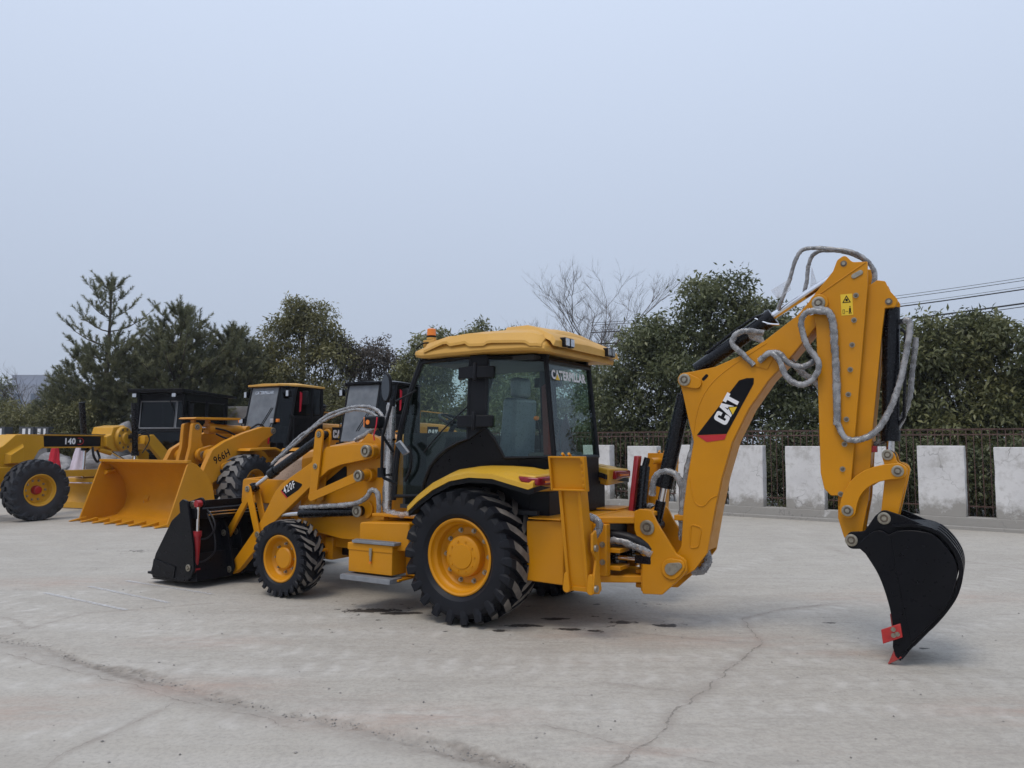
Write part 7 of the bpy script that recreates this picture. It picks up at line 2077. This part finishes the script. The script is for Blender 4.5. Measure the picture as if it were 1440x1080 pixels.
# evergreens behind the wall, right half
broadleaf('evergreen_tree', 'large dark evergreen tree with tall rounded top behind the boom', 'tree', (5.6, 22.3, 0),
          [(-0.2, 0, 3.4, 1.9, 1.6, 2.1), (0.3, 0, 5.3, 1.25, 1.1, 1.25), (0.25, 0.2, 6.1, 0.6, 0.6, 0.55), (-1.5, -0.4, 3.5, 1.35, 1.2, 1.5), (-2.3, -0.3, 2.4, 1.0, 1.1, 1.5), (1.4, -0.3, 3.9, 1.5, 1.3, 1.7), (0.0, -0.9, 1.6, 2.2, 1.2, 1.6), (-1.3, 0.3, 4.5, 1.0, 0.9, 0.8), (1.4, -0.5, 5.2, 0.9, 0.8, 0.7)],
          EV, 5200, 11, 0.165, 21, tone0=0.42, group='evergreens behind the wall', base_z=0.1)
broadleaf('evergreen_tree', 'broad evergreen tree whose crown fills the gap between boom and stick', 'tree', (8.4, 20.3, 0),
          [(0, 0, 2.9, 1.9, 1.4, 2.0), (-1.0, 0.2, 4.1, 1.1, 1.0, 1.05), (0.9, 0, 4.1, 1.2, 1.0, 1.0), (0, -0.8, 1.3, 2.2, 1.0, 1.4), (0.1, 0.2, 4.75, 0.9, 0.8, 0.7), (1.6, -0.2, 2.7, 1.2, 1.1, 1.6)],
          EV, 4200, 11, 0.165, 22, tone0=0.44, group='evergreens behind the wall', base_z=0.1)
broadleaf('evergreen_tree', 'flat topped lighter evergreen right of the stick', 'tree', (11.2, 19.2, 0),
          [(0, 0, 2.8, 1.6, 1.2, 1.9), (-0.8, 0, 4.0, 1.0, 0.9, 0.8), (0.7, 0, 4.15, 1.0, 0.9, 0.8), (0, -0.6, 1.2, 1.8, 0.9, 1.3)],
          'leaf_green', 3300, 11, 0.165, 23, tone0=0.50, group='evergreens behind the wall', base_z=0.1)
broadleaf('evergreen_tree', 'evergreen at the right edge rising to a higher point', 'tree', (13.7, 17.8, 0),
          [(0, 0, 2.6, 1.6, 1.2, 1.9), (0.5, 0, 4.4, 1.1, 0.9, 1.0), (-0.9, 0, 3.9, 0.9, 0.8, 0.8), (0, -0.6, 1.2, 1.8, 0.9, 1.3), (0.7, 0, 4.8, 0.5, 0.5, 0.5)],
          EV, 3300, 11, 0.165, 24, tone0=0.46, group='evergreens behind the wall', base_z=0.1)
broadleaf('shrub', 'dark low shrub behind the fence, left of the boom', 'shrub', (3.6, 21.6, 0), [(0, 0, 1.1, 1.7, 0.8, 1.4), (-1.3, 0.2, 1.2, 1.2, 0.8, 1.5)], EV, 1500, 10, 0.12, 31, tone0=0.34, group='shrubs behind the fence')
broadleaf('shrub', 'dark low shrub behind the fence between boom and stick', 'shrub', (7.3, 18.9, 0), [(0, 0, 0.9, 1.7, 0.7, 1.2), (1.4, -1.0, 0.9, 1.3, 0.7, 1.2)], EV, 1500, 10, 0.12, 32, tone0=0.34, group='shrubs behind the fence')
broadleaf('shrub', 'dark low shrub behind the fence at the far right', 'shrub', (10.6, 16.6, 0), [(0, 0, 0.9, 1.6, 0.6, 1.2), (1.4, -1.0, 0.9, 1.3, 0.6, 1.2), (-1.3, 1.0, 0.9, 1.2, 0.6, 1.2)], EV, 1700, 10, 0.12, 33, tone0=0.34, group='shrubs behind the fence')
bare_tree('bare_tree', 'leafless spreading tree against the sky behind the cab', (3.5, 32.0, 0), 7.9, 4.4, 5, 6, 'twig', 0.085, 0.45, 13)
bare_tree('bare_tree', 'fine bare twigs poking above the hedge right of the stick', (13.6, 24.0, 0), 6.3, 2.0, 8, 4, 'twig', 0.05, 0.4, 7)

# middle trees behind the machines
broadleaf('broadleaf_tree', 'tall olive green tree with domed top above the loader cabs', 'tree', (-8.3, 30.5, 0),
          [(0, 0, 5.8, 1.35, 1.2, 1.5), (-0.2, 0, 6.7, 0.85, 0.8, 0.75), (-1.2, -0.3, 4.2, 1.2, 1.1, 1.5), (1.1, -0.2, 4.8, 1.3, 1.1, 1.6), (0, -0.8, 3.0, 2.1, 1.2, 1.8), (-1.6, -0.4, 2.4, 1.3, 1.1, 1.6)],
          'leaf_olive', 3600, 11, 0.16, 41, tone0=0.60, group='trees behind the machines')
broadleaf('broadleaf_tree', 'brown grey half bare tree between the green ones', 'tree', (-5.7, 31.0, 0),
          [(0, 0, 4.6, 1.4, 1.1, 1.25), (0.8, 0, 4.5, 1.1, 1.0, 1.1), (0, -0.4, 2.9, 1.8, 1.1, 1.7), (-0.7, -0.2, 5.1, 0.9, 0.8, 0.8)],
          'leaf_brown', 2000, 9, 0.13, 42, tone0=0.45, group='trees behind the machines')
broadleaf('broadleaf_tree', 'green tree rising just left of the cab roof', 'tree', (-3.4, 29.5, 0),
          [(0, 0, 4.3, 1.4, 1.1, 1.4), (0.7, 0, 5.0, 1.0, 0.9, 0.9), (-0.8, 0, 3.0, 1.2, 1.0, 1.5), (0, -0.5, 2.3, 1.9, 1.0, 1.7)],
          'leaf_green', 2800, 11, 0.15, 43, tone0=0.52, group='trees behind the machines')
broadleaf('broadleaf_tree', 'tree showing only its tufted top above the cab roof', 'tree', (-0.7, 30.0, 0),
          [(-0.7, 0, 5.4, 0.75, 0.7, 0.95), (0.4, 0, 5.5, 0.7, 0.7, 0.6), (0, 0, 4.2, 1.7, 1.2, 1.3), (0, -0.4, 2.5, 2.2, 1.2, 1.8), (1.6, 0, 4.4, 1.1, 1.0, 0.9)],
          'leaf_green', 2600, 11, 0.15, 44, tone0=0.54, group='trees behind the machines')
broadleaf('shrub', 'dense dark evergreen shrub seen through the cab windows', 'shrub', (1.6, 25.0, 0), [(0, 0, 1.8, 2.2, 1.0, 2.0), (1.2, 0, 3.2, 1.3, 0.9, 1.0), (-1.6, 0.3, 1.9, 1.6, 0.9, 2.0)], EV, 2200, 11, 0.14, 45, tone0=0.42, group='shrubs behind the machines')
broadleaf('shrub', 'dark dense shrub behind the yellow loader cab', 'shrub', (-10.3, 29.8, 0), [(0, 0, 2.4, 1.6, 1.0, 2.2), (1.0, 0, 1.8, 1.4, 1.0, 1.7)], EV, 1600, 10, 0.15, 46, tone0=0.30, group='shrubs behind the machines')
broadleaf('shrub', 'olive shrub behind the black roofed loader cab', 'shrub', (-6.2, 28.0, 0), [(0, 0, 1.7, 1.8, 1.0, 1.7), (1.5, 0, 1.4, 1.2, 0.9, 1.5)], 'leaf_olive', 1500, 10, 0.15, 47, tone0=0.40, group='shrubs behind the machines')

# pines and shrubs at the left
pine('tallest pine with open feathery top at the left', (-15.2, 28.5, 0), 8.1, 1.55, 51, [(0.2, 0, 3.6, 2.0, 1.3, 1.3, 330), (1.4, 0.2, 3.3, 1.5, 1.2, 1.4, 220), (-0.9, -0.2, 2.6, 1.4, 1.1, 1.1, 170), (0.6, -0.3, 4.6, 1.3, 1.0, 0.8, 120), (1.9, 0.2, 4.4, 1.0, 0.9, 0.8, 110)], 0.15)
pine('middle pine with two upright leaders', (-12.4, 28.3, 0), 6.9, 1.9, 52, [(0, 0, 3.6, 1.8, 1.2, 1.5, 330), (0.9, 0, 2.6, 1.5, 1.1, 1.3, 200), (0.1, -0.2, 4.9, 1.2, 0.9, 0.9, 140)], 0.1, ((0, 0), (0.7, -0.25)))
pine('shorter dense pine nearest the broadleaf tree', (-10.7, 29.3, 0), 6.2, 1.5, 53, [(0, 0, 3.5, 1.5, 1.1, 1.6, 330), (0.4, 0, 4.6, 1.0, 0.9, 0.8, 140), (-0.4, -0.2, 2.2, 1.4, 1.0, 1.3, 160)], 0.0, ((0, 0), (0.55, -0.3), (-0.6, -0.35)))
broadleaf('shrub', 'large olive pine-like shrub filling under the tallest pine', 'shrub', (-14.6, 29.8, 0), [(0, 0, 2.4, 2.2, 1.2, 1.8), (1.9, 0, 2.5, 1.8, 1.1, 1.9), (-1.2, 0, 3.0, 1.4, 1.0, 1.3)], 'leaf_olive', 2600, 10, 0.15, 54, tone0=0.32, group='shrubs at the left')
broadleaf('shrub', 'yellowish olive shrub behind the grader beam at the left', 'shrub', (-18.2, 29.0, 0), [(0, 0, 1.7, 1.9, 1.0, 1.7), (1.7, 0, 1.8, 1.6, 1.0, 1.7), (-1.8, 0.2, 1.7, 1.6, 1.0, 1.9)], 'leaf_olive', 2600, 10, 0.14, 55, tone0=0.55, group='shrubs at the left')
broadleaf('shrub', 'grey green shrub with dead twigs left of the shed', 'shrub', (-15.6, 27.2, 0), [(0, 0, 1.5, 1.5, 0.8, 1.5), (1.3, 0, 1.2, 1.0, 0.8, 1.2)], 'leaf_olive', 1500, 10, 0.13, 56, tone0=0.45, group='shrubs at the left')
broadleaf('shrub', 'round dark bush on the horizon at the left edge', 'shrub', (-31.0, 46.0, 0), [(0, 0, 2.8, 1.9, 1.4, 3.0)], EV, 900, 10, 0.2, 57, tone0=0.40, group='shrubs at the left')
bare_tree('bare_tree', 'thin leafless saplings at the left edge', (-21.5, 34.0, 0), 5.6, 2.4, 61, 4, 'twig', 0.05, 0.35, 9)
bare_tree('bare_tree', 'second thin leafless sapling beside the tallest pine', (-19.0, 34.0, 0), 4.9, 2.2, 62, 4, 'twig', 0.05, 0.3, 9)

# ------------------------------------------------------------------ thin winter haze over the whole place
hz = MB().box(-135, 60, -6, 170, -3.2, 17.5).build('haze', 'black_paint')
hz['kind'] = 'stuff'
hz['label'] = 'thin pale winter haze'
hm = bpy.data.materials.new('haze_air')
hm.use_nodes = True
hn = hm.node_tree
hn.nodes.clear()
ho = hn.nodes.new('ShaderNodeOutputMaterial')
hv = hn.nodes.new('ShaderNodeVolumePrincipled')
hv.inputs['Color'].default_value = (0.92, 0.95, 1.0, 1.0)
hv.inputs['Density'].default_value = 0.0005
hn.links.new(hv.outputs[0], ho.inputs['Volume'])
hz.data.materials.clear()
hz.data.materials.append(hm)
